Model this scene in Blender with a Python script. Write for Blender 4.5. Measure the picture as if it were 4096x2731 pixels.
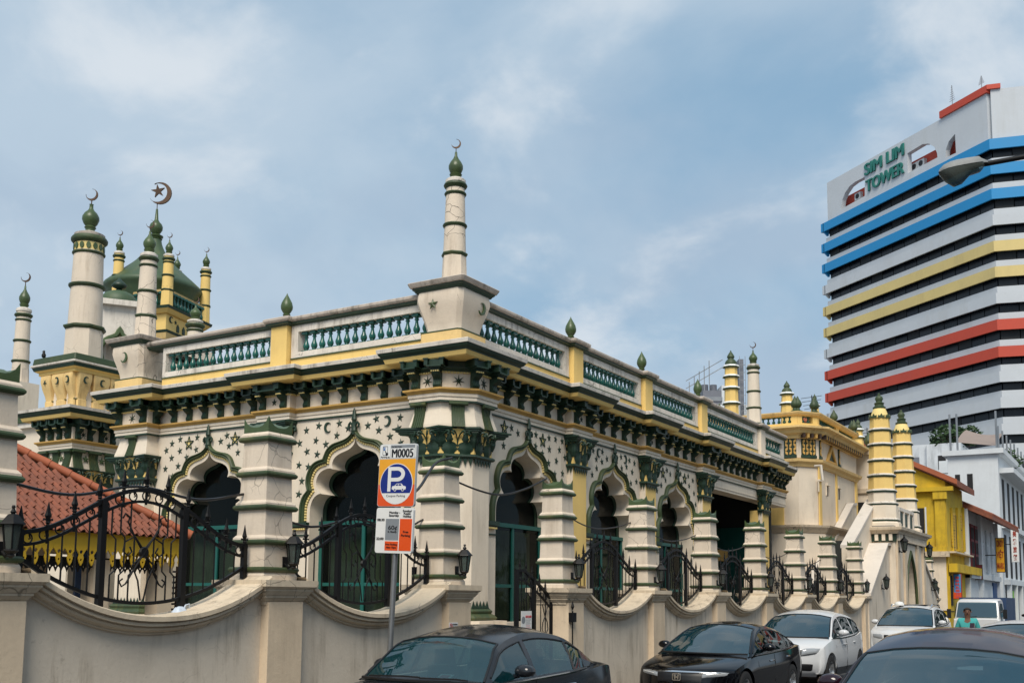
import bpy, bmesh, math, random
from math import sin, cos, pi, radians, sqrt, atan2
from mathutils import Vector, Matrix
from mathutils.geometry import tessellate_polygon

random.seed(7)
for _o in list(bpy.data.objects):
    bpy.data.objects.remove(_o)
SC = bpy.context.scene
COL = SC.collection

# ---------------------------------------------------------------- camera
EYE = 1.85
F_PX, PPX, PPY = 4203.0, 2048.0, 1926.0          # focal length and principal point in photo pixels
HEAD, PITCH, ROLL = radians(31.5), math.atan(467 / 4203.0), radians(0.48)
C_FW = Vector((-sin(HEAD) * cos(PITCH), cos(HEAD) * cos(PITCH), sin(PITCH)))
_r0 = Vector((cos(HEAD), sin(HEAD), 0)); _u0 = _r0.cross(C_FW)
C_R = _r0 * cos(ROLL) + _u0 * sin(ROLL)
C_U = -_r0 * sin(ROLL) + _u0 * cos(ROLL)
C_P = Vector((0, 0, EYE))
cam_d = bpy.data.cameras.new('camera')
cam = bpy.data.objects.new('camera', cam_d); COL.objects.link(cam)
_m = Matrix((C_R, C_U, -C_FW)).transposed().to_4x4(); _m.translation = C_P
cam.matrix_world = _m
cam_d.sensor_width = 36; cam_d.lens = 36 * F_PX / 4096
cam_d.shift_y = (PPY - 1365.5) / 4096
cam_d.clip_start = 0.1; cam_d.clip_end = 3000
SC.camera = cam

# ---------------------------------------------------------------- sky, sun, exposure
SUN_EL, SUN_AZ = radians(50), radians(156)       # azimuth clockwise from +Y
wd = bpy.data.worlds.new('World'); SC.world = wd; wd.use_nodes = True
nt = wd.node_tree; nt.nodes.clear()
def wn(t, **k):
    n = nt.nodes.new(t)
    for a, b in k.items(): setattr(n, a, b)
    return n
w_out = wn('ShaderNodeOutputWorld'); w_bg = wn('ShaderNodeBackground'); w_bg.inputs[1].default_value = 0.10
w_sky = wn('ShaderNodeTexSky', sky_type='NISHITA', sun_disc=False, sun_elevation=SUN_EL, sun_rotation=SUN_AZ,
           air_density=1.2, dust_density=2.5, ozone_density=1.6)
w_tc = wn('ShaderNodeTexCoord')
# flatten the direction so that clouds stretch out towards the horizon
w_sep = wn('ShaderNodeSeparateXYZ'); nt.links.new(w_tc.outputs['Generated'], w_sep.inputs[0])
w_ad = wn('ShaderNodeMath', operation='ADD'); nt.links.new(w_sep.outputs[2], w_ad.inputs[0]); w_ad.inputs[1].default_value = 0.42
w_dx = wn('ShaderNodeMath', operation='DIVIDE'); nt.links.new(w_sep.outputs[0], w_dx.inputs[0]); nt.links.new(w_ad.outputs[0], w_dx.inputs[1])
w_dy = wn('ShaderNodeMath', operation='DIVIDE'); nt.links.new(w_sep.outputs[1], w_dy.inputs[0]); nt.links.new(w_ad.outputs[0], w_dy.inputs[1])
w_cb = wn('ShaderNodeCombineXYZ'); nt.links.new(w_dx.outputs[0], w_cb.inputs[0]); nt.links.new(w_dy.outputs[0], w_cb.inputs[1])
def wnoise(scale, detail, rough, dist, off):
    mp = wn('ShaderNodeMapping'); mp.inputs['Location'].default_value = off
    nt.links.new(w_cb.outputs[0], mp.inputs[0])
    n = wn('ShaderNodeTexNoise'); n.inputs['Scale'].default_value = scale; n.inputs['Detail'].default_value = detail
    n.inputs['Roughness'].default_value = rough; n.inputs['Distortion'].default_value = dist
    nt.links.new(mp.outputs[0], n.inputs['Vector']); return n
def wramp(src, a, b):
    r = wn('ShaderNodeMapRange'); r.interpolation_type = 'SMOOTHSTEP'
    r.inputs[1].default_value = a; r.inputs[2].default_value = b
    nt.links.new(src, r.inputs[0]); return r
w_n1 = wnoise(1.7, 7, 0.52, 0.25, (3.1, 1.7, 0)); w_r1 = wramp(w_n1.outputs[0], 0.32, 0.58)
w_n2 = wnoise(3.6, 8, 0.55, 0.25, (7.3, 2.2, 0)); w_r2 = wramp(w_n2.outputs[0], 0.48, 0.70)
w_n3 = wnoise(2.9, 7, 0.5, 0.2, (1.3, 9.4, 0)); w_r3 = wramp(w_n3.outputs[0], 0.44, 0.66)
def wmix(f, a, b):
    m = wn('ShaderNodeMix', data_type='RGBA')
    if hasattr(f, 'links'): nt.links.new(f, m.inputs[0])
    else: m.inputs[0].default_value = f
    for s, v in ((6, a), (7, b)):
        if hasattr(v, 'links'): nt.links.new(v, m.inputs[s])
        else: m.inputs[s].default_value = v
    return m
w_base = wmix(0.72, w_sky.outputs[0], (2.85, 4.7, 6.45, 1))
w_f1 = wn('ShaderNodeMath', operation='MULTIPLY'); nt.links.new(w_r1.outputs[0], w_f1.inputs[0]); w_f1.inputs[1].default_value = 0.95
w_m1 = wmix(w_f1.outputs[0], w_base.outputs[2], (4.65, 5.75, 6.85, 1))
w_f3 = wn('ShaderNodeMath', operation='MULTIPLY'); nt.links.new(w_r3.outputs[0], w_f3.inputs[0]); w_f3.inputs[1].default_value = 0.75
w_m3 = wmix(w_f3.outputs[0], w_m1.outputs[2], (3.65, 4.75, 6.05, 1))
w_f2 = wn('ShaderNodeMath', operation='MULTIPLY'); nt.links.new(w_r2.outputs[0], w_f2.inputs[0]); w_f2.inputs[1].default_value = 0.8
w_m2 = wmix(w_f2.outputs[0], w_m3.outputs[2], (6.9, 7.4, 7.9, 1))
nt.links.new(w_m2.outputs[2], w_bg.inputs[0]); nt.links.new(w_bg.outputs[0], w_out.inputs[0])

sun_d = bpy.data.lights.new('sun', 'SUN'); sun_d.energy = 3.2; sun_d.angle = radians(28); sun_d.color = (1.0, 0.92, 0.80)
sun = bpy.data.objects.new('sun', sun_d); COL.objects.link(sun)
_sd = Vector((sin(SUN_AZ) * cos(SUN_EL), cos(SUN_AZ) * cos(SUN_EL), sin(SUN_EL)))
sun.rotation_euler = _sd.to_track_quat('Z', 'Y').to_euler(); sun.location = (0, -20, 40)

SC.render.engine = 'CYCLES'
SC.view_settings.view_transform = 'Standard'; SC.view_settings.look = 'None'
SC.view_settings.exposure = 0.1; SC.view_settings.gamma = 1.0

# ---------------------------------------------------------------- photo pixel -> point on a known plane
def ray(x, y): return C_FW + C_R * ((x - PPX) / F_PX) - C_U * ((y - PPY) / F_PX)
def onx(x, y, X): d = ray(x, y); return C_P + d * (X / d.x)
def ony(x, y, Y): d = ray(x, y); return C_P + d * (Y / d.y)
def onz(x, y, Z): d = ray(x, y); return C_P + d * ((Z - EYE) / d.z)
def atd(x, y, dep): return C_P + ray(x, y) * dep
# ---------------------------------------------------------------- materials
MATS = {}
def mat(name, col, rough=0.75, metal=0.0, vary=0.12, stain=0.0, stain_col=None, crack=0.0, bump=0.25, scale=1.0, coat=0.0, spec=0.5, streak=0.0):
    m = bpy.data.materials.new(name); m.use_nodes = True; MATS[name] = m
    t = m.node_tree; N = t.nodes; b = N['Principled BSDF']
    b.inputs['Roughness'].default_value = rough; b.inputs['Metallic'].default_value = metal
    b.inputs['Specular IOR Level'].default_value = spec
    b.inputs['Coat Weight'].default_value = coat; b.inputs['Coat Roughness'].default_value = 0.03
    geo = N.new('ShaderNodeNewGeometry')
    def noise(sc, det=5, ro=0.6, vec=None, dist=0.0):
        n = N.new('ShaderNodeTexNoise'); n.inputs['Scale'].default_value = sc * scale; n.inputs['Detail'].default_value = det
        n.inputs['Roughness'].default_value = ro; n.inputs['Distortion'].default_value = dist
        t.links.new(vec or geo.outputs['Position'], n.inputs['Vector']); return n
    def ramp(src, a, b_, lo=0.0, hi=1.0):
        r = N.new('ShaderNodeMapRange'); r.inputs[1].default_value = a; r.inputs[2].default_value = b_
        r.inputs[3].default_value = lo; r.inputs[4].default_value = hi; t.links.new(src, r.inputs[0]); return r.outputs[0]
    def mix(f, a, b_, mode='MIX'):
        x = N.new('ShaderNodeMix'); x.data_type = 'RGBA'; x.blend_type = mode
        if hasattr(f, 'links'): t.links.new(f, x.inputs[0])
        else: x.inputs[0].default_value = f
        for s, v in ((6, a), (7, b_)):
            if hasattr(v, 'links'): t.links.new(v, x.inputs[s])
            else: x.inputs[s].default_value = tuple(v) + (1,) if len(v) == 3 else v
        return x.outputs[2]
    c = Vector(col)
    n1 = noise(1.3, 6, 0.65); n2 = noise(22, 4, 0.6)
    lo = tuple(max(0, v * (1 - vary)) for v in c); hi = tuple(min(1, v * (1 + vary * 0.7)) for v in c)
    base = mix(ramp(n1.outputs[0], 0.3, 0.7), lo, hi)
    base = mix(ramp(n2.outputs[0], 0.35, 0.75, 0, vary * 1.6), base, tuple(v * 0.72 for v in c))
    sc_ = stain_col or (0.16, 0.12, 0.085)
    if stain > 0:
        mp = N.new('ShaderNodeMapping'); mp.inputs['Scale'].default_value = (5.0, 5.0, 0.55)
        t.links.new(geo.outputs['Position'], mp.inputs[0])
        s1 = noise(1.0, 6, 0.7, mp.outputs[0]); s2 = noise(0.9, 3, 0.5)
        f = N.new('ShaderNodeMath'); f.operation = 'MULTIPLY'
        t.links.new(ramp(s1.outputs[0], 0.47, 0.68), f.inputs[0]); t.links.new(ramp(s2.outputs[0], 0.40, 0.62, 0, stain), f.inputs[1])
        base = mix(f.outputs[0], base, sc_)
        s4 = noise(9, 6, 0.75, None, 0.3)
        base = mix(ramp(s4.outputs[0], 0.60, 0.78, 0, stain * 0.7), base, tuple(v * 0.6 for v in sc_))
    if crack > 0:
        nd = noise(2.2, 3, 0.5)
        vm = N.new('ShaderNodeVectorMath'); vm.operation = 'MULTIPLY_ADD'
        t.links.new(nd.outputs[1], vm.inputs[0]); vm.inputs[1].default_value = (0.35, 0.35, 0.35); t.links.new(geo.outputs['Position'], vm.inputs[2])
        vo = N.new('ShaderNodeTexVoronoi'); vo.feature = 'DISTANCE_TO_EDGE'; vo.inputs['Scale'].default_value = 2.6 * scale
        t.links.new(vm.outputs[0], vo.inputs['Vector'])
        k = N.new('ShaderNodeMath'); k.operation = 'MULTIPLY'
        cm = noise(0.8, 2, 0.5)
        t.links.new(ramp(vo.outputs[0], 0.004, 0.016, 1, 0), k.inputs[0]); t.links.new(ramp(cm.outputs[0], 0.54 - 0.08 * crack, 0.60 - 0.08 * crack, 0, min(1, crack * 1.2)), k.inputs[1])
        base = mix(k.outputs[0], base, (0.06, 0.05, 0.04))
    t.links.new(base, b.inputs['Base Color'])
    if bump > 0:
        bp = N.new('ShaderNodeBump'); bp.inputs['Strength'].default_value = bump; bp.inputs['Distance'].default_value = 0.01
        t.links.new(n2.outputs[0], bp.inputs['Height']); t.links.new(bp.outputs[0], b.inputs['Normal'])
    if rough > 0.2:
        t.links.new(ramp(n1.outputs[0], 0.3, 0.7, max(0.05, rough - 0.08), min(1, rough + 0.1)), b.inputs['Roughness'])
    return m
mat('cream', (0.76, 0.66, 0.53), 0.8, vary=0.07, stain=0.42, stain_col=(0.34, 0.26, 0.18))
mat('cream_cracked', (0.73, 0.62, 0.495), 0.82, vary=0.10, stain=0.55, stain_col=(0.27, 0.20, 0.13), crack=0.9, bump=0.4)
mat('cream_pier', (0.71, 0.605, 0.485), 0.82, vary=0.09, stain=0.45, stain_col=(0.28, 0.21, 0.14), crack=0.42, bump=0.35)
mat('plaster_wall', (0.67, 0.585, 0.475), 0.85, vary=0.09, stain=0.85, stain_col=(0.25, 0.20, 0.14), crack=0.14, bump=0.3)
mat('smooth_white', (0.64, 0.58, 0.51), 0.82, vary=0.08, stain=0.25, stain_col=(0.3, 0.25, 0.2))
mat('pedestal_paint', (0.70, 0.56, 0.40), 0.85, vary=0.1, stain=0.55, stain_col=(0.27, 0.21, 0.15), bump=0.3)
mat('coping_stone', (0.64, 0.53, 0.39), 0.85, vary=0.14, stain=0.6, stain_col=(0.17, 0.13, 0.09), crack=0.5, bump=0.35)
mat('white_trim', (0.72, 0.66, 0.58), 0.82, vary=0.12, stain=0.75, stain_col=(0.13, 0.11, 0.085), crack=0.5, bump=0.35)
mat('weathered_coping', (0.52, 0.45, 0.385), 0.85, vary=0.18, stain=0.9, stain_col=(0.08, 0.07, 0.055), crack=0.4, bump=0.4)
mat('yellow', (0.82, 0.57, 0.19), 0.78, vary=0.07, stain=0.22, stain_col=(0.45, 0.27, 0.09))
mat('yellow_worn', (0.74, 0.52, 0.22), 0.8, vary=0.14, stain=0.6, stain_col=(0.30, 0.19, 0.08), bump=0.4)
mat('ochre', (0.60, 0.36, 0.10), 0.75, vary=0.12, stain=0.4, stain_col=(0.28, 0.15, 0.05))
mat('bead_yellow', (0.80, 0.62, 0.24), 0.7, vary=0.05)
mat('green_dark', (0.013, 0.040, 0.023), 0.5, vary=0.3, stain=0.25, stain_col=(0.07, 0.09, 0.03), bump=0.3, spec=0.5)
mat('green_moss', (0.040, 0.068, 0.026), 0.55, vary=0.3, stain=0.5, stain_col=(0.16, 0.14, 0.04), bump=0.4)
mat('green_glaze', (0.062, 0.100, 0.034), 0.38, vary=0.3, stain=0.35, stain_col=(0.05, 0.05, 0.02), bump=0.35)
mat('green_dome', (0.050, 0.090, 0.042), 0.5, vary=0.2, stain=0.35, stain_col=(0.16, 0.14, 0.05))
mat('teal_glaze', (0.012, 0.105, 0.082), 0.22, vary=0.3, bump=0.1)
mat('teal_frame', (0.006, 0.10, 0.083), 0.5, vary=0.1, bump=0.05)
mat('iron', (0.004, 0.004, 0.0045), 0.5, vary=0.2, bump=0.1, spec=0.3)
mat('bronze', (0.10, 0.060, 0.038), 0.45, metal=0.6, vary=0.3)
mat('asphalt', (0.052, 0.052, 0.055), 0.9, vary=0.25, stain=0.3, stain_col=(0.02, 0.02, 0.02), bump=0.6, scale=3)
mat('concrete', (0.20, 0.19, 0.175), 0.9, vary=0.15, stain=0.4, bump=0.4)
mat('roof_tile', (0.25, 0.082, 0.046), 0.8, vary=0.4, stain=0.6, stain_col=(0.07, 0.04, 0.035), bump=0.4, scale=3)
mat('ridge_tile', (0.36, 0.10, 0.042), 0.7, vary=0.15, bump=0.3)
mat('valance_yellow', (0.60, 0.37, 0.015), 0.6, vary=0.1, bump=0.1)
mat('blue_door', (0.02, 0.07, 0.20), 0.5, vary=0.1)
mat('brown_wood', (0.055, 0.030, 0.020), 0.6, vary=0.2)
mat('house_yellow', (0.60, 0.40, 0.022), 0.8, vary=0.2, stain=0.75, stain_col=(0.26, 0.17, 0.02), bump=0.4)
mat('shutter_yellow', (0.66, 0.40, 0.030), 0.6, vary=0.1)
mat('red_paint', (0.17, 0.014, 0.020), 0.6, vary=0.2)
mat('white_wall', (0.62, 0.65, 0.67), 0.8, vary=0.06, stain=0.2, stain_col=(0.34, 0.35, 0.34))
mat('white_stained', (0.60, 0.63, 0.66), 0.85, vary=0.15, stain=0.85, stain_col=(0.22, 0.23, 0.24), scale=0.6)
mat('tower_white', (0.52, 0.55, 0.585), 0.75, vary=0.06, stain=0.35, stain_col=(0.40, 0.40, 0.38), scale=0.12, bump=0.05)
mat('tower_blue', (0.010, 0.235, 0.52), 0.55, vary=0.06, scale=0.15, bump=0.03)
mat('tower_yellow', (0.64, 0.50, 0.20), 0.6, vary=0.08, stain=0.2, scale=0.15, bump=0.03)
mat('tower_red', (0.50, 0.060, 0.030), 0.6, vary=0.1, scale=0.15, bump=0.03)
mat('tower_glass', (0.006, 0.009, 0.015), 0.25, vary=0.6, scale=0.1, bump=0.0, spec=0.35)
mat('tower_glass_b', (0.010, 0.013, 0.018), 0.3, vary=0.5, scale=0.1, bump=0.0, spec=0.4)
mat('tower_glass_c', (0.022, 0.025, 0.028), 0.5, vary=0.3, scale=0.1, bump=0.0, spec=0.3)
mat('tower_dark', (0.010, 0.012, 0.016), 0.6, vary=0.2, bump=0.0)
mat('sign_green', (0.012, 0.16, 0.13), 0.5, vary=0.1)
mat('dark', (0.006, 0.006, 0.007), 0.7, vary=0.1, bump=0.0)
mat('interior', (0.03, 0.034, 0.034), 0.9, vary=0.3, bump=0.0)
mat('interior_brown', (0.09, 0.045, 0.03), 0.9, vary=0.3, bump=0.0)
mat('curtain', (0.62, 0.64, 0.54), 0.9, vary=0.3, bump=0.2)
mat('metal_grey', (0.30, 0.31, 0.32), 0.4, metal=0.7, vary=0.12, bump=0.1)
mat('lamp_grey', (0.24, 0.25, 0.25), 0.55, vary=0.2, stain=0.7, stain_col=(0.08, 0.08, 0.08))
mat('cooling_grey', (0.16, 0.17, 0.20), 0.6, vary=0.15)
mat('cable', (0.012, 0.012, 0.014), 0.4, vary=0.2, bump=0.0)
mat('foliage', (0.035, 0.075, 0.022), 0.7, vary=0.4, bump=0.0)
mat('grass_blade', (0.11, 0.17, 0.06), 0.7, vary=0.3, bump=0.0)
mat('awning', (0.28, 0.22, 0.19), 0.8, vary=0.1)
def flat(name, col, rough=0.5, **k): return mat(name, col, rough, vary=0.04, bump=0.0, **k)
flat('sign_white', (0.74, 0.74, 0.72), 0.35); flat('sign_orange', (0.80, 0.36, 0.02), 0.35); flat('sign_red', (0.72, 0.085, 0.012), 0.35)
flat('sign_blue', (0.006, 0.022, 0.20), 0.35); flat('sign_grey', (0.22, 0.24, 0.26), 0.4); flat('sign_black', (0.01, 0.01, 0.012), 0.4)
flat('sign_silver', (0.50, 0.52, 0.53), 0.4); flat('sign_pblue', (0.02, 0.14, 0.42), 0.4); flat('paper_red', (0.55, 0.07, 0.08), 0.5)
flat('brd_yellow', (0.72, 0.34, 0.01), 0.45); flat('brd_red', (0.30, 0.03, 0.01), 0.5); flat('brd_sky', (0.05, 0.26, 0.55), 0.45)
flat('paint_grey', (0.016, 0.018, 0.022), 0.12, metal=0.0, spec=0.5); flat('paint_black', (0.002, 0.002, 0.003), 0.08, spec=0.5)
flat('paint_white', (0.62, 0.63, 0.64), 0.15, spec=0.5); flat('paint_maroon', (0.018, 0.005, 0.010), 0.08, spec=0.6)
flat('chrome', (0.70, 0.71, 0.72), 0.12, metal=1.0); flat('tyre', (0.012, 0.012, 0.013), 0.85); flat('trim_black', (0.008, 0.008, 0.009), 0.4)
flat('rim', (0.45, 0.46, 0.47), 0.3, metal=0.8); flat('lens_red', (0.25, 0.008, 0.01), 0.15, coat=1.0)
flat('lens_clear', (0.30, 0.32, 0.34), 0.12, coat=1.0); flat('seat_grey', (0.14, 0.12, 0.10), 0.9)
flat('skin', (0.16, 0.075, 0.045), 0.6); flat('shirt_cyan', (0.05, 0.34, 0.33), 0.85); flat('hair', (0.02, 0.018, 0.016), 0.8); flat('trousers', (0.03, 0.035, 0.05), 0.85)
flat('plastic_bag', (0.55, 0.62, 0.72), 0.5); flat('lime', (0.18, 0.50, 0.02), 0.5); flat('blue_box', (0.02, 0.05, 0.12), 0.5)
def glass(name, tint, fac, rough=0.02, ior=1.5, thru=(0.42, 0.66, 0.68)):
    m = bpy.data.materials.new(name); m.use_nodes = True; MATS[name] = m; t = m.node_tree; N = t.nodes
    b = N['Principled BSDF']; b.inputs['Base Color'].default_value = tint + (1,); b.inputs['Roughness'].default_value = rough
    b.inputs['IOR'].default_value = ior
    tr = N.new('ShaderNodeBsdfTransparent'); tr.inputs[0].default_value = thru + (1,)
    mx = N.new('ShaderNodeMixShader'); mx.inputs[0].default_value = fac
    t.links.new(tr.outputs[0], mx.inputs[1]); t.links.new(b.outputs[0], mx.inputs[2]); t.links.new(mx.outputs[0], N['Material Output'].inputs[0])
glass('window_glass', (0.004, 0.007, 0.008), 0.30, 0.04, 1.4, (0.62, 0.68, 0.62))
glass('car_glass_side', (0.002, 0.010, 0.012), 0.7, 0.02, 1.5)
glass('car_glass', (0.003, 0.030, 0.045), 0.88, 0.02, 2.3)  # teal base colour stands in for reflected sky
glass('car_glass_clear', (0.004, 0.040, 0.050), 0.66, 0.02, 2.3)  # teal of the sky's reflection is put into the base colour here too
glass('lantern_glass', (0.07, 0.08, 0.07), 0.75, 0.25)

# ---------------------------------------------------------------- mesh helpers
class MB:
    def __init__(s): s.v = []; s.f = []
    def add(s, vs, fs):
        o = len(s.v); s.v.extend(tuple(p) for p in vs); s.f.extend(tuple(i + o for i in f) for f in fs); return s
    def box(s, x0, x1, y0, y1, z0, z1, tx=0, ty=0):
        a = [(x0, y0, z0), (x1, y0, z0), (x1, y1, z0), (x0, y1, z0), (x0 + tx, y0 + ty, z1), (x1 - tx, y0 + ty, z1), (x1 - tx, y1 - ty, z1), (x0 + tx, y1 - ty, z1)]
        return s.add(a, [(3, 2, 1, 0), (4, 5, 6, 7), (0, 1, 5, 4), (1, 2, 6, 5), (2, 3, 7, 6), (3, 0, 4, 7)])
    def prism(s, poly, a, b, axis='y', holes=()):
        """polygon (2d) extruded from a to b along an axis; 2d axes are the other two in order"""
        def P(p, t):
            return (t, p[0], p[1]) if axis == 'x' else (p[0], t, p[1]) if axis == 'y' else (p[0], p[1], t)
        loops = [list(poly)] + [list(h) for h in holes]
        tri = tessellate_polygon([[Vector((p[0], p[1], 0)) for p in l] for l in loops])
        flat_ = [p for l in loops for p in l]; n = len(flat_)
        vs = [P(p, a) for p in flat_] + [P(p, b) for p in flat_]
        fs = [tuple(t) for t in tri] + [tuple(i + n for i in reversed(t)) for t in tri]
        k = 0
        for l in loops:
            m = len(l)
            for i in range(m): fs.append((k + i, k + (i + 1) % m, n + k + (i + 1) % m, n + k + i))
            k += m
        return s.add(vs, fs)
    def lathe(s, prof, n=16, c=(0, 0, 0), ph=0.0, sq=1.0, caps=True):
        vs = []; m = len(prof)
        for r, z in prof:
            for i in range(n):
                a = ph + 2 * pi * i / n; vs.append((c[0] + r * cos(a), c[1] + r * sin(a) * sq, c[2] + z))
        fs = [(j * n + i, j * n + (i + 1) % n, (j + 1) * n + (i + 1) % n, (j + 1) * n + i) for j in range(m - 1) for i in range(n)]
        if caps: fs += [tuple(reversed(range(n))), tuple(range((m - 1) * n, m * n))]
        return s.add(vs, fs)
    def tube(s, pts, r, n=6, closed=False, taper=None):
        pts = [Vector(p) for p in pts]; m = len(pts); vs = []; up = None
        for i, p in enumerate(pts):
            a = pts[i - 1] if (i > 0 or closed) else p; b = pts[(i + 1) % m] if (i < m - 1 or closed) else p
            t = (b - a); t = t.normalized() if t.length > 1e-9 else Vector((0, 0, 1))
            if up is None: up = Vector((0, 0, 1)) if abs(t.z) < 0.9 else Vector((1, 0, 0))
            x = t.cross(up); x = x.normalized() if x.length > 1e-6 else t.orthogonal().normalized()
            y = x.cross(t).normalized(); up = y
            rr = r if taper is None else r * taper[i]
            for k in range(n):
                an = 2 * pi * k / n + pi / n; vs.append(p + x * (rr * cos(an)) + y * (rr * sin(an)))
        L = m if closed else m - 1
        fs = [(j * n + i, j * n + (i + 1) % n, ((j + 1) % m) * n + (i + 1) % n, ((j + 1) % m) * n + i) for j in range(L) for i in range(n)]
        if not closed: fs += [tuple(reversed(range(n))), tuple(range((m - 1) * n, m * n))]
        return s.add(vs, fs)
    def strip(s, rows, close_u=False):
        """grid of points rows[i][j] -> quads"""
        n = len(rows[0]); vs = [p for r in rows for p in r]
        fs = [(i * n + j, i * n + j + 1, (i + 1) * n + j + 1, (i + 1) * n + j) for i in range(len(rows) - 1) for j in range(n - 1)]
        if close_u: fs += [((len(rows) - 1) * n + j, (len(rows) - 1) * n + j + 1, j + 1, j) for j in range(n - 1)]
        return s.add(vs, fs)
    def sweep(s, path, prof, closed=False, cap=True):
        """vertical moulding: path of plan points, outward on the right hand; profile of (out, z)"""
        n = len(path); P = [Vector((p[0], p[1])) for p in path]; rows = []
        for i, p in enumerate(P):
            d0 = (p - P[i - 1]) if (i > 0 or closed) else None; d1 = (P[(i + 1) % n] - p) if (i < n - 1 or closed) else None
            d0 = d0.normalized() if d0 is not None else None; d1 = d1.normalized() if d1 is not None else None
            if d0 is None: d0 = d1
            if d1 is None: d1 = d0
            n0 = Vector((d0.y, -d0.x)); n1 = Vector((d1.y, -d1.x)); mt = n0 + n1
            mt = mt / max(1e-6, mt.dot(n0)) if mt.length > 1e-6 else n0
            rows.append([(p.x + mt.x * o, p.y + mt.y * o, z) for o, z in prof])
        s.strip(rows, closed)
        if cap and not closed:
            k = len(prof); o = len(s.v) - n * k
            s.f += [tuple(reversed(range(o, o + k))), tuple(range(o + (n - 1) * k, o + n * k))]
        return s
    def mesh(s, name, smooth=None):
        me = bpy.data.meshes.new(name); me.from_pydata([tuple(map(float, p)) for p in s.v], [], s.f); me.validate()
        bm = bmesh.new(); bm.from_mesh(me); bmesh.ops.recalc_face_normals(bm, faces=bm.faces); bm.to_mesh(me); bm.free()
        if smooth is not None:
            me.shade_smooth(); me.set_sharp_from_angle(angle=radians(smooth))
        return me

WM = {}
I4 = Matrix.Identity(4)
def T(x, y, z): return Matrix.Translation((x, y, z))
def RZ(a): return Matrix.Rotation(a, 4, 'Z')
def RX(a): return Matrix.Rotation(a, 4, 'X')
def RY(a): return Matrix.Rotation(a, 4, 'Y')
def S(x, y=None, z=None): return Matrix.Diagonal((x, x if y is None else y, x if z is None else z, 1))
def thing(name, label, cat, loc=(0, 0, 0), rz=0.0, group=None):
    o = bpy.data.objects.new(name, None); COL.objects.link(o); o.empty_display_size = 0.2
    o.matrix_basis = T(*loc) @ RZ(rz); WM[o] = o.matrix_basis.copy()
    o['label'] = label; o['category'] = cat
    if group: o['group'] = group
    return o
def ob(name, me, material, parent=None, M=None, smooth=None):
    """link a mesh (or builder) as an object; M is its world matrix"""
    if isinstance(me, MB): me = me.mesh(name, smooth)
    if material and not me.materials: me.materials.append(MATS[material])
    o = bpy.data.objects.new(name, me); COL.objects.link(o); M = I4.copy() if M is None else M
    if parent is not None:
        o.parent = parent; o.matrix_basis = WM[parent].inverted() @ M
    else: o.matrix_basis = M
    WM[o] = M.copy(); return o
def tag(o, label, cat, group=None):
    o['label'] = label; o['category'] = cat
    if group: o['group'] = group
    return o
def struct(name, me, material, M=None):
    o = ob(name, me, material, None, M); o['kind'] = 'structure'; return o
def stuff(o): o['kind'] = 'stuff'; return o
def spline(pts, k=4, breaks=()):
    """Catmull-Rom through 2d points, kept sharp at break indices"""
    out = []; segs = [0] + list(breaks) + [len(pts) - 1]
    for a, b in zip(segs[:-1], segs[1:]):
        q = pts[a:b + 1]
        for i in range(len(q) - 1):
            p0 = q[i - 1] if i > 0 else tuple(2 * x - y for x, y in zip(q[0], q[1])); p1 = q[i]; p2 = q[i + 1]
            p3 = q[i + 2] if i + 2 < len(q) else tuple(2 * x - y for x, y in zip(q[-1], q[-2]))
            for j in range(k):
                t = j / k
                out.append(tuple(0.5 * (2 * b1 + (c1 - a1) * t + (2 * a1 - 5 * b1 + 4 * c1 - d1) * t * t + (3 * b1 - a1 - 3 * c1 + d1) * t ** 3) for a1, b1, c1, d1 in zip(p0, p1, p2, p3)))
    out.append(tuple(pts[-1])); return out
def star_poly(n=5, r=1.0, q=0.42, ph=pi / 2): return [((r if i % 2 == 0 else r * q) * cos(ph + pi * i / n), (r if i % 2 == 0 else r * q) * sin(ph + pi * i / n)) for i in range(2 * n)]
def star_mesh(n=5, q=0.40, d=0.30):
    """raised star in the xz plane facing -y"""
    p = star_poly(n, 1, q); b = MB(); m = len(p)
    b.add([(x, 0, z) for x, z in p] + [(x, -0.06, z) for x, z in p] + [(0, -d, 0)],
          [(i, (i + 1) % m, m + (i + 1) % m, m + i) for i in range(m)] + [(m + i, m + (i + 1) % m, 2 * m) for i in range(m)])
    return b.mesh('star')
def crescent_poly(n=14, off=0.34, r2=0.80):
    """crescent opening to the +x side"""
    a0 = 0.72; out = [(cos(t), sin(t)) for t in [a0 + (2 * pi - 2 * a0) * i / n for i in range(n + 1)]]
    b0 = atan2(sin(a0), cos(a0) - off)
    inn = [(off + r2 * cos(t), r2 * sin(t)) for t in [2 * pi - b0 - (2 * pi - 2 * b0) * i / n for i in range(1, n)]]
    return out + inn
# ---------------------------------------------------------------- ground
g = MB(); g.box(-400, 400, -60, 600, -0.6, -0.1); struct('ground', g, 'concrete')
g = MB(); g.box(-8.05, 3.2, -60, 400, -0.3, 0.0); struct('road', g, 'asphalt')
g = MB(); g.box(-8.64, -8.051, -60, 400, -0.3, 0.13); g.box(3.201, 6.5, -60, 400, -0.3, 0.13); struct('pavement', g, 'concrete')
g = MB(); g.box(-60, -9.3, -20, 56, -0.3, 0.45); struct('compound_ground', g, 'concrete')

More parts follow.
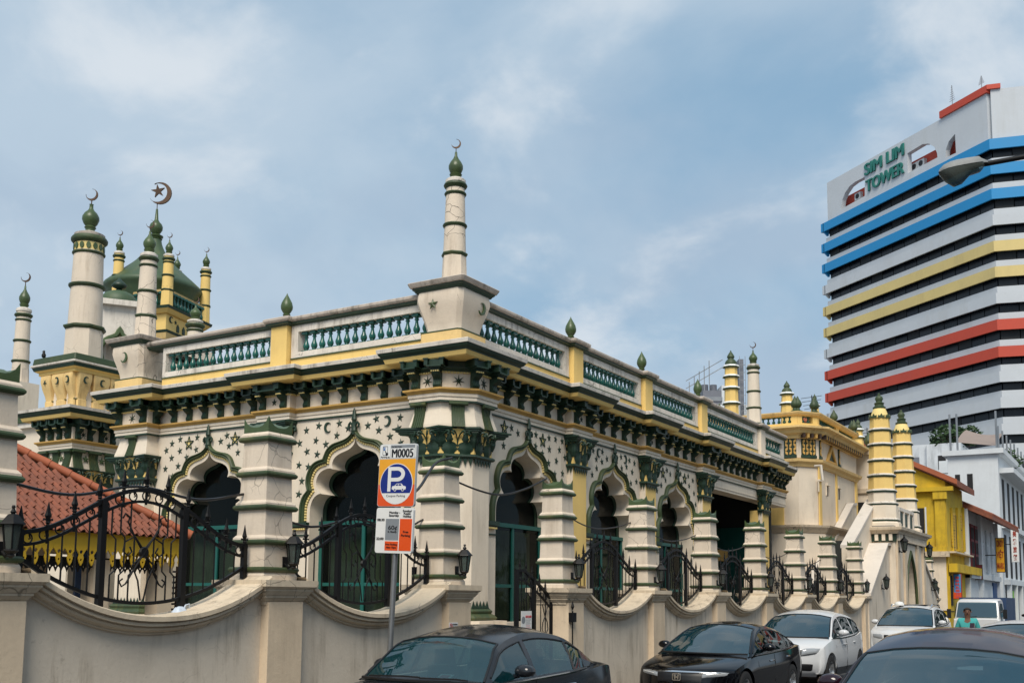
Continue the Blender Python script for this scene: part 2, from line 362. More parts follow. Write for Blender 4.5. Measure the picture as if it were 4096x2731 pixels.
# ---------------------------------------------------------------- shared small meshes
STAR5 = star_mesh(5, 0.40, 0.30); STAR5.materials.append(MATS['green_dark'])
STAR7 = star_mesh(7, 0.26, 0.22); STAR7.materials.append(MATS['green_dark'])
STAR5Y = star_mesh(5, 0.40, 0.30); STAR5Y.materials.append(MATS['green_glaze'])
_b = MB(); _b.prism([(x, z) for x, z in crescent_poly()], -0.25, 0, 'y'); CRES = _b.mesh('crescent'); CRES.materials.append(MATS['green_dark'])
CRESY = CRES.copy(); CRESY.materials.clear(); CRESY.materials.append(MATS['green_glaze'])
_b = MB(); _b.prism(star_poly(5, 1, 0.42), -0.14, 0, 'y', [star_poly(5, 0.70, 0.42)]); STAR_OUT = _b.mesh('star_outline'); STAR_OUT.materials.append(MATS['green_dark'])
_b = MB(); _b.prism(star_poly(5, 0.70, 0.42), -0.05, 0, 'y'); STAR_IN = _b.mesh('star_field'); STAR_IN.materials.append(MATS['bead_yellow'])
# pentagram bars across the large stars
_b = MB()
for i in range(5):
    a = pi / 2 + 2 * pi * i / 5; c_ = pi / 2 + 2 * pi * (i + 2) / 5
    p = Vector((cos(a), sin(a))); q = Vector((cos(c_), sin(c_))); d = (q - p).normalized(); n_ = Vector((-d.y, d.x)) * 0.05
    _b.prism([tuple(p + n_), tuple(p - n_), tuple(q - n_), tuple(q + n_)], -0.17 - 0.004 * i, 0, 'y')
PENTA = _b.mesh('star_bars'); PENTA.materials.append(MATS['green_dark'])
_p = [(.075, 0), (.075, .035), (.05, .045), (.045, .06), (.062, .085), (.074, .125), (.07, .165), (.05, .21), (.036, .26), (.032, .31), (.036, .33), (.052, .335), (.052, .35), (.036, .355), (.04, .38), (.055, .40)]
_b = MB(); _b.lathe(_p, 12); _b.box(-.085, .085, -.085, .085, 0, .03); _b.box(-.08, .08, -.08, .08, .40, .46); BALU = _b.mesh('baluster', 50); BALU.materials.append(MATS['teal_glaze'])
# bracket: S profile in (y, z), y outwards negative, extruded along x; origin at its foot on the wall
_s = spline([(0, 0), (-.07, 0.0), (-.10, .035), (-.10, .075), (-.075, .12), (-.085, .17), (-.16, .22), (-.20, .27), (-.20, .31)], 3)
_b = MB(); _b.prism(_s + [(0, .31)], -.065, .065, 'x')
for _x in (-.033, .0, .033): _b.prism([(y - .012, z) for y, z in _s] + [(0, .31), (0, .0)], _x - .010, _x + .010, 'x')
BRKT = _b.mesh('bracket', 35); BRKT.materials.append(MATS['green_dark'])
_b = MB(); _b.box(-.075, .075, -.215, 0, .315, .34); _b.box(-.095, .095, -.24, 0, .345, .37)
BRKT_CAP = _b.mesh('bracket_cap'); BRKT_CAP.materials.append(MATS['green_dark'])
_b = MB()
for _i in range(4): _b.box(-.066 + _i * .036, -.042 + _i * .036, -.232, -.19, .286, .312)
BEADS4 = _b.mesh('bead_row'); BEADS4.materials.append(MATS['bead_yellow'])
_b = MB(); _b.box(-.12, .12, -.30, 0, .37, .40); _b.box(-.16, -.10, -.30, -.06, .40, .52); _b.box(.10, .16, -.30, -.06, .40, .52); _b.box(-.16, .16, -.22, 0, .405, .53); _b.box(-.175, -.09, -.315, -.05, .515, .54); _b.box(.09, .175, -.315, -.05, .515, .54)
DENT = _b.mesh('dentil_block'); DENT.materials.append(MATS['green_dark'])
# acanthus leaf: lobed sheet that bends outwards (-y) at its tip; height 1, width ~0.9
def leaf_mesh(name, curl, mat_, lob=3):
    b = MB(); rows = []
    for i in range(9):
        t = i / 8; w = 0.30 + 0.17 * sin(pi * min(1, t * 1.1)) + 0.06 * cos(t * lob * 2 * pi); w *= (1 - 0.75 * max(0, t - 0.72) / 0.28)
        yy = -0.10 - 0.10 * sin(pi * t) - curl * max(0, t - 0.55) ** 2 * 4.0
        rows.append([(w * s, yy + 0.10 * abs(s) - 0.05 * (1 - abs(s)) + 0.02 * ((j % 2)), t - 0.25 * curl * max(0, t - 0.8) * 5) for j, s in enumerate((-1, -.6, -.25, 0, .25, .6, 1))])
    b.strip(rows); b.strip([[(x, 0.0, min(z, .98)) for x, y, z in r] for r in rows])
    n = 7
    for o in (0,):
        for i in range(8):
            b.f.append((o + i * n, o + (i + 1) * n, o + 63 + (i + 1) * n, o + 63 + i * n)); b.f.append((o + i * n + 6, o + (i + 1) * n + 6, o + 63 + (i + 1) * n + 6, o + 63 + i * n + 6))
    me = b.mesh(name, 45); me.materials.append(MATS[mat_]); return me
LEAF = leaf_mesh('leaf', 0.45, 'green_dark'); LEAF2 = leaf_mesh('leaf_tall', 0.25, 'green_dark', 5)
# curled volute with stalk, used in pairs under the abacus
_b = MB(); _sp = [(0, -.05, 0), (.02, -.10, .35), (.10, -.20, .62), (.26, -.34, .80), (.42, -.46, .86), (.50, -.52, .76), (.45, -.50, .66), (.37, -.45, .70)]
_b.tube([Vector(p) for p in spline(_sp, 4)], .055, 6, taper=[.6 + .6 * min(1, i / 14) for i in range(29)])
VOLU = _b.mesh('volute', 60); VOLU.materials.append(MATS['green_dark'])
_b = MB(); _b.add([(-.055, -.012, 0), (.055, -.012, 0), (0, -.004, -.16), (-.055, .02, 0), (.055, .02, 0)], [(0, 1, 2), (3, 4, 2), (0, 3, 2), (1, 4, 2), (0, 1, 4, 3)]); SPIKE = _b.mesh('spike'); SPIKE.materials.append(MATS['green_dark'])

FL = T(0, 17.05, 0)                       # left facade: local x = world X, local y inwards
FR = T(-11.8, 0, 0) @ RZ(pi / 2)          # right facade: local x = world Y, local y inwards
TC = (-12.08, 17.36); TL = (-21.58, 17.36)
COLS = [22.1, 26.25, 30.43, 36.1]; PIL = -16.54; Z0 = 1.35
hall = thing('mosque_hall', 'cream and green mosque hall with multifoil arches, star frieze and corner minaret', 'mosque', (-14, 20, 0))

# --- arch outlines (half, left side), heights in metres
A_OPEN = [(0, 5.21), (-.05, 5.07), (-.19, 4.97), (-.42, 4.90), (-.57, 4.82), (-.64, 4.69), (-.61, 4.57), (-.72, 4.60), (-.90, 4.56), (-1.03, 4.46), (-1.08, 4.31), (-1.03, 4.17), (-.90, 4.05), (-.98, 4.06), (-1.13, 3.98), (-1.22, 3.81), (-1.235, 3.62), (-1.235, 3.45)]
A_OUT = [(0, 5.52), (-.06, 5.33), (-.19, 5.22), (-.38, 5.165), (-.60, 5.115), (-.75, 5.01), (-.835, 4.86), (-.86, 4.81), (-1.06, 4.765), (-1.21, 4.66), (-1.31, 4.47), (-1.33, 4.29), (-1.285, 4.14), (-1.42, 4.00), (-1.485, 3.82), (-1.495, 3.63), (-1.495, 3.45)]
A_BEAD = [(0, 5.37), (-.04, 5.24), (-.12, 5.155), (-.27, 5.08), (-.48, 5.03), (-.655, 4.94), (-.74, 4.80), (-.755, 4.71), (-.96, 4.67), (-1.10, 4.58), (-1.185, 4.42), (-1.20, 4.28), (-1.15, 4.13), (-1.275, 3.98), (-1.345, 3.82), (-1.36, 3.63), (-1.36, 3.45)]
def full(half): return half + [(-x, z) for x, z in reversed(half[1:])] if abs(half[0][0]) < 1e-6 else None
def arc_full(h, br): s = spline(h, 3, br); return [(-x, z) for x, z in reversed(s)][:-1] + s     # right to left
O_OPEN = arc_full(A_OPEN, (6, 12)); O_OUT = arc_full(A_OUT, (7, 12)); O_BEAD = arc_full(A_BEAD, (7, 12))

def arched_bay(F, x0, x1, cx, stars, bigs, moons, yz=0.0):
    W = ob('wall_bay', MB().prism([(x0, 1.0), (x1, 1.0), (x1, 5.70), (x0, 5.70)], 0, .42, 'y', [[(cx + x, z) for x, z in O_OPEN] + [(cx - 1.235, 1.001 + .35), (cx + 1.235, 1.001 + .35)]]), 'cream', hall, F)
    # raised moulding round the arch
    b = MB(); rows = []
    for (ox, oz), (bx, bz) in zip(O_OUT, O_BEAD):
        r = []
        for t, h in ((0, 0), (0.0, .05), (.12, .085), (.30, .10), (.46, .085), (.52, .055), (.60, .075), (.78, .085), (.92, .06), (1.0, .03), (1.0, 0)):
            r.append((cx + ox + (bx - ox) * t, -h, oz + (bz - oz) * t))
        rows.append(r)
    b.strip(rows); mo = ob('arch_moulding', b, 'green_moss', hall, F, 40)
    b = MB(); acc = 0.0
    for (ax, az), (bx, bz) in zip(O_BEAD[:-1], O_BEAD[1:]):
        a = Vector((ax, az)); c = Vector((bx, bz)); L = (c - a).length; d = (c - a) / max(L, 1e-6); n = Vector((-d.y, d.x)); t = (0.062 - acc) % 0.062
        if (Vector((0, 4.2)) - a).dot(n) < 0: n = -n
        while t < L:
            p = a + d * t + n * 0.022; h = 0.02
            pts = [(p.x + d.x * sx * h + n.x * sy * h, p.y + d.y * sx * h + n.y * sy * h) for sx, sy in ((-1, -1), (1, -1), (1, 1), (-1, 1))]
            b.prism([(cx + q[0], q[1]) for q in pts], -.035, 0, 'y'); t += 0.062
        acc = (acc + L) % 0.062
    stuff(ob('bead_row', b, 'bead_yellow', mo, F))
    b = MB(); b.strip([[(cx + x, -.012, z), (cx + x * .985, -.02, z - .012), (cx + x * .97, -.002, z - .025)] for x, z in O_BEAD]); ob('arch_fillet', b, 'green_dark', mo, F)
    # finial on the point of the arch
    b = MB(); b.lathe([(.012, .36), (.035, .30), (.06, .14), (.07, .12), (.05, .10), (.045, .0), (.06, -.04), (.055, -.10), (.075, -.12), (.06, -.15), (.05, -.2)], 10, (cx, -.07, 5.47), sq=.7)
    for s in (-1, 1):
        b.tube([(cx + s * x, -.07, 5.47 + z) for x, z in ((.02, -.09), (.05, .02), (.10, .055), (.135, .02), (.13, -.04), (.10, -.045))], .03, 6, taper=[.7, 1, 1, .9, .7, .5])
    ob('arch_finial', b, 'green_dark', mo, F, 50)
    # springing label on both sides
    for s in (-1, 1):
        e0, e1 = sorted((cx + s * 1.24, cx + s * 1.92))
        b = MB(); b.box(e0, e1, -.10, 0, 3.36, 3.45); b.box(e0 + .02, e1 - .02, -.06, 0, 3.325, 3.36); lb = ob('label_moulding', b, 'green_dark', mo, F)
        b = MB(); [b.box(e0 + .03 + .055 * i, e0 + .065 + .055 * i, -.085, 0, 3.29, 3.322) for i in range(int((e1 - e0 - .06) / .055))]; stuff(ob('bead_row', b, 'bead_yellow', lb, F))
        b = MB(); b.box(e0, e1, -.03, 0, 3.16, 3.19); ob('label_line', b, 'green_dark', lb, F)
    for x, z in stars:
        ob('star', STAR5, None, W, F @ T(x, -.004, z) @ RY(random.uniform(-.25, .25)) @ S(.096 * random.uniform(.90, 1.06), .08, .096))
    for x, z in bigs:
        M = F @ T(x, -.004, z) @ S(.155, .12, .165); s_ = ob('large_star', PENTA, None, W, M)
        bx_ = ob('star_field', MB().prism(star_poly(5, .92, .42), -.06, 0, 'y'), 'bead_yellow', W, M)
    for x, z, sgn in moons:
        ob('crescent', CRES, None, W, F @ T(x, -.004, z) @ RY(0 if sgn > 0 else pi) @ S(.10, .1, .115))
    # joinery in the opening
    fan = [(x * .93, 3.9 + (z - 3.9) * .93) for x, z in O_OPEN]
    b = MB(); b.prism([(cx + x, z) for x, z in O_OPEN], .43, .50, 'y', [[(cx + x, z) for x, z in fan]]); fr = ob('fanlight_frame', b, 'green_dark', hall, F)
    ob('fanlight_pane', MB().prism([(cx + x, z) for x, z in fan], .46, .465, 'y'), 'window_glass', fr, F)
    b = MB()
    for xx in (-1.235, -.04, 1.155): b.box(cx + xx, cx + xx + .08, .32, .40, Z0, 3.40)
    b.box(cx - 1.235, cx + 1.235, .30, .41, 3.40, 3.49); b.box(cx - 1.155, cx - .04, .325, .395, 2.09, 2.16); b.box(cx + .04, cx + 1.155, .325, .395, 2.09, 2.16)
    wf = ob('window_frame', b, 'teal_frame', hall, F)
    for a_, c_ in ((-1.155, -.04), (.04, 1.155)):
        for z0_, z1_ in ((Z0, 2.09), (2.16, 3.40)):
            b = MB(); b.box(cx + a_, cx + c_, .355, .362, z0_, z1_); ob('pane', b, 'window_glass', wf, F)
    b = MB(); n = 60; b.strip([[(cx - 1.2 + 2.4 * i / n, .62 + .035 * sin(i * 1.9) + .02 * sin(i * .7), z) for i in range(n + 1)] for z in (1.4, 3.36)]); ob('curtain', b, 'curtain', wf, F, 60)
    return W

def loc(fn, F_axis, off, sc, lst):
    out = []
    for p in lst:
        q = fn(off[0] + p[0] / sc, off[1] + p[1] / sc, -11.8 if fn is onx else 17.05)
        out.append((q.y if fn is onx else q.x, q.z) + tuple(p[2:]))
    return out
L1 = ((500, 1550), 3.357); L2 = ((1100, 1550), 3.357); R0 = ((1900, 1650), 2.613); R1 = ((2250, 1700), 2.613)
arched_bay(FL, -21.0, PIL, -18.74,
    loc(ony, 0, *L1, [(745, 693), (973, 668), (635, 752), (558, 843), (740, 850), (958, 830), (628, 945), (828, 935), (715, 1053), (545, 1090), (632, 1195), (585, 1360), (1075, 718), (1288, 720), (1373, 643), (1398, 782), (1517, 870), (1620, 950), (1660, 760), (1750, 1010)]),
    loc(ony, 0, *L1, [(865, 748), (1483, 690)]), [])
arched_bay(FL, PIL, TC[0], -14.34,
    loc(ony, 0, *L2, [(425, 575), (590, 512), (868, 478), (985, 545), (832, 642), (552, 710), (685, 760), (333, 748), (432, 858), (568, 895), (323, 1040), (448, 1062), (362, 1252), (320, 1430), (1250, 508), (1363, 418), (1397, 572), (1683, 400), (1547, 655), (1660, 545), (1692, 740)]),
    [], loc(ony, 0, *L2, [(715, 535, 1), (1510, 447, -1)]))
arched_bay(FR, TC[1], COLS[0], 19.85,
    loc(onx, 0, *R0, [(380, 160), (447, 215), (297, 345), (570, 247), (635, 230), (632, 348), (772, 265), (775, 382), (840, 278), (908, 298), (880, 388), (703, 425), (938, 468), (767, 525), (848, 503), (832, 640), (912, 635)]),
    loc(onx, 0, *R0, [(302, 160), (703, 292)]), [])
arched_bay(FR, COLS[0], COLS[1], 24.2,
    loc(onx, 0, *R1, [(320, 265), (415, 278), (352, 355), (410, 382), (463, 352), (355, 450), (308, 518), (565, 378), (610, 332), (697, 367), (750, 398), (617, 450), (667, 435), (726, 490), (665, 530), (713, 607), (770, 590), (750, 720)]),
    [], loc(onx, 0, *R1, [(375, 288, 1), (650, 357, -1)]))
arched_bay(FR, COLS[1], COLS[2], 28.36,
    loc(onx, 0, *R1, [(1090, 472), (1125, 512), (1075, 575), (1030, 628), (985, 682), (1200, 530), (1232, 508), (1245, 610), (1312, 532), (1360, 578), (1322, 633), (1290, 690), (1372, 712), (1325, 752), (1390, 828), (1355, 860)]),
    loc(onx, 0, *R1, [(1045, 500), (1273, 560)]), [])
# porch lintel, room behind
b = MB(); b.box(COLS[2], 39.0, 0, .5, 5.34, 5.70); b.box(COLS[2], 39.0, -.02, 0, 5.42, 5.45); ob('lintel', b, 'cream', hall, FR)
b = MB(); b.box(-20.9, -12.2, 17.48, 17.49, 5.25, 6.3)
b = MB()
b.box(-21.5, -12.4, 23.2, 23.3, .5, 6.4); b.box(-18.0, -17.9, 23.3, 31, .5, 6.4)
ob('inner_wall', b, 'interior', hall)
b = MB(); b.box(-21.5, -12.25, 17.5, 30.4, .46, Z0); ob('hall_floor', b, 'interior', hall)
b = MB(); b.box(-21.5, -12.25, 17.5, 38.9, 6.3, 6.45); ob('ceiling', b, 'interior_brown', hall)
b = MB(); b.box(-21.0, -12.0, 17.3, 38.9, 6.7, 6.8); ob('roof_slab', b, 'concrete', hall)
b = MB(); b.box(-22.0, -21.55, 17.4, 31, .5, 6.6); ob('end_wall', b, 'cream', hall); b = MB(); b.box(-21.5, -12.3, 30.31, 30.55, .46, 6.3); ob('cross_wall', b, 'interior', hall)  # cross wall is near-black so its sunlit porch side looks shaded
b = MB(); b.box(-17.2, -17.0, 30.6, 38.9, .5, 6.3); ob('porch_back_wall', b, 'interior', hall); b = MB(); b.box(-17.0, -12.3, 38.55, 38.8, 1.0, 6.3); ob('porch_shade_wall', b, 'interior', hall); b = MB(); b.box(-14.6, -13.2, 38.48, 38.55, 1.0, 4.6); ob('porch_shutter', b, 'teal_frame', hall)  # porch shade put into dark wall colour; end wall added to hide the pale wing
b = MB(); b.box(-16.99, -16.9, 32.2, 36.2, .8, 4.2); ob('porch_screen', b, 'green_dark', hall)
b = MB(); b.box(-17.2, -11.9, 30.6, 38.9, .46, 1.0); ob('porch_floor', b, 'concrete', hall)
b = MB(); b.box(-13.9, -13.7, 31.5, 38.0, 3.3, 3.7); ob('porch_beam', b, 'ochre', hall)

# --- plan paths of the mouldings (outwards on the right hand)
def ress(cols, half, out): 
    r = []
    for c in cols: r += [(-11.8, c - half), (-11.8 + out, c - half), (-11.8 + out, c + half), (-11.8, c + half)]
    return r
P_STR = [(-21.6, 22), (-21.6, 16.68), (-20.5, 16.68), (-20.5, 17.05), (PIL - .46, 17.05), (PIL - .46, 16.86), (PIL + .46, 16.86), (PIL + .46, 17.05),
         (-12.56, 17.05), (-12.56, 16.61), (-11.84, 16.61), (-11.34, 17.11), (-11.34, 17.83), (-11.8, 17.83)] + ress(COLS, .46, .19) + [(-11.8, 39.0)]
P_CORN = [(-21.62, 22), (-21.62, 16.74), (-20.38, 16.74), (-20.38, 17.05), (PIL - .56, 17.05), (PIL - .56, 16.83), (PIL + .56, 16.83), (PIL + .56, 17.05),
          (-12.70, 17.05), (-12.70, 16.74), (-11.46, 16.74), (-11.46, 17.98), (-11.8, 17.98)] + ress(COLS, .56, .22) + [(-11.8, 39.0)]
ob('frieze', MB().sweep(P_STR, [(0, 5.96), (0, 6.50), (-.2, 6.50)], cap=False), 'cream', hall)
ob('fascia', MB().sweep(P_STR, [(-.1, 5.72), (.03, 5.72), (.03, 5.785), (.025, 5.79), (.05, 5.795), (.05, 5.86), (-.1, 5.86)]), 'cream', hall)
ob('fascia_line', MB().sweep(P_STR, [(-.1, 5.685), (.036, 5.685), (.036, 5.719), (-.1, 5.719)]), 'green_dark', hall)
ob('string_course', MB().sweep(P_STR, [(-.1, 5.861), (.055, 5.861), (.07, 5.885), (.085, 5.895), (.125, 5.92), (.13, 5.955), (-.1, 5.97)]), 'ochre', hall)
ob('dentil_shelf', MB().sweep(P_STR, [(-.05, 6.30), (.05, 6.30), (.075, 6.34), (.12, 6.345), (.12, 6.37), (.06, 6.38), (.06, 6.498), (-.05, 6.498)]), 'green_dark', hall)
ob('cornice_fascia', MB().sweep(P_CORN, [(-.1, 6.50), (.34, 6.50), (.34, 6.515), (.36, 6.515), (.39, 6.599), (-.1, 6.599)]), 'yellow', hall)
ob('cornice_moulding', MB().sweep(P_CORN, [(.2, 6.60), (.395, 6.60), (.40, 6.625), (.435, 6.645), (.465, 6.68), (.475, 6.714), (.2, 6.714)]), 'green_dark', hall, smooth=30)
ob('cornice_slab', MB().sweep(P_CORN, [(-.1, 6.715), (.49, 6.715), (.50, 6.79), (.47, 6.805), (-.1, 6.855)]), 'white_trim', hall)
# beads that run along the frieze between brackets
b = MB()
for (ax, ay), (bx, by) in zip(P_STR[:-1], P_STR[1:]):
    a = Vector((ax, ay)); c = Vector((bx, by)); L = (c - a).length
    if L > 4.9 and ay > 17.2 and ax < -20: continue
    d = (c - a) / L; n = Vector((d.y, -d.x)); t = .03
    while t < L - .02:
        p = a + d * t + n * .03
        b.prism([tuple(p + d * .02 + n * .02), tuple(p - d * .02 + n * .02), tuple(p - d * .02 - n * .03), tuple(p + d * .02 - n * .03)], 6.262, 6.29, 'z'); t += .062
stuff(ob('bead_course', b, 'bead_yellow', hall))

# --- brackets and dentil blocks
fr_part = ob('bracket_rail', MB().sweep(P_STR, [(-.05, 5.972), (.012, 5.972), (.012, 5.985), (-.05, 5.985)]), 'cream', hall)
def bracket(M, dent=True):
    k = ob('bracket', BRKT, None, fr_part, M)
    ob('bracket_cap', BRKT_CAP, None, fr_part, M); ob('bead_row', BEADS4, None, fr_part, M)
    if dent: ob('dentil_block', DENT, None, fr_part, M @ T(0, 0, 0))
def row(F, x0, x1, n, y=0.0):
    for i in range(n): bracket(F @ T(x0 + (x1 - x0) * i / (n - 1), y, 5.965))
row(FL, -19.95, PIL - .78, 6); row(FL, PIL + .82, -13.02, 6)
row(FR, 18.35, COLS[0] - .78, 6)
for a_, c_ in zip(COLS[:-1], COLS[1:]): row(FR, a_ + .80, c_ - .80, 5 if c_ - a_ < 5 else 8)
row(FR, COLS[3] + .8, 38.7, 5)
for F, cs in ((FL, [PIL]), (FR, COLS)):
    for c in cs:
        for s in (-1, 1): bracket(F @ T(c + s * .31, -.19, 5.965), False)
        ob('dentil_block', DENT, None, fr_part, F @ T(c, -.19, 5.965) @ S(2.4, 1, 1))
        ob('star', STAR5, None, fr_part, F @ T(c, -.195, 6.13) @ S(.085, .08, .085))
# turret frieze: brackets on the corners, seven-pointed stars between
for (x, y, a) in [(-12.42, 16.61, 0), (-11.90, 16.61, radians(15)), (-11.36, 17.05, radians(70)), (-11.34, 17.68, pi / 2)]:
    bracket(T(x, y, 5.965) @ RZ(a) @ S(1.25, 1, 1))
for (x, y, a) in [(-12.16, 16.61, 0), (-11.59, 16.86, pi / 4), (-11.34, 17.38, pi / 2)]:
    ob('star', STAR7, None, fr_part, T(x, y, 6.115) @ RZ(a) @ T(0, -.004, 0) @ S(.125, .12, .125))
for (x, y, a) in [(-21.5, 16.68, 0), (-20.62, 16.68, 0), (-20.5, 16.9, pi / 2)]: bracket(T(x, y, 5.965) @ RZ(a) @ S(1.25, 1, 1))
ob('star', STAR7, None, fr_part, T(-21.06, 16.676, 6.115) @ S(.125, .12, .125))

# --- capitals, vase blocks and shafts
def capital(path, z0, z1, yellow=True, nleaf=None):
    """composite capital round a plan path"""
    h = z1 - z0
    k = ob('capital', MB().sweep(path, [(-.1, z0), (.03, z0), (.04, z0 + .4 * h), (.07, z0 + .75 * h), (.12, z1 - .02), (-.1, z1 - .02)]), 'yellow' if yellow else 'cream', hall)
    # abacus: each face bows inwards
    ab = []
    for (ax, ay), (bx, by) in zip(path[:-1], path[1:]):
        a = Vector((ax, ay)); c = Vector((bx, by)); d = (c - a).normalized(); n = Vector((d.y, -d.x))
        for t in ((0, .3, .5, .7) if (c - a).length > .3 else (0,)): ab.append(tuple(a + (c - a) * t - n * (.07 * sin(pi * t))))
    ab.append(path[-1])
    ob('abacus', MB().sweep(ab, [(-.05, z1 - .15), (.12, z1 - .15), (.14, z1 - .11), (.135, z1 - .095), (.16, z1 - .08), (.16, z1 - .05), (.185, z1 - .04), (.185, z1 - .004), (-.05, z1 - .004)]), 'green_dark', k)
    ob('astragal', MB().sweep(path, [(-.05, z0 - .03), (.06, z0 - .03), (.085, z0), (.08, z0 + .03), (.05, z0 + .05), (-.05, z0 + .05)]), 'green_dark', k)
    for (ax, ay), (bx, by) in zip(path[:-1], path[1:]):
        a = Vector((ax, ay)); c = Vector((bx, by)); L = (c - a).length; d = (c - a) / L; ang = atan2(d.y, d.x)
        if L < .12: continue
        n = max(1, round(L / .30))
        for i in range(n):
            p = a + d * (L * (i + .5) / n); M = T(p.x, p.y, z0 + .04) @ RZ(ang)
            ob('leaf', LEAF, None, k, M @ T(0, -.03, 0) @ S(.30 * L / n / .30, .26, h * .50))
            ob('leaf_tall', LEAF2, None, k, M @ T(0, -.03, h * .36) @ S(.17, .26, h * .42))
        for i in range(n + 1):
            p = a + d * (L * i / n); M = T(p.x, p.y, z0 + h * .30) @ RZ(ang)
            for s in (-1, 1):
                if (i == 0 and s < 0) or (i == n and s > 0): continue
                ob('volute', VOLU, None, k, M @ T(0, -.02, 0) @ S(s * .26 * L / n / .3 * .9, .36, h * .62))
        if True:
            for q_ in (a, c):
                if (q_ - Vector(path[0])).length > .01 and (q_ - Vector(path[-1])).length > .01: ob('corner_leaf', LEAF, None, k, T(q_.x, q_.y, z0 + h * .30) @ RZ(ang + (pi / 8 if (q_ - c).length < .01 else -pi / 8)) @ T(0, .0, 0) @ S(.22, .55, h * .55))
        m = max(2, round(L / .105))
        for i in range(m):
            p = a + d * (L * (i + .5) / m); ob('spike', SPIKE, None, k, T(p.x, p.y, z0 - .025) @ RZ(ang) @ T(0, -.035, 0) @ S(L / m / .11, 1, 1))
    return k
def off_path(path, o):
    P = [Vector(p) for p in path]; out = []
    for i, p in enumerate(P):
        d0 = (p - P[i - 1]).normalized() if i else (P[1] - p).normalized(); d1 = (P[i + 1] - p).normalized() if i < len(P) - 1 else d0
        n0 = Vector((d0.y, -d0.x)); n1 = Vector((d1.y, -d1.x)); m = n0 + n1; m = m / max(.2, m.dot(n0)); out.append(tuple(p + m * o))
    return out
OCT = [(-12.56, 17.05), (-12.56, 16.61), (-11.84, 16.61), (-11.34, 17.11), (-11.34, 17.83), (-11.8, 17.83)]
OCTL = [(-21.6, 17.3), (-21.6, 16.68), (-20.5, 16.68), (-20.5, 17.05)]
for path in (OCT, OCTL):
    sh = off_path(path, -.08)
    ob('turret_vase', MB().sweep(path, [(-.06, 5.19), (.03, 5.19), (.025, 5.25), (-.02, 5.42), (-.05, 5.56), (-.05, 5.70), (-.1, 5.70)], cap=False), 'cream', hall)
    capital(sh, 4.62, 5.20)
    ob('turret_shaft', MB().sweep(sh, [(0, 1.5), (0, 4.63)], cap=False), 'cream', hall)
    ob('turret_base', MB().sweep(sh, [(-.02, 1.42), (.12, 1.42), (.14, 1.47), (.10, 1.52), (.05, 1.55), (.07, 1.60), (.015, 1.66), (-.02, 1.66)]), 'green_moss', hall)
    for (ax, ay), (bx, by) in zip(sh[:-1], sh[1:]):
        a = Vector((ax, ay)); c = Vector((bx, by)); L = (c - a).length; d = (c - a) / L; m = max(2, round(L / .12))
        for i in range(m):
            p = a + d * (L * (i + .5) / m); ob('spike', SPIKE, None, hall, T(p.x, p.y, 1.65) @ RZ(atan2(d.y, d.x)) @ T(0, -.02, 0) @ S(L / m / .11, 1, -1))
    ob('plinth_step', MB().sweep(sh, [(-.1, 1.31), (.28, 1.31), (.28, 1.415), (-.1, 1.415)]).sweep(sh, [(-.1, 1.0), (.48, 1.0), (.48, 1.305), (-.1, 1.305)]), 'cream', hall)
# acanthus consoles on the vase block
_c = MB(); _c.prism([(y, z) for y, z in [(.05, .5), (-.03, .5), (-.02, .42), (.0, .30), (-.06, .12), (-.11, 0), (.05, 0)]], -.13, .13, 'x')
for _x in (-.10, -.05, 0, .05, .10): _c.prism([(y - .014, z) for y, z in [(.05, .5), (-.03, .5), (-.02, .42), (.0, .30), (-.06, .12), (-.11, 0), (.05, 0)]], _x - .012, _x + .012, 'x')
_c.tube([(-.19, -.05, .47), (.19, -.05, .47)], .04, 8)
CONS = _c.mesh('acanthus_console', 40); CONS.materials.append(MATS['green_moss'])
for (x, y, a) in [(-12.36, 16.63, 0), (-11.60, 16.87, pi / 4), (-11.36, 17.52, pi / 2), (-21.05, 16.70, 0)]:
    ob('acanthus_console', CONS, None, hall, T(x, y, 5.19) @ RZ(a))
# pilasters
for F, cs in ((FL, [PIL]), (FR, COLS)):
    for c in cs:
        p = [(F @ Vector(q)).to_2d() for q in ((c - .34, 0, 0), (c - .34, -.15, 0), (c + .34, -.15, 0), (c + .34, 0, 0))]; p = [tuple(v) for v in p]
        capital(p, 4.98, 5.68)
        b = MB(); b.box(c - .34, c + .34, -.15, .3, 1.0, 4.99); ob('pilaster', b, 'cream' if F is FL else 'yellow', hall, F)
        if F is FR: ob('pilaster_side', MB().box(c - .343, c - .34, -.148, 0, 1.0, 4.98), 'cream', hall, F)

# --- parapet
pb = ob('parapet_coping', MB().sweep(
    [(-21.6, 22), (-21.6, 17.05), (PIL - .27, 17.05), (PIL - .27, 16.92), (PIL + .27, 16.92), (PIL + .27, 17.05), (-11.8, 17.05)] + ress(COLS, .27, .14) + [(-11.8, 39.0)],
    [(-.32, 7.935), (.02, 7.935), (.09, 7.955), (.12, 7.99), (.12, 8.035), (.09, 8.06), (-.32, 8.065)]), 'weathered_coping', hall)
ob('coping_moulding', MB().sweep(
    [(-21.6, 22), (-21.6, 17.05), (PIL - .27, 17.05), (PIL - .27, 16.92), (PIL + .27, 16.92), (PIL + .27, 17.05), (-11.8, 17.05)] + ress(COLS, .27, .14) + [(-11.8, 39.0)],
    [(-.3, 7.87), (.025, 7.87), (.035, 7.89), (.075, 7.91), (.08, 7.934), (-.3, 7.934)]), 'green_dark', hall)
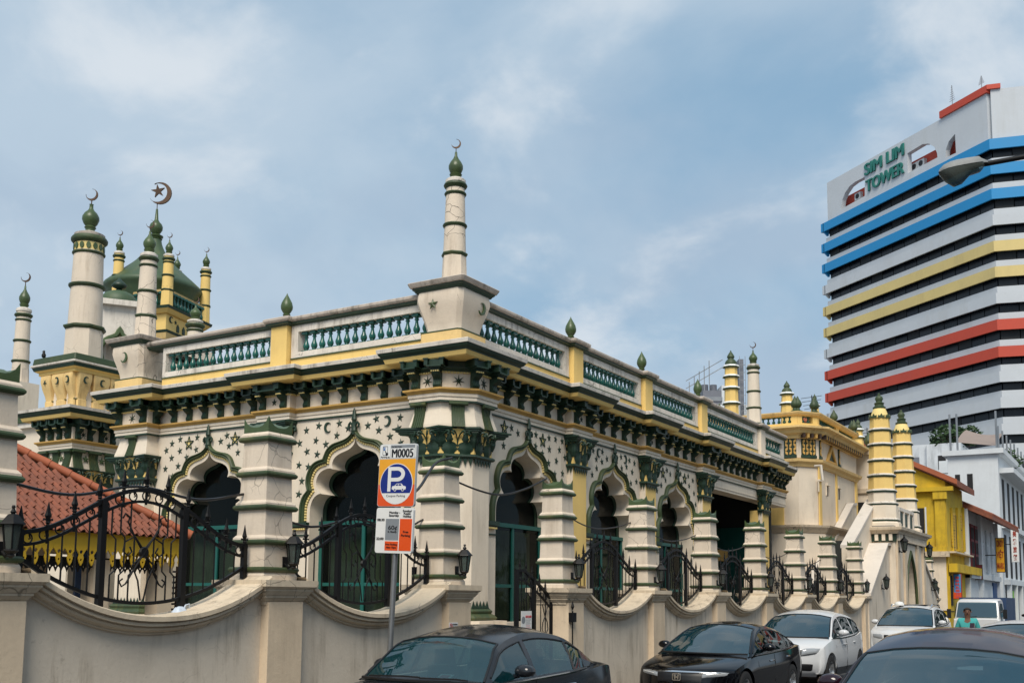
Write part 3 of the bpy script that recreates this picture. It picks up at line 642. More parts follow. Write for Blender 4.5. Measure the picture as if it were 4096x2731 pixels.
def parapet(F, x0, x1, n, m0=.16, m1=.16):
    b = MB(); b.box(x0, x1, .0, .28, 6.80, 7.10); ob('parapet_base', b, 'yellow', hall, F)
    b = MB(); b.box(x0, x1, -.025, .26, 7.10, 7.128); ob('parapet_line', b, 'green_moss', hall, F)
    b = MB(); b.box(x0, x1, .0, .26, 7.128, 7.26); b.box(x0, x1, 0, .26, 7.72, 7.869); b.box(x0, x0 + m0, 0, .26, 7.26, 7.72); b.box(x1 - m1, x1, 0, .26, 7.26, 7.72); rl = ob('balustrade', b, 'white_trim', hall, F)
    a = x0 + m0 + .13; c = x1 - m1 - .13
    for i in range(n): ob('baluster', BALU, None, rl, F @ T(a + (c - a) * i / (n - 1), .13, 7.26) @ RZ(random.uniform(-.04, .04)))
parapet(FL, -20.5, PIL - .27, 15, .10, .10); parapet(FL, PIL + .27, -12.5, 15, .2, .02)
parapet(FR, 17.75, COLS[0] - .27, 15, .02, .2)
for a_, c_ in zip(COLS[:-1], COLS[1:]): parapet(FR, a_ + .27, c_ - .27, 14 if c_ - a_ < 5 else 20)
parapet(FR, COLS[3] + .27, 38.9, 7)
FIN = [(.11, 0), (.11, .02), (.06, .045), (.05, .08), (.075, .11), (.09, .14), (.065, .16), (.10, .21), (.132, .27), (.138, .33), (.12, .41), (.085, .48), (.045, .55), (.018, .60), (.004, .64)]
_b = MB(); _b.lathe(FIN, 14); FINM = _b.mesh('bud_finial', 50); FINM.materials.append(MATS['green_glaze'])
for F, cs in ((FL, [PIL]), (FR, COLS)):
    for i, c in enumerate(cs):
        last = F is FR and i == 3
        b = MB(); b.box(c - .24, c + .24, -.12, .3, 6.80, 7.869); pd = ob('pedestal', b, 'cream' if last else 'yellow', hall, F)
        if not last: ob('bud_finial', FINM, None, pd, F @ T(c, .1, 8.055))

def ringloft(c, prof, ch=.0):
    """square (half, z) rings with chamfered corners"""
    b = MB(); rows = []
    for h, z in prof:
        k = min(ch, h * .6); r = [(h, -h + k), (h, h - k), (h - k, h), (-h + k, h), (-h, h - k), (-h, -h + k), (-h + k, -h), (h - k, -h)]
        rows.append([(c[0] + x, c[1] + y, z) for x, y in r] + [(c[0] + r[0][0], c[1] + r[0][1], z)])
    b.strip(rows); n = len(rows[0]); o = 0; b.f += [tuple(reversed(range(0, n - 1))), tuple(range((len(rows) - 1) * n, len(rows) * n - 1))]; return b
def crescent_top(b, c, z, r, ang, rod):
    """thin rod with an upright crescent; opening turned upwards to one side"""
    b.tube([(c[0], c[1], z), (c[0], c[1], z + rod)], r * .09, 6)
    poly = [(-x, y) for x, y in crescent_poly(14, .24, .88)]; d = Vector((cos(ang), sin(ang))); n = Vector((-d.y, d.x)); rt = radians(-48)
    t = r * .10; vs = []
    for s in (-1, 1):
        for x, y in poly:
            X = x * cos(rt) - y * sin(rt); Z = x * sin(rt) + y * cos(rt)
            vs.append((c[0] + d.x * X * r + n.x * s * t, c[1] + d.y * X * r + n.y * s * t, z + rod + r * .9 + Z * r))
    m = len(poly); tri = tessellate_polygon([[Vector((x, y, 0)) for x, y in poly]])
    b.add(vs, [tuple(q) for q in tri] + [tuple(i + m for i in reversed(q)) for q in tri] + [(i, (i + 1) % m, m + (i + 1) % m, m + i) for i in range(m)])
VIEW_ANG = HEAD            # crescents stand roughly square to the street corner
def minaret(parent, c, z0, zoct, ztop, r0, r1, rings, mat_='cream_cracked', ring='green_moss', bulb=1.0, moon=.13, cap=True, moon_ang=None, rmat='bronze'):
    """octagonal foot, tapering round shaft, ring mouldings, bulb finial and crescent"""
    def rad(z): return r0 + (r1 - r0) * (z - z0) / (ztop - z0)
    b = MB()
    if zoct > z0: b.lathe([(rad(z0) * 1.06, z0), (rad(zoct) * 1.04, zoct)], 8, (c[0], c[1], 0), pi / 8)
    ob('minaret_foot', b, mat_, parent) if zoct > z0 else None
    b = MB(); b.lathe([(rad(zoct), zoct), (r1, ztop)], 20, (c[0], c[1], 0)); sh = ob('minaret_shaft', b, mat_, parent, smooth=40)
    for z, w in rings:
        r = rad(z); b = MB(); n = 8 if z <= zoct + .02 else 20
        b.lathe([(r * .9, z - .05 * w), (r * 1.05, z - .05 * w), (r + .035 * w, z - .02 * w), (r + .045 * w, z), (r + .035 * w, z + .025 * w), (r * .9, z + .04 * w)], n, (c[0], c[1], 0), pi / 8 if n == 8 else 0)
        ob('ring_moulding', b, ring, sh, smooth=40)
    r = r1; k = bulb
    if cap:
        b = MB(); b.lathe([(r, ztop - .02), (r * 1.12, ztop), (r * 1.12, ztop + .06 * k), (r * .8, ztop + .10 * k)], 20, (c[0], c[1], 0)); ob('minaret_cap', b, 'white_trim', sh, smooth=40)
    zt = ztop + .08 * k
    b = MB(); b.lathe([(r * .55, zt), (r * .50, zt + .04 * k), (r * .62, zt + .08 * k), (r * .70, zt + .11 * k), (r * .55, zt + .13 * k), (r * .66, zt + .17 * k), (r * .80, zt + .24 * k), (r * .80, zt + .30 * k), (r * .60, zt + .38 * k), (r * .30, zt + .46 * k), (r * .16, zt + .52 * k), (r * .13, zt + .60 * k), (.012, zt + .61 * k)], 16, (c[0], c[1], 0))
    ob('bulb_finial', b, 'green_glaze', sh, smooth=50)
    if moon:
        b = MB(); crescent_top(b, c, zt + .59 * k, moon * .88, VIEW_ANG if moon_ang is None else moon_ang, moon * .9); ob('crescent_moon', b, rmat, sh)
    return sh
for nm, c in (('corner', TC), ('left', TL)):
    ob('urn_base', ringloft(c, [(.50, 6.80), (.50, 7.17)], .06), 'yellow_worn', hall)
    ob('urn_line', ringloft(c, [(.44, 7.17), (.505, 7.175), (.505, 7.20), (.44, 7.215)], .06), 'green_moss', hall)
    u = ob('urn', ringloft(c, [(.43, 7.21), (.425, 7.26), (.445, 7.36), (.49, 7.52), (.545, 7.70), (.575, 7.84), (.57, 7.96), (.555, 8.02)], .09), 'cream_cracked', hall, smooth=30)
    ob('urn_moulding', ringloft(c, [(.55, 8.02), (.585, 8.03), (.60, 8.06), (.635, 8.09), (.635, 8.105), (.5, 8.105)], .05), 'green_dark', u)
    ob('urn_slab', ringloft(c, [(.60, 8.106), (.66, 8.12), (.68, 8.155), (.70, 8.20), (.69, 8.215), (.30, 8.29)], .04), 'weathered_coping', u)
    if nm == 'corner': ob('urn_star', STAR5Y, None, u, T(c[0] - .12, c[1] - .565, 7.74) @ S(.125, .14, .125))
    ob('urn_crescent', CRESY, None, u, (T(c[0] + .56, c[1] + .18, 7.72) @ RZ(pi / 2) if nm == 'corner' else T(c[0] - .05, c[1] - .545, 7.72)) @ RY(pi + .35) @ S(.115, .14, .135))
minaret(hall, TC, 8.27, 8.90, 10.44, .255, .19, [(8.90, 1), (9.52, .9), (10.20, .8), (10.38, 1.3)], moon=.115)
minaret(hall, TL, 8.27, 8.90, 10.44, .26, .195, [(8.88, 1), (9.52, .9), (10.20, .8), (10.38, 1.3)], moon=.12)
# white minaret on the last pedestal of the street front
minaret(hall, (-12.0, COLS[3]), 8.06, 8.68, 10.20, .255, .19, [(8.12, .6), (8.68, 1), (9.28, .9), (9.96, .8), (10.14, 1.3)], bulb=.85, moon=.13, mat_='cream')
# ---------------------------------------------------------------- boundary wall
PY = [5.54 + 3.59 * i for i in range(-1, 10)]      # pier centres along the street
FW = T(-8.78, 0, 0) @ RZ(pi / 2)                   # local x = street direction, y inwards
wall = thing('boundary_wall', 'long cream street wall with swooping copings and banded square piers', 'wall', (-8.9, 5.54, 0))
def wz(s): return 1.65 + .175 * abs(s) ** 2.2
NS = 21
def wall_bay(a, c):
    mid = (a + c) / 2; h = (c - a) / 2
    pts = [(mid - h + 2 * h * i / (NS - 1)) for i in range(NS)]
    p = [(x, wz(x - mid) - .14) for x in pts]
    w = ob('wall_panel', MB().prism([(a, 0.0), (c, 0.0)] + list(reversed(p)), 0, .30, 'y'), 'plaster_wall', wall, FW)
    b = MB(); prof = [(.40, -.19), (.40, -.01), (-.14, 0), (-.16, -.012), (-.16, -.06), (-.115, -.064), (-.115, -.074), (-.13, -.08), (-.13, -.108), (-.085, -.112), (-.085, -.122), (-.095, -.128), (-.085, -.15), (-.06, -.165), (-.035, -.17), (-.035, -.19), (.0, -.195)]
    b.strip([[(x, y, wz(x - mid) + dz) for y, dz in prof] for x in pts]); ob('coping', b, 'coping_stone', w, FW)
for i in range(len(PY) - 1):
    if i == 3: continue
    wall_bay(PY[i] + .28, PY[i + 1] - .28)
def sq(b, cx, cy, prof):
    rows = [[(cx + h * x, cy + h * y, z) for x, y in ((-1, -1), (1, -1), (1, 1), (-1, 1), (-1, -1))] for h, z in prof]
    b.strip(rows); o = len(b.v) - len(rows) * 5; b.f += [tuple(reversed(range(o, o + 4))), tuple(range(o + (len(rows) - 1) * 5, o + (len(rows) - 1) * 5 + 4))]; return b
# square finial with four upturned corners
_b = MB(); n = 8; rows = []
for i in range(n + 1):
    r = []
    for j in range(n + 1):
        x = -1 + 2 * i / n; y = -1 + 2 * j / n; m = max(abs(x), abs(y)); e = (abs(x) * abs(y)) ** 3
        r.append((x * .20, y * .20, .06 + .06 * (1 - m) + .125 * e + .03 * (1 - m * m)))
    rows.append(r)
_b.strip(rows)
_edge = [rows[i][0] for i in range(n + 1)] + [rows[n][j] for j in range(1, n + 1)] + [rows[i][n] for i in range(n - 1, -1, -1)] + [rows[0][j] for j in range(n - 1, 0, -1)]
_m = len(_edge); _b.add(_edge + [(x, y, 0) for x, y, z in _edge], [(i, (i + 1) % _m, _m + (i + 1) % _m, _m + i) for i in range(_m)])
PFIN = _b.mesh('pier_finial', 40); PFIN.materials.append(MATS['green_glaze'])
def ring_mesh(h):
    b = MB(); sq(b, 0, 0, [(h - .01, -.035), (h + .035, -.032), (h + .052, -.01), (h + .052, .008), (h + .035, .028), (h - .01, .03)]); return b
LANT = None
def build_lantern(label, M, grp):
    """wall lantern; local y points into the wall"""
    t = thing('wall_lantern', label, 'lantern', M.translation, 0, grp); WM[t] = T(*M.translation)
    b = MB(); b.lathe([(.012, .26), (.02, .245), (.012, .23), (.02, .215), (.03, .20), (.018, .185), (.05, .175), (.115, .10), (.12, .09), (.095, .085)], 6, (0, -.14, 0)); ob('lantern_roof', b, 'iron', t, M)
    b = MB(); b.lathe([(.088, .088), (.058, -.13)], 6, (0, -.14, 0)); ob('lantern_glass', b, 'lantern_glass', t, M)
    b = MB()
    for i in range(6):
        a = 2 * pi * i / 6; b.tube([(.09 * cos(a), -.14 + .09 * sin(a), .088), (.06 * cos(a), -.14 + .06 * sin(a), -.13)], .007, 4)
    ob('lantern_frame', b, 'iron', t, M)
    b = MB(); b.lathe([(.062, -.13), (.068, -.145), (.05, -.16), (.03, -.175), (.035, -.19), (.012, -.21)], 8, (0, -.14, 0)); b.tube([(0, -.14, -.17), (0, -.06, -.19), (0, 0, -.15)], .016, 6); b.box(-.04, .04, -.012, .002, -.2, -.06); ob('lantern_base', b, 'iron', t, M)
    return t
ordw = ['', 'first', 'second', 'third', 'fourth', 'fifth', 'sixth', 'seventh', 'eighth', 'ninth', 'tenth']
for i, y in enumerate(PY + [51.6]):
    b = MB(); b.box(y - .28, y + .28, -.12, .56, 0, 1.79); p = ob('pier', b, 'pedestal_paint', wall, FW)
    b = MB()
    cy = .22
    for h0, h1, z0, z1 in ((.30, .30, 1.76, 1.80), (.31, .34, 1.80, 1.84), (.345, .345, 1.84, 1.865), (.355, .39, 1.865, 1.915), (.395, .395, 1.915, 1.94), (.405, .43, 1.94, 1.965), (.435, .435, 1.965, 2.04)):
        sq(b, y, cy, [(h0 + .05 if False else h0, z0), (h1, z1)])
    ob('pier_cap', b, 'coping_stone', p, FW)
    b = MB(); sq(b, y, .26, [(.275, 2.04), (.275, 2.095), (.25, 2.14)]); sq(b, y, .26, [(.24, 2.14), (.193, 3.745)])
    for z in (2.51, 2.92, 3.315, 3.73):
        h = .24 - .047 * (z - 2.14) / 1.6; sq(b, y, .26, [(h + .03, z), (h + .03, z + .022), (h + .004, z + .055)])
    ob('pier_shaft', b, 'cream_pier', p, FW)
    for z in (2.165, 2.483, 2.892, 3.287, 3.703):
        h = .24 - .047 * (z - 2.14) / 1.6; ob('ring_moulding', ring_mesh(h), 'green_moss', p, FW @ T(y, .26, z), 35)
    ob('pier_finial', PFIN, None, p, FW @ T(y, .26, 3.785))
    if 1 <= i <= 11:
        lab = ('black wall lantern with grey glass on the leftmost pier' if i == 1 else
               'black wall lantern on the pier left of the parking sign' if i == 2 else
               'black wall lantern on the pier just right of the parking sign' if i == 3 else
               'black wall lantern on the lone pier beyond the gatehouse' if i == 11 else
               'black wall lantern on the ' + ordw[i - 3] + ' pier right of the open gateway' if i > 3 else '')
        build_lantern(lab, FW @ T(y + .10, .022, 2.38), 'lanterns on the street piers')

# ---------------------------------------------------------------- iron grilles between the piers
FF = T(-9.04, 0, 0) @ RZ(pi / 2)
_b = MB(); _b.tube([(0, 0, 0), (0, 0, 1)], .0095, 5); BARM = _b.mesh('bar'); BARM.materials.append(MATS['iron'])
_b = MB(); _b.lathe([(.011, -.13), (.011, 0), (.02, .01), (.012, .02), (.022, .03), (.012, .04)], 6); _b.lathe([(.004, .03), (.032, .085), (.022, .11), (.003, .19)], 6, sq=.5)
for s in (-1, 1): _b.tube([(0, 0, .03), (s * .02, 0, .055), (s * .036, 0, .06), (s * .038, 0, .045)], .007, 4)
SPEAR = _b.mesh('spear'); SPEAR.materials.append(MATS['iron'])
_b = MB(); _b.tube([(.048 * cos(a), 0, .048 * sin(a)) for a in [radians(100 + 340 * i / 14) for i in range(15)]] + [(.02, 0, .02), (.028, 0, -.002), (.012, 0, -.006)], .008, 5); SCROLL = _b.mesh('scroll'); SCROLL.materials.append(MATS['iron'])
def jog(sgn):
    b = MB(); b.tube([(0, 0, 0), (0, 0, .27), (sgn * .055, 0, .32), (sgn * .055, 0, .40), (sgn * .055, 0, .66), (0, 0, .71), (0, 0, 1)], .0095, 5); m = b.mesh('jogged_bar'); m.materials.append(MATS['iron']); return m
JOG = {1: jog(1), -1: jog(-1)}
def zt(s): return 2.43 + .52 * cos(pi * max(-1.45, min(1.45, s)) / 2.9) ** 2
def zb(s): return 1.77 + .21 * s * s
def grille(mid, label):
    g = thing('fence_grille', label, 'fence', (-9.04, mid, 1.7), 0, 'iron grilles between the piers')
    F = FF @ T(mid, 0, 0); ss = [-1.46 + 2.92 * i / 28 for i in range(29)]
    for nm, fn, r in (('top_rail', zt, .028), ('second_rail', lambda s: zt(s) - .12, .02), ('bottom_rail', zb, .024)):
        ob(nm, MB().tube([(s, 0, fn(s)) for s in ss], r, 4), 'iron', g, F)
    for s in (-.52, .52): ob('post', MB().box(s - .032, s + .032, -.03, .03, zb(s) - .10, zt(s) - .002), 'iron', g, F)
    for s in (-1.42, 1.42): ob('end_post', MB().box(s - .028, s + .028, -.028, .028, zb(s) - .14, zt(s) + .03), 'iron', g, F)
    for i in range(11):
        s = -1.42 + 2.84 * i / 10; ob('spear', SPEAR, None, g, F @ T(s, 0, zt(s) + .01) @ S(1.25))
    for i in range(17):
        s = -1.34 + 2.68 * i / 16; ob('scroll', SCROLL, None, g, F @ T(s, 0, zt(s) - .06) @ RY(random.uniform(-.2, .2)))
    for s in (-1.27, -1.12, -.97, -.82, -.67, .67, .82, .97, 1.12, 1.27):
        ob('bar', BARM, None, g, F @ T(s, 0, zb(s)) @ S(1, 1, zt(s) - .12 - zb(s)))
    for s in (-.41, -.30, -.18, .18, .30, .41):
        ob('jogged_bar', JOG[-1 if s > 0 else 1], None, g, F @ T(s, 0, zb(s)) @ S(1, 1, zt(s) - .12 - zb(s)))
    b = MB(); zc = 2.30
    for sg in (-1, 1):
        b.tube([(x * sg, .012 * sg, zc + z) for x, z in ((-.27, .34), (-.24, .39), (-.19, .36), (-.20, .30), (-.12, .17), (0, .0), (.13, -.19), (.22, -.33), (.27, -.36), (.30, -.31), (.26, -.28))], .0095, 5)
        b.tube([(x * sg, 0, zc + z) for x, z in ((0, .02), (.12, .16), (.24, .10), (.26, 0), (.20, -.04), (.15, .0), (.18, .05))], .0095, 5)
        b.tube([(x * sg, 0, zc + z) for x, z in ((0, -.02), (.14, -.14), (.06, -.30), (.02, -.50))], .0095, 5)
    ob('scrollwork', b, 'iron', g, F)
    b = MB(); b.lathe([(.0, -.02), (.05, -.02), (.062, 0), (.05, .02), (.0, .02)], 10); ob('rosette', b, 'iron', g, F @ T(0, 0, zc) @ RX(pi / 2))
    return g
glabels = {1: 'wide black iron grille in front of the red tiled pavilion', 2: 'black iron grille partly hidden by the parking sign',
           4: 'first black iron grille right of the gateway, beside the yellow column', 5: 'second black iron grille right of the gateway',
           6: 'third black iron grille right of the gateway, in front of the porch', 7: 'fourth black iron grille right of the gateway', 8: 'fifth black iron grille right of the gateway',
           9: 'last black iron grille before the stair wall'}
for i, l in glabels.items(): grille((PY[i] + PY[i + 1]) / 2 + .05, l)

# ---------------------------------------------------------------- gate leaves
def gate_leaf(M, L, label):
    """hinged at x = L; top falls from x = 0 to x = L"""
    g = thing('gate_leaf', label, 'gate', (M @ Vector((L, 0, .2)))); 
    def tz(x): return 2.30 - .47 * (max(0, x - .18) / (L - .18)) ** 1.35 + .02 * sin(pi * min(1, x / .4))
    xs = [L * i / 14 for i in range(15)]
    ob('top_rail', MB().tube([(x, 0, tz(x)) for x in xs], .03, 4), 'iron', g, M); ob('bottom_rail', MB().tube([(x, 0, .28) for x in xs], .03, 4), 'iron', g, M); ob('second_rail', MB().tube([(x, 0, tz(x) - .16) for x in xs], .02, 4), 'iron', g, M)
    for x in (0, .62 * L / 1.3, L): ob('post', MB().box(x - .032, x + .032, -.03, .03, .2, tz(x) + .03), 'iron', g, M)
    for x in (.16, .32, .46, .80, .96, 1.12):
        if x < L - .05: ob('bar', BARM, None, g, M @ T(x, 0, .28) @ S(1, 1, tz(x) - .28))
    for x in (.1, .3, .5, .75, .95, 1.15):
        if x < L - .05: ob('scroll', SCROLL, None, g, M @ T(x, 0, tz(x) - .08) @ S(1.3)); ob('spear', SPEAR, None, g, M @ T(x, 0, tz(x) + .02))
    for cx_g, cz_g, pp in ((.95, 1.4, ((-.10, .36), (-.02, .18), (.08, .05), (.10, -.06), (.0, -.2), (-.1, -.34))), (.35, 1.75, ((.0, .2), (.12, .1), (.10, -.06), (.0, -.2)))):
        if cx_g > L - .1: continue
        b = MB()
        for sg in (-1, 1): b.tube([(cx_g + sg * x, 0, cz_g + z) for x, z in pp], .009, 5)
        ob('scrollwork', b, 'iron', g, M)
    return g
gate_leaf(T(-9.0, 14.86, 0) @ RZ(pi / 2), 1.18, 'closed black iron gate leaf with white notice next to the pier')
gate_leaf(T(-9.9, 13.26, 0) @ RZ(0), .85, 'open black iron gate leaf seen edge on behind the sign pier')
b = MB(); b.box(15.93 + .20, 15.93 + .34, -.04, .04, 1.46, 1.62); b.tube([(16.2, 0, .28), (16.2, 0, 1.65)], .012, 5); b.lathe([(.003, 0), (.03, .06), (.003, .16)], 6, (16.2, 0, 1.66)); tag(ob('gate_latch', b, 'iron', None, T(-8.62, -.1, 0) @ RZ(pi / 2)), 'black latch box on thin rod beside the gate pier', 'latch')

# ---------------------------------------------------------------- lettering
def text_mesh(s, size, w=None, align='CENTER', ext=.0015, bold=0.0):
    cu = bpy.data.curves.new('lettering', 'FONT'); cu.body = s; cu.size = size; cu.align_x = align; cu.align_y = 'CENTER'; cu.extrude = ext; cu.offset = bold; cu.resolution_u = 4
    o = bpy.data.objects.new('lettering', cu); COL.objects.link(o); bpy.context.view_layer.update()
    me = bpy.data.meshes.new_from_object(o.evaluated_get(bpy.context.evaluated_depsgraph_get())); bpy.data.objects.remove(o); bpy.data.curves.remove(cu)
    if w and len(me.vertices):
        xs = [v.co.x for v in me.vertices]; k = w / max(1e-6, max(xs) - min(xs))
        for v in me.vertices: v.co.x *= k
    me.materials.clear(); return me
STAND = RX(pi / 2)       # text plane xy -> xz, reading from -y
def letters(parent, s, size, x, z, M, mat_, w=None, y=-.002, align='CENTER', bold=0.0, name='lettering'):
    return ob(name, text_mesh(s, size, w, align, bold=bold), mat_, parent, M @ T(x, y, z) @ STAND)
def rrect(x0, x1, z0, z1, r, n=5):
    out = []
    for cx, cz, a in ((x1 - r, z1 - r, 0), (x0 + r, z1 - r, pi / 2), (x0 + r, z0 + r, pi), (x1 - r, z0 + r, 3 * pi / 2)):
        out += [(cx + r * cos(a + pi / 2 * i / n), cz + r * sin(a + pi / 2 * i / n)) for i in range(n + 1)]
    return out
def disc(cx, cz, r, n=32, a0=0, a1=2 * pi): return [(cx + r * cos(a0 + (a1 - a0) * i / n), cz + r * sin(a0 + (a1 - a0) * i / n)) for i in range(n + (0 if a1 - a0 > 6.2 else 1))]

# ---------------------------------------------------------------- parking sign
ps = thing('parking_sign', 'orange and white car park sign with blue P on a leaning grey post', 'sign', (-8.25, 10.55, .1))
MS = T(-8.32, 10.55, 0) @ RY(radians(2.3))
def plate(name, poly, y0, y1, mat_, par=None, M=None): return ob(name, MB().prism(poly, y0, y1, 'y'), mat_, par, MS if M is None else M)
ob('post', MB().tube([(0, .05, .13), (0, .05, 3.6)], .036, 12), 'metal_grey', ps, MS, 40)
up = plate('upper_panel', rrect(-.293, .293, 3.0, 3.80, .035), -.0, .04, 'sign_silver', ps)
Y_ = -.002
plate('header_field', rrect(-.285, .285, 3.61, 3.795, .03), Y_, 0, 'sign_white', up)
plate('orange_field', [(-.288, 3.28), (.288, 3.28), (.288, 3.605), (-.288, 3.605)], Y_, 0, 'sign_orange', up)
plate('red_field', [(.288, 3.278), (-.288, 3.278)] + [(-.288 + .035 - .035 * cos(a), 3.04 - .035 * sin(a)) for a in (0, .4, .8, 1.2, pi / 2)] + [(.288 - .035 + .035 * sin(a), 3.04 - .035 * cos(a)) for a in (0, .4, .8, 1.2, pi / 2)], Y_, 0, 'sign_red', up)
plate('white_disc', disc(0, 3.29, .262), Y_ * 2, 0, 'sign_white', up)
plate('blue_disc', disc(0, 3.29, .252, 36, -.49, pi + .49), Y_ * 3, 0, 'sign_blue', up)
b = MB(); o_ = [(-.135, 3.19), (-.135, 3.505), (.02, 3.505)] + [(.02 + .115 * cos(a), 3.412 + .093 * sin(a)) for a in [pi / 2 - pi * i / 12 for i in range(1, 12)]] + [(.02, 3.319), (-.085, 3.319), (-.085, 3.19)]
i_ = [(-.085, 3.366), (.01, 3.366)] + [(.01 + .068 * cos(a), 3.412 + .046 * sin(a)) for a in [-pi / 2 + pi * i / 10 for i in range(1, 10)]] + [(.01, 3.458), (-.085, 3.458)]
b.prism(o_, Y_ * 4.5, 0, 'y', [i_]); ob('letter_p', b, 'sign_white', up, MS)
car_ = [(-.06, 3.215), (.155, 3.215), (.16, 3.24), (.15, 3.258), (.115, 3.264), (.085, 3.292), (.01, 3.292), (-.02, 3.264), (-.055, 3.258), (-.065, 3.235)]
plate('car_pictogram', car_, Y_ * 4.5, 0, 'sign_white', up)
for x in (-.012, .11): plate('pictogram_wheel', disc(x, 3.213, .021, 12), Y_ * 5.2, 0, 'sign_white', up); plate('pictogram_hub', disc(x, 3.213, .012, 10), Y_ * 5.8, 0, 'sign_blue', up)
plate('pictogram_window', [(-.005, 3.266), (.035, 3.266), (.035, 3.286), (.015, 3.286)], Y_ * 5.5, 0, 'sign_blue', up); plate('pictogram_window', [(.045, 3.266), (.09, 3.266), (.078, 3.286), (.045, 3.286)], Y_ * 5.5, 0, 'sign_blue', up)
letters(up, 'Coupon Parking', .042, 0, 3.135, MS, 'sign_black', .30, -.0045)
for k_ in (-1, 0, 1): letters(up, 'M0005', .155, .075 + .005 * k_, 3.675, MS, 'sign_black', .335, -.0035 - .0003 * k_)
b = MB(); b.prism([(-.118, 3.617), (.272, 3.617), (.272, 3.785), (-.118, 3.785)], -.003, 0, 'y', [[(-.114, 3.621), (.268, 3.621), (.268, 3.781), (-.114, 3.781)]]); ob('code_frame', b, 'sign_grey', up, MS)
plate('code_band', [(-.112, 3.747), (.266, 3.747), (.266, 3.78), (-.112, 3.78)], -.003, 0, 'sign_grey', up); letters(up, 'Car Park Code:', .026, -.02, 3.763, MS, 'sign_black', .16, -.0045)
b = MB(); b.prism(rrect(-.245, -.165, 3.655, 3.775, .012), -.003, 0, 'y', [rrect(-.239, -.171, 3.662, 3.768, .008)]); ob('phone_pictogram', b, 'sign_black', up, MS)
plate('app_icon', [(-.235, 3.72), (-.205, 3.72), (-.205, 3.762), (-.235, 3.762)], -.0035, 0, 'sign_pblue', up); letters(up, 'P', .03, -.22, 3.741, MS, 'sign_white', None, -.005)
plate('hand_pictogram', [(-.212, 3.715), (-.203, 3.719), (-.185, 3.69), (-.16, 3.69), (-.155, 3.665), (-.175, 3.65), (-.195, 3.655), (-.195, 3.68)], -.0045, 0, 'sign_black', up)
letters(up, 'Parking.sg', .03, -.2, 3.634, MS, 'sign_black', .14, -.0045)
lp = plate('lower_panel', rrect(-.293, .293, 2.41, 2.985, .035), 0, .04, 'sign_white', ps)
plate('grey_field', [(-.135, 2.575), (.075, 2.575), (.075, 2.845), (-.135, 2.845)], -.003, 0, 'sign_grey', lp)
plate('red_field', [(-.135, 2.443), (.075, 2.443), (.075, 2.560), (-.135, 2.560)], -.003, 0, 'sign_red', lp); plate('red_field', [(.09, 2.443), (.29 - .01, 2.443), (.28, 2.845), (.09, 2.845)], -.003, 0, 'sign_red', lp)
for s_, sz, x, z, w in (('Monday -', .038, .0, 2.925, .17), ('Saturday', .038, -.01, 2.887, .155), ('Sunday/', .038, .2, 2.945, .14), ('Public', .036, .2, 2.91, .11), ('Holiday', .036, .2, 2.877, .13), ('08:30', .042, -.215, 2.83, .115), ('22:00', .042, -.215, 2.59, .115),
                        ('60¢', .075, -.02, 2.73, .14), ('½ Hourly', .036, -.025, 2.68, .14), ('Free', .042, .19, 2.68, .08), ('Parking', .042, .19, 2.635, .14), ('Free Parking', .034, -.03, 2.52, .18), ('After 10pm', .034, -.03, 2.482, .16)):
    for k_ in (-1, 1): letters(lp, s_, sz, x + .0012 * k_, z, MS, 'sign_black', w, -.0048 - .0002 * k_)
# small plate and notice
MN = T(-8.658, 12.55, 0) @ RZ(pi / 2)
b = MB(); b.prism(rrect(-.11, .11, 1.41, 1.505, .01), -.006, 0, 'y'); np_ = tag(ob('no_parking_plate', b, 'sign_white', None, MN), 'small white no parking plate fixed to the gateway pier', 'sign')
b = MB(); b.prism(disc(-.065, 1.458, .034, 20), -.009, -.006, 'y', [disc(-.065, 1.458, .026, 20)]); b.prism([(-.088, 1.478), (-.083, 1.483), (-.042, 1.438), (-.047, 1.433)], -.0105, -.006, 'y'); ob('no_parking_symbol', b, 'paper_red', np_, MN)
letters(np_, 'NO PARKING', .026, .032, 1.475, MN, 'sign_black', .12, -.009); letters(np_, '禁 止 泊 车', .028, .032, 1.44, MN, 'sign_black', .12, -.009); letters(np_, 'P', .04, -.065, 1.458, MN, 'sign_black', None, -.0085)
MG = T(-8.955, 15.10, 0) @ RZ(pi / 2)
b = MB(); b.box(-.17, .17, -.006, 0, 1.33, 1.65); nt_ = tag(ob('gate_notice', b, 'sign_white', None, MG), 'white paper notice with red heading tied to the gate', 'notice')
ob('notice_photo', MB().prism(disc(-.10, 1.50, .06, 16), -.008, 0, 'y'), 'sign_grey', nt_, MG)
letters(nt_, 'GATE CLOSED', .05, .06, 1.555, MG, 'paper_red', .19, -.0085, bold=.002)
for k_ in range(5): ob('notice_line', MB().box(-.02, .14 - .02 * (k_ % 2), -.008, 0, 1.50 - .032 * k_, 1.506 - .032 * k_), 'sign_black' if k_ < 3 else 'paper_red', nt_, MG)
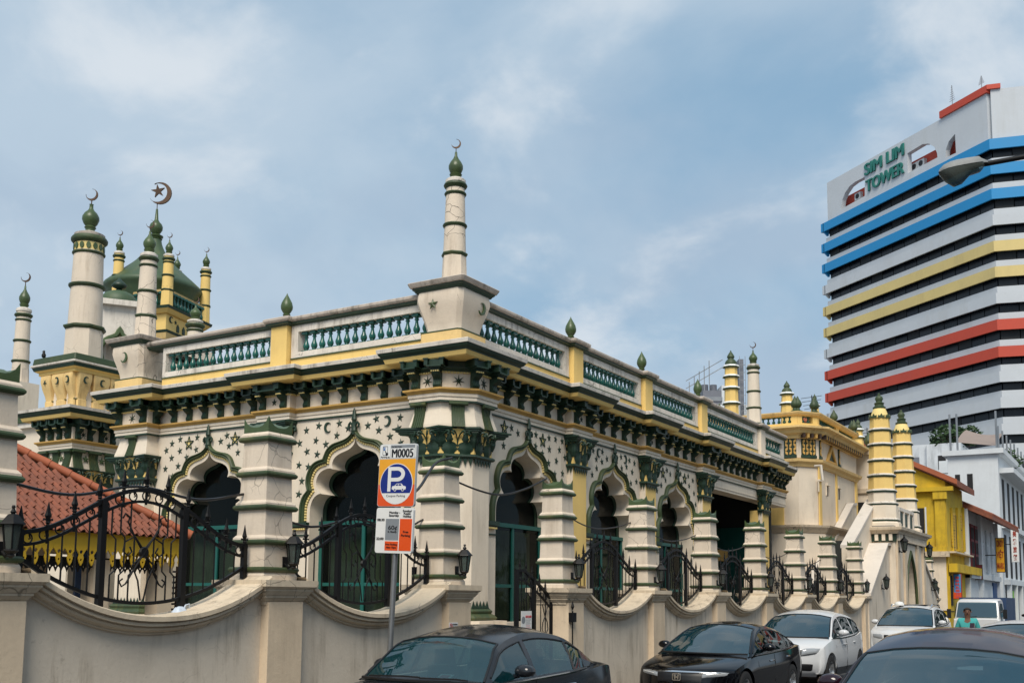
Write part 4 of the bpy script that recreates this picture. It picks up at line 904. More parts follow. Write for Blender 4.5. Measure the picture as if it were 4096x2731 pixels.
# ---------------------------------------------------------------- cables
def cable(pts, label, r=.016):
    q = spline([tuple(p) for p in pts], 6); b = MB(); b.tube(q, r, 6); tag(ob('cable', b, 'cable', None, smooth=60), label, 'cable', 'cables slung from pier to pier')
X_ = -9.2
cable([(X_, PY[1] + .2, 2.93), (X_, 6.58, 2.84), (X_, 7.40, 3.0), (X_, 8.23, 2.93), (X_, PY[2] - .18, 3.06)], 'black cable sagging over the widest grille')
cable([(X_, PY[2] + .2, 2.86), (X_, 10.1, 2.74), (X_, 11.0, 2.90), (X_, 11.9, 2.80), (X_, PY[3] - .2, 3.0)], 'black cable passing behind the parking sign')
cable([(X_, PY[3] + .18, 3.72), (X_, 13.95, 3.57), (X_, 14.7, 3.56), (X_, 15.5, 3.74), (X_, PY[4] - .12, 3.98)], 'black cable sagging across the gateway')
for i, l in ((4, 'first'), (5, 'second'), (6, 'third'), (7, 'fourth'), (8, 'fifth')):
    a, c = PY[i] + .18, PY[i + 1] - .18; z = 3.55 - .06 * (i - 4)
    cable([(X_, a, z), (X_, a + .8, z - .25), (X_, (a + c) / 2, z - .34), (X_, c - .7, z - .26), (X_, c, z - .12)], 'black cable slung over the ' + l + ' grille right of the gateway', .013)
cable([(-8.22, 10.62, 3.05), (-8.4, 11.3, 3.3), (-8.7, 12.1, 3.75), (-8.78, 12.62, 3.90)], 'black cable rising from the parking sign to the pier finial', .02)
# thin plastic bag caught on the coping
b = MB(); rows = []
for i in range(9):
    r = []
    for j in range(9):
        u = i / 8 * 2 - 1; v = j / 8 * 2 - 1; d_ = max(0, 1 - u * u) * max(0, 1 - v * v)
        r.append((u * .13 + random.uniform(-.012, .012), v * .10 + random.uniform(-.012, .012), .13 * d_ ** .6 + random.uniform(-.008, .012)))
    rows.append(r)
b.strip(rows); b.tube([(.08, 0, .05), (.15, .01, .13), (.22, 0, .14), (.24, .02, .06), (.2, .02, .0)], .014, 5); pb_ = ob('plastic_bag', b, 'plastic_bag', None, T(-9.0, 7.86, 1.66) @ RZ(pi / 2) @ RY(-.12) @ S(.62), 60); tag(pb_, 'crumpled pale plastic bag lying on the wall coping', 'bag')
# ---------------------------------------------------------------- entrance tower left of the hall
_hall, _fr = hall, fr_part
tower = thing('entrance_tower', 'square yellow and cream tower with broad white minaret left of the hall', 'tower', (-25.1, 18.15, .45))
hall = tower
tc = (-25.1, 18.15)
def sqp(h): return [(tc[0] - h, tc[1] + h), (tc[0] - h, tc[1] - h), (tc[0] + h, tc[1] - h), (tc[0] + h, tc[1] + h)]
b = MB(); b.box(tc[0] - .62, tc[0] + .62, tc[1] - .62, tc[1] + .62, .45, 8.0); ob('shaft', b, 'cream', tower)
P = sqp(.68)
fr_part = ob('frieze', MB().sweep(P, [(-.1, 5.96), (0, 5.96), (0, 6.5), (-.1, 6.5)]), 'cream', tower)
ob('fascia', MB().sweep(P, [(-.1, 5.72), (.03, 5.72), (.03, 5.785), (.05, 5.795), (.05, 5.86), (-.1, 5.86)]), 'cream', tower)
ob('fascia_line', MB().sweep(P, [(-.1, 5.685), (.036, 5.685), (.036, 5.719), (-.1, 5.719)]), 'green_dark', tower)
ob('string_course', MB().sweep(P, [(-.1, 5.861), (.055, 5.861), (.085, 5.895), (.125, 5.92), (.13, 5.955), (-.1, 5.965)]), 'ochre', tower)
ob('dentil_shelf', MB().sweep(P, [(-.05, 6.30), (.05, 6.30), (.075, 6.34), (.12, 6.345), (.12, 6.37), (.06, 6.38), (.06, 6.498), (-.05, 6.498)]), 'green_dark', tower)
ob('cornice_fascia', MB().sweep(P, [(-.1, 6.50), (.34, 6.50), (.36, 6.515), (.39, 6.599), (-.1, 6.599)]), 'yellow', tower)
ob('cornice_moulding', MB().sweep(P, [(.2, 6.60), (.395, 6.60), (.435, 6.645), (.475, 6.714), (.2, 6.714)]), 'green_dark', tower)
ob('cornice_slab', MB().sweep(P, [(-.1, 6.715), (.49, 6.715), (.50, 6.79), (-.1, 6.855)]), 'white_trim', tower)
for a, (dx, dy) in ((0, (0, -.68)), (pi / 2, (.68, 0))):
    for s in (-.55, -.18, .18, .55):
        bracket(T(tc[0] + dx, tc[1] + dy, 5.965) @ RZ(a) @ T(s, 0, 0))
    for s in (-.36, .36): ob('star', STAR7, None, fr_part, T(tc[0] + dx, tc[1] + dy, 6.115) @ RZ(a) @ T(s, -.004, 0) @ S(.11, .1, .11))
    for s in (-.5, 0.0, .5): ob('acanthus_console', CONS, None, tower, T(tc[0] + dx, tc[1] + dy, 5.19) @ RZ(a) @ T(s, 0, 0))
    for s in (-.25, .25): ob('star', STAR5Y, None, fr_part, T(tc[0] + dx, tc[1] + dy, 5.47) @ RZ(a) @ T(s, -.006, 0) @ S(.12, .1, .12))
    # bulging yellow vase panels above the cornice
    for s, w in ((-.46, .19), (0.06, .24), (.5, .16)):
        M = T(tc[0] + dx, tc[1] + dy, 0) @ RZ(a) @ T(s, .04, 0)
        b = MB(); b.strip([[(-w * k, -o, z), (-w * k * .9, -o - .03, z), (w * k * .9, -o - .03, z), (w * k, -o, z), (w * k, .2, z), (-w * k, .2, z), (-w * k, -o, z)] for k, o, z in ((.75, .02, 6.84), (.75, .02, 7.06), (.72, .0, 7.09), (.78, .02, 7.2), (.95, .10, 7.4), (1.08, .15, 7.6), (1.1, .14, 7.74), (1.05, .1, 7.8))])
        v = ob('vase_panel', b, 'yellow_worn', tower, M, 30); b = MB(); b.box(-w * .8, w * .8, -.035, .1, 7.06, 7.085); ob('vase_line', b, 'green_moss', v, M)
        ob('vase_star' if s < -.3 and a == 0 else 'vase_crescent', STAR5 if s < -.3 and a == 0 else CRES, None, v, M @ T(0, -.17, 7.58) @ RY(pi if a == 0 else 0) @ S(.085, .1, .1))
ob('turret_vase', MB().sweep(P, [(-.06, 5.19), (.03, 5.19), (-.02, 5.42), (-.05, 5.56), (-.05, 5.69), (-.1, 5.69)], cap=False), 'cream', tower)
capital(sqp(.64), 4.62, 5.20)
ob('crown_band', ringloft(tc, [(.72, 7.78), (.80, 7.79), (.80, 7.86), (.84, 7.88), (.88, 7.90), (.88, 7.91)], .03), 'yellow', tower)
ob('crown_line', ringloft(tc, [(.80, 7.91), (.90, 7.911), (.93, 7.99), (.93, 8.0), (.6, 8.0)], .03), 'green_dark', tower)
ob('crown_slab', ringloft(tc, [(.93, 8.0), (.96, 8.02), (.96, 8.06), (.9, 8.065)], .03), 'white_trim', tower)
ob('crown_cap', ringloft(tc, [(.88, 8.065), (.92, 8.09), (.90, 8.24), (.86, 8.26), (.5, 8.27)], .03), 'green_moss', tower)
c = tc
b = MB(); b.lathe([(.525, 8.2), (.50, 9.2)], 8, (c[0], c[1], 0), pi / 8); ob('minaret_foot', b, 'cream_pier', tower)
b = MB(); b.lathe([(.455, 9.2), (.385, 11.62)], 28, (c[0], c[1], 0)); ms_ = ob('minaret_shaft', b, 'cream_pier', tower, smooth=40)
for z, r, w, n in ((9.2, .505, 1.5, 8), (10.39, .425, 1.4, 28), (11.33, .395, 1.0, 28)):
    b = MB(); b.lathe([(r * .9, z - .05 * w), (r + .01, z - .05 * w), (r + .045 * w, z - .01 * w), (r + .045 * w, z + .02 * w), (r * .9, z + .045 * w)], n, (c[0], c[1], 0), pi / 8 if n == 8 else 0); ob('ring_moulding', b, 'green_moss', ms_, smooth=40)
b = MB(); b.lathe([(.392, 11.38), (.396, 11.60)], 28, (c[0], c[1], 0)); bd_ = ob('leaf_band', b, 'bead_yellow', ms_, smooth=40)
for i in range(14):
    a = 2 * pi * i / 14; b = MB(); b.prism([(x * .065, .1 * z) for x, z in ((0, -1), (.7, -.6), (1, 0), (.7, .6), (0, 1), (-.7, .6), (-1, 0), (-.7, -.6))], -.02, .01, 'y'); ob('leaf', b, 'green_glaze', bd_, T(c[0] + .395 * sin(a), c[1] - .395 * cos(a), 11.49) @ RZ(a))
b = MB(); b.lathe([(.38, 11.61), (.43, 11.62), (.485, 11.68), (.49, 11.74), (.45, 11.80), (.38, 11.81)], 28, (c[0], c[1], 0)); ob('gallery_ring', b, 'green_moss', ms_, smooth=40)
b = MB(); b.lathe([(.40, 11.81), (.41, 11.88), (.3, 11.93), (.15, 11.94)], 28, (c[0], c[1], 0)); ob('minaret_cap', b, 'weathered_coping', ms_, smooth=40)
b = MB(); b.lathe([(.17, 11.92), (.12, 12.02), (.14, 12.08), (.16, 12.10), (.13, 12.14), (.19, 12.22), (.232, 12.33), (.225, 12.42), (.17, 12.52), (.09, 12.60), (.055, 12.66), (.05, 12.76), (.06, 12.78), (.01, 12.79)], 20, (c[0], c[1], 0)); ob('bulb_finial', b, 'green_glaze', ms_, smooth=50)
b = MB(); crescent_top(b, c, 12.78, .17, HEAD, .13); ob('crescent_moon', b, 'bronze', ms_)
# side wall running back from the tower
wl = thing('mosque_side_wall', 'cream side wall with green coping behind the entrance tower', 'wall', (-29, 19.8, .45))
b = MB(); b.box(-33, -25.5, 19.4, 20.0, .45, 6.9); ob('wall', b, 'cream', wl)
b = MB(); b.box(-33, -25.6, 19.25, 20.1, 6.9, 7.05); ob('wall_cornice', b, 'white_trim', wl); b = MB(); b.box(-33, -25.6, 19.2, 20.15, 7.05, 7.4); ob('wall_coping', b, 'green_moss', wl)
b = MB(); b.box(-27.3, -26.9, 19.35, 19.4, .45, 6.9); ob('pilaster_strip', b, 'yellow', wl)
hall, fr_part = _hall, _fr
def px_scale(d): return d / F_PX
# far left minaret
p0 = atd(80, 1500, 36); m_ = px_scale(36)
def zpx(x, y, d): return atd(x, y, d).z
fm = thing('slim_minaret', 'slim cream minaret with green rings at the far left edge', 'minaret', (p0.x, p0.y, .45))
b = MB(); b.box(p0.x - .45, p0.x + .45, p0.y - .45, p0.y + .45, .45, p0.z - .3); ob('minaret_base', b, 'cream', fm)
minaret(fm, (p0.x, p0.y), p0.z - .4, p0.z + .2, zpx(90, 1240, 36), .285, .225, [(zpx(80, 1445, 36), 1.1), (zpx(84, 1361, 36), 1.1), (zpx(88, 1275, 36), .9), (zpx(90, 1255, 36), 1.6)], mat_='cream_pier', bulb=1.35, moon=.19)

# ---------------------------------------------------------------- domed hall behind
DD = 50.0; k_ = px_scale(DD)
C3 = lambda x, y: (x / 2.138, 650 + y / 2.138)
dc = atd(*C3(1310, 1100), DD); zz = lambda y: atd(*C3(1310, y), DD).z
dh = thing('domed_prayer_hall', 'yellow drum with balustrade and flared green dome behind the hall', 'mosque', (dc.x, dc.y, .45))
b = MB(); pr = spline([(1.7, zz(1330)), (2.1, zz(1160)), (2.28, zz(1095)), (2.02, zz(1040)), (1.46, zz(950)), (.86, zz(850)), (.50, zz(760)), (.32, zz(690)), (.265, zz(640))], 4); b.lathe(pr, 32, (dc.x, dc.y, 0)); dm = ob('dome', b, 'green_dome', dh, smooth=50)
b = MB(); b.lathe([(.25, zz(650)), (.31, zz(640)), (.26, zz(632)), (.34, zz(622)), (.35, zz(612)), (.26, zz(603)), (.13, zz(600)), (.20, zz(585)), (.30, zz(555)), (.31, zz(530)), (.26, zz(505)), (.15, zz(485)), (.09, zz(465)), (.05, zz(370)), (.01, zz(368))], 18, (dc.x, dc.y, 0)); ob('spire', b, 'green_glaze', dm, smooth=50)
# crescent and star
d2 = Vector((cos(HEAD), sin(HEAD))); b = MB(); b.tube([(dc.x, dc.y, zz(372)), (dc.x, dc.y, zz(310))], .02, 6)
def emblem(poly, cx, cz, r, rt, t):
    vs = []
    for s in (-1, 1):
        for x, y in poly:
            X = x * cos(rt) - y * sin(rt); Z = x * sin(rt) + y * cos(rt); vs.append((dc.x + d2.x * (cx + X * r) - d2.y * s * t, dc.y + d2.y * (cx + X * r) + d2.x * s * t, cz + Z * r))
    m = len(poly); tri = tessellate_polygon([[Vector((x, y, 0)) for x, y in poly]])
    b.add(vs, [tuple(q) for q in tri] + [tuple(i + m for i in reversed(q)) for q in tri] + [(i, (i + 1) % m, m + (i + 1) % m, m + i) for i in range(m)])
emblem([(-x, y) for x, y in crescent_poly(18, .27, .88)], .13, zz(228), .54, -.25, .05); emblem(star_poly(5, 1, .36), .02, zz(208), .34, .18, .05)
ob('crescent_and_star', b, 'bronze', dm)
# drum: square turned so that one corner faces the street
CR = [atd(*C3(1425, 1235), 47.4), atd(*C3(1745, 1330), 50.4), atd(*C3(1500, 1250), 53.2), atd(*C3(1000, 1180), 48.4)]
zr = zz(1085); zd = zz(1255); zl = zz(1330)
quad = [(p.x, p.y) for p in CR]; cx_ = sum(p[0] for p in quad) / 4; cy_ = sum(p[1] for p in quad) / 4
area = sum(quad[i][0] * quad[(i + 1) % 4][1] - quad[(i + 1) % 4][0] * quad[i][1] for i in range(4))
if area < 0: quad = quad[::-1]
zb0 = atd(*C3(1425, 1235), 47.4).z
b = MB(); b.sweep(quad, [(0, .45), (0, zb0 - .25)], closed=True); ob('drum_wall', b, 'yellow', dh)
b = MB(); b.prism(quad, zb0 - .3, zb0 - .02, 'z'); ob('drum_floor', b, 'yellow', dh)
for nm, pr, mt in (('drum_cornice', [(-.1, zb0 - .28), (.12, zb0 - .28), (.30, zb0 - .12), (-.1, zb0 - .12)], 'yellow'), ('drum_line', [(-.1, zb0 - .12), (.32, zb0 - .12), (.36, zb0), (-.1, zb0)], 'green_dark'), ('lower_line', [(-.1, zb0 - 1.18), (.16, zb0 - 1.18), (.2, zb0 - 1.08), (-.1, zb0 - 1.08)], 'green_dark'),
                   ('lower_band', [(-.1, zb0 - 1.45), (.06, zb0 - 1.45), (.14, zb0 - 1.19), (-.1, zb0 - 1.19)], 'yellow_worn'), ('rail', [(-.12, zb0 + .72), (.08, zb0 + .72), (.11, zb0 + .82), (-.12, zb0 + .83)], 'yellow_worn')):
    ob(nm, MB().sweep(quad, pr, closed=True), mt, dh)
for i in range(4):
    a = Vector(quad[i]); c2 = Vector(quad[(i + 1) % 4]); L = (c2 - a).length; d = (c2 - a) / L; ang = atan2(d.y, d.x); nb = int(L / .27)
    rl = ob('drum_rail', MB().box(.3, L - .3, -.06, .06, 0, .10), 'yellow_worn', dh, T(a.x, a.y, zb0) @ RZ(ang))
    for j in range(1, nb): p = a + d * (L * j / nb); ob('baluster', BALU, None, rl, T(p.x, p.y, zb0 + .05) @ S(1.35, 1.35, 1.48))
    for j, t in enumerate((.3, .45, .6)):
        p = a + d * L * t; b = MB(); b.prism([(-.10, 0), (.10, 0), (.10, .24), (.0, .37), (-.10, .24)], -.03, .05, 'y'); ob('drum_window', b, 'green_dark', dh, T(p.x, p.y, zb0 - .95) @ RZ(ang))
    p = a + d * L * .12; ob('crescent', CRES, None, dh, T(p.x, p.y, zb0 - .50) @ RZ(ang) @ T(0, -.01, 0) @ S(.15)); p = a + d * L * .24; ob('star', STAR5, None, dh, T(p.x, p.y, zb0 - .54) @ RZ(ang) @ T(0, -.01, 0) @ S(.12))
for (x, y, d, ty) in ((1425, 1235, 47.4, 790), (1745, 1330, 50.4, 905), (1000, 1180, 48.4, 768), (1500, 1250, 53.2, 1020)):
    p = atd(*C3(x, y), d); top = atd(*C3(x, ty), d).z if d != 53.2 else zb0 + 3.4
    minaret(dh, (p.x, p.y), zb0 - .1, zb0 + .9, top, .27, .215, [(zb0 + (top - zb0) * .33, 1.2), (zb0 + (top - zb0) * .62, 1.2), (zb0 + (top - zb0) * .88, 1.0), (top - .12, 1.7)], mat_='yellow', ring='green_moss', bulb=1.15, moon=.14)
# white gable block with trefoil window and small ribbed dome
D4 = 42.0; g0 = atd(*C3(885, 1215), D4); g1 = atd(*C3(1175, 1245), D4 + .5); ga = thing('dormer_block', 'white dormer block with trefoil arch and small green dome', 'dormer', (g0.x, g0.y, .45))
dv = Vector((g1.x - g0.x, g1.y - g0.y)); Lg = dv.length; ag = atan2(dv.y, dv.x); MG4 = T(g0.x, g0.y, 0) @ RZ(ag)
tre = [(Lg * .52 + 1.35 * x, g0.z - 3.6 + 1.35 * z) for x, z in spline([(-.75, 0), (-.78, .5), (-.62, .95), (-.45, .98), (-.52, 1.3), (-.38, 1.62), (-.1, 1.78), (0, 2.0), (.1, 1.78), (.38, 1.62), (.52, 1.3), (.45, .98), (.62, .95), (.78, .5), (.75, 0)], 3, (3, 7, 11))]
b = MB(); b.prism([(0, .45), (Lg, .45), (Lg, g0.z), (0, g0.z)], 0, .5, 'y', [tre]); ob('front_wall', b, 'white_trim', ga, MG4)
b = MB(); b.box(.0, .2, .5, 1.0, .45, g0.z - .02); b.box(Lg - .2, Lg, .5, 1.0, .45, g0.z - .02); b.box(0, Lg, 1.0, 1.2, .45, g0.z - .02); b.box(0, Lg, .5, 1.2, g0.z - .2, g0.z - .03); ob('side_wall', b, 'white_trim', ga, MG4)
b = MB(); b.box(-.1, Lg + .1, -.25, 1.3, g0.z, g0.z + .22); ob('eaves', b, 'white_trim', ga, MG4)
b = MB(); b.tube([(x, -.03, z) for x, z in tre], .10, 6); ob('trefoil_moulding', b, 'green_glaze', ga, MG4)
MD = MG4 @ T(Lg * .45, .6, g0.z + .2) @ S(.76, .76, .55)
b = MB(); b.lathe([(.95, 0), (.96, .2), (.90, .5), (.72, .80), (.42, 1.0), (.12, 1.08)], 20); sd = ob('small_dome', b, 'green_dome', ga, MD, 50)
b = MB(); b.lathe([(.14, 1.05), (.18, 1.14), (.12, 1.2), (.36, 1.36), (.40, 1.5), (.30, 1.68), (.14, 1.86), (.05, 2.05), (.01, 2.1)], 16); ob('dome_spike', b, 'green_dark', sd, MD, 50)
# small minaret stump seen over the balustrade
p = atd(*C3(1665, 1480), 38); sm = thing('short_minaret', 'short white minaret with green bulb rising over the balustrade', 'minaret', (p.x, p.y, .45))
b = MB(); b.box(p.x - .5, p.x + .5, p.y - .5, p.y + .5, .45, p.z - .6); ob('minaret_base', b, 'cream', sm)
minaret(sm, (p.x, p.y), p.z - .7, p.z - .6, atd(*C3(1665, 1365), 38).z, .27, .25, [(atd(*C3(1665, 1437), 38).z, 1.1), (atd(*C3(1665, 1395), 38).z, 2.2)], mat_='cream', bulb=.95, moon=.13)
# ---------------------------------------------------------------- tiled pavilion behind the first grille
pv = thing('tiled_pavilion', 'low pavilion with red tiled hip roof and yellow cut-out valance', 'pavilion', (-17, 10, .45))
EX, EY, EZ = -15.0, 13.30, 2.90; RXp, RZp = -17.25, 4.46      # eave corner and ridge
sl = Vector((RXp - EX, 0, RZp - EZ)); slope_len = sl.length; ang = atan2(RZp - EZ, EX - RXp)
b = MB(); b.add([(EX, 3.5, EZ - .03), (EX, EY, EZ - .03), (RXp, EY + (RXp - EX), RZp - .03), (RXp, 3.5, RZp - .03), (RXp * 2 - EX, EY, EZ - .03), (RXp * 2 - EX, 3.5, EZ - .03)], [(0, 1, 2, 3), (1, 4, 2), (4, 5, 3, 2)]); rf = ob('roof_deck', b, 'brown_wood', pv)
_b = MB(); w_ = .15; L_ = .27; rows = []
for i in range(3):
    t = i / 2; rows.append([(w_ * (s - .5), -t * L_, .045 * sin(pi * min(1, s / .62)) * (1 if s < .62 else 0) - .012 * (s > .62) - .012 * t + .016) for s in (0, .12, .26, .4, .52, .62, .8, 1.0)])
_b.strip(rows); _b.strip([[p for p in rows[-1]], [(x, y, z - .02) for x, y, z in rows[-1]]]); TILE = _b.mesh('roof_tile', 60); TILE.materials.append(MATS['roof_tile'])
MT = T(EX, 0, EZ) @ RZ(pi / 2) @ RX(ang)        # local x along the eave (+Y), local y up the slope
rest = MB(); nt_ile = 0; nr = int(slope_len / .215)
for r in range(nr):
    yv = (r + 1) * .215 + .02; lim = EY - (yv * cos(ang)) - .05
    nc = int((lim - 4.0) / w_)
    for c_ in range(nc):
        xw = lim - (c_ + .5) * w_
        M = MT @ T(xw, yv, random.uniform(0, .008)) @ RZ(random.uniform(-.03, .03))
        if xw > 9.3 and nt_ile < 298:
            ob('roof_tile', TILE, None, rf, M); nt_ile += 1
        else:
            rest.add([M @ v.co for v in TILE.vertices], [tuple(q.vertices) for q in TILE.polygons])
stuff(ob('distant_tiles', rest, 'roof_tile', rf, smooth=60))
b = MB()
for i in range(9):
    t0 = i / 9; t1 = (i + 1.12) / 9; A = Vector((EX, EY, EZ + .05)); B = Vector((RXp, EY + (RXp - EX), RZp + .05)); b = MB(); b.tube([A.lerp(B, t0), A.lerp(B, min(1, t1))], .085, 8, taper=[1, .85]); ob('ridge_tile', b, 'ridge_tile', rf, smooth=50)
b = MB(); b.tube([(RXp, 3.5, RZp + .03), (RXp, EY + (RXp - EX), RZp + .03)], .09, 8); ob('ridge', b, 'ridge_tile', rf, smooth=50)
# valance boards with pierced, pointed ends
def vboard(w):
    h = w / 2; out = [(-h, .42), (h, .42), (h, .14), (h * .72, .10), (h * .34, .04), (h * .48, -.02), (h * .30, -.09), (0, -.14), (-h * .30, -.09), (-h * .48, -.02), (-h * .34, .04), (-h * .72, .10), (-h, .14)]
    b = MB(); b.prism(out, -.012, .012, 'y', [disc(0, .085, .032, 10), disc(0, -.045, .02, 8)]); m = b.mesh('valance_board'); m.materials.append(MATS['valance_yellow']); return m
VB = vboard(.205); va = ob('valance_rail', MB().box(-.02, 8.2, .03, .09, EZ - .10, EZ - .03), 'valance_yellow', pv, T(EX - .12, 5.0, 0) @ RZ(pi / 2))
for i in range(40): ob('valance_board', VB, None, va, T(EX - .12, EY - .14 - i * .207, EZ - .43) @ RZ(pi / 2))
for i in range(8): ob('valance_board', VB, None, va, T(EX - .24 - i * .207, EY - .03, EZ - .43) @ RZ(pi))
_b = MB(); _b.prism([(-.05, .1), (.05, .1), (.05, 0), (.025, -.03), (0, -.09), (-.025, -.03), (-.05, 0)], -.008, .008, 'y', [disc(0, .0, .016, 8)]); DRP = _b.mesh('drop_board'); DRP.materials.append(MATS['iron'])
for i in range(38): ob('drop_board', DRP, None, va, T(EX - .35, EY - .3 - i * .105, EZ - .58) @ RZ(pi / 2))
ob('lower_rail', MB().box(-.02, 8.0, 0, .03, EZ - .50, EZ - .42), 'iron', pv, T(EX - .36, 5.0, 0) @ RZ(pi / 2))
for y in (7.2, 9.6, 11.65, 13.0):
    b = MB(); b.box(EX - .62, EX - .30, y - .16, y + .16, .45, EZ - .45); ob('column', b, 'pedestal_paint', pv)
b = MB(); b.box(-17.4, -17.2, 3.6, 11.9, .45, 2.9); b.box(-17.4, -17.2, 12.5, 13.2, .45, 2.9); b.box(-17.4, -17.2, 11.9, 12.5, 2.6, 2.9); ob('back_wall', b, 'pedestal_paint', pv)
b = MB(); b.box(-17.0, -16.95, 12.35, 12.85, .45, 2.75); ob('blue_door', b, 'blue_door', pv)
lv = ob('shutter_frame', MB().box(-15.75, -15.7, 12.95, 13.0, .5, 2.4).box(-15.75, -15.7, 13.62, 13.67, .5, 2.4), 'brown_wood', pv)
for i in range(18): ob('louvre', MB().box(0, .66, -.03, .03, -.004, .004), 'brown_wood', lv, T(-15.72, 12.98, .6 + i * .1) @ RZ(pi / 2) @ RX(.6))
b = MB(); b.box(-12.5, -12.1, 6.0, 13.0, .45, 1.28); b.box(-12.6, -12.0, 5.9, 13.1, 1.28, 1.42); tag(ob('low_parapet', b, 'white_trim'), 'low white parapet inside the wall behind the first grille', 'wall')
# ---------------------------------------------------------------- yellow gallery building beyond the hall
gb = thing('gallery_building', 'yellow and white gallery wing with gilded frieze and roof balustrade', 'building', (-13, 43, .45))
GP = [(-18, 40.1), (-11.62, 40.1), (-11.05, 40.85), (-11.05, 46.9), (-18, 46.9)]
def gsw(nm, pr, mt, path=None): return ob(nm, MB().sweep(path or GP, pr), mt, gb)
gsw('wall', [(-.6, .45), (0, .45), (0, 8.25), (-.6, 8.25)], 'cream')
gsw('base_course', [(-.1, .45), (.25, .45), (.25, 4.45), (-.1, 4.45)], 'cream'); gsw('base_moulding', [(-.1, 4.45), (.28, 4.45), (.34, 4.55), (.42, 4.66), (.44, 4.74), (-.1, 4.78)], 'coping_stone')
gsw('belt_course', [(-.1, 7.02), (.06, 7.02), (.10, 7.12), (.2, 7.20), (.22, 7.30), (-.1, 7.36)], 'yellow_worn')
fz = gsw('frieze', [(-.1, 7.36), (.02, 7.36), (.02, 8.1), (-.1, 8.1)], 'cream')
gsw('cornice', [(-.1, 8.1), (.12, 8.1), (.16, 8.22), (.30, 8.30), (.34, 8.40), (.50, 8.48), (.50, 8.56), (-.1, 8.62)], 'yellow_worn')
for (ax, ay), (bx, by) in zip(GP[1:-2], GP[2:-1]):
    a = Vector((ax, ay)); c = Vector((bx, by)); L = (c - a).length; d = (c - a) / L; n = int(L / .17)
    for i in range(n): p = a + d * (L * (i + .5) / n); ob('modillion', MB().box(-.05, .05, -.32, 0, 8.12, 8.28), 'ochre' if i % 2 else 'brown_wood', gb, T(p.x, p.y, 0) @ RZ(atan2(d.y, d.x)))
PO = [(x, y) for x, y in GP]
gsw('parapet_base', [(-.3, 8.6), (.05, 8.6), (.05, 8.72), (-.3, 8.72)], 'yellow'); gsw('parapet_coping', [(-.32, 9.0), (.05, 9.0), (.12, 9.05), (.16, 9.12), (.16, 9.16), (-.32, 9.18)], 'yellow_worn')
for (ax, ay), (bx, by) in zip(GP[:-1], GP[1:]):
    a = Vector((ax, ay)); c = Vector((bx, by)); L = (c - a).length; d = (c - a) / L; M = T(a.x, a.y, 0) @ RZ(atan2(d.y, d.x))
    ped = [0, L] if L < 2 else [0] + [L * (i + 1) / max(1, round(L / 3.0)) for i in range(round(L / 3.0))]
    for s in ped: ob('pedestal', MB().box(max(0, s - .22), min(L, s + .22), -.02, .28, 8.72, 9.0), 'yellow', gb, M); ob('bulb_finial', MB().lathe([(.24, 0), (.24, .04), (.12, .10), (.10, .2), (.15, .25), (.20, .33), (.21, .42), (.16, .54), (.08, .66), (.03, .78), (.0, .82)], 14), 'green_moss', gb, M @ T(s, .12, 9.16) @ S(.78), 50)
    for s0, s1 in zip(ped[:-1], ped[1:]):
        k = int((s1 - s0 - .44) / .2)
        for i in range(k): ob('baluster', BALU, None, gb, M @ T(s0 + .22 + (s1 - s0 - .44) * (i + .5) / k, .12, 8.72) @ S(.9, .9, .61))
for ang, x, y, w in ((0, -12.05, 40.1, .8), (radians(52.7), -11.33, 40.48, .7), (pi / 2, -11.05, 41.05, .25), (pi / 2, -11.05, 43.9, .25)):
    M = T(x, y, 0) @ RZ(ang); b = MB(); b.box(-w / 2, w / 2, -.10, 0, 7.36, 7.46); ob('panel_foot', b, 'green_dark', fz, M)
    b = MB(); b.box(-w / 2 + .02, w / 2 - .02, -.06, 0, 7.46, 8.1); pn = ob('mosaic_panel', b, 'green_dark', fz, M)
    for i in range(int(w / .16)):
        xx = -w / 2 + .1 + i * .16
        for j in range(4): ob('gilt_leaf', MB().prism([(x2 * .06, z2 * .085) for x2, z2 in ((0, -1), (.8, -.2), (.5, .6), (0, 1), (-.5, .6), (-.8, -.2))], -.09, -.06, 'y'), 'ochre', fz, M @ T(xx, 0, 7.55 + j * .15) @ RY(.5 if (i + j) % 2 else -.5))
MT5 = T(-11.05, 42.6, 0) @ RZ(pi / 2); b = MB(); b.prism([(-.75, 7.36), (.75, 7.36), (0, 8.1)], -.12, 0, 'y', [[(-.5, 7.44), (.5, 7.44), (0, 7.92)]]); ob('gilt_pediment', b, 'ochre', gb, MT5); ob('pediment_field', MB().prism([(-.5, 7.44), (.5, 7.44), (0, 7.92)], -.05, 0, 'y'), 'green_dark', gb, MT5)
for y, w in ((40.95, .32), (43.45, .2), (46.75, .3)): b = MB(); b.box(y - w / 2, y + w / 2, -.05, 0, 4.75, 7.02); ob('pilaster_strip', b, 'yellow', gb, T(-11.05, 0, 0) @ RZ(pi / 2))
b = MB(); b.box(-12.7, -12.2, 40.04, 40.1, 4.75, 7.02); ob('pilaster_strip', b, 'yellow', gb)
C5 = lambda x, y: (2996 + x / 2.138, 1300 + y / 2.138)
for x0, y0, x1, y1 in ((590, 1335, 610, 1430), (657, 1372, 677, 1462), (753, 1395, 775, 1490)):
    p = onx(*C5(x0, y0), -11.05); q = onx(*C5(x1, y1), -11.05); b = MB(); b.box(p.y, q.y, -.01, 0, q.z, p.z); w = ob('slit_window', b, 'dark', gb, T(-11.05, 0, 0) @ RZ(pi / 2)); b = MB(); b.box(p.y - .06, q.y + .06, -.10, 0, p.z, p.z + .07); b.box(p.y - .05, p.y, -.05, 0, q.z, p.z); ob('window_hood', b, 'cream', w, T(-11.05, 0, 0) @ RZ(pi / 2))
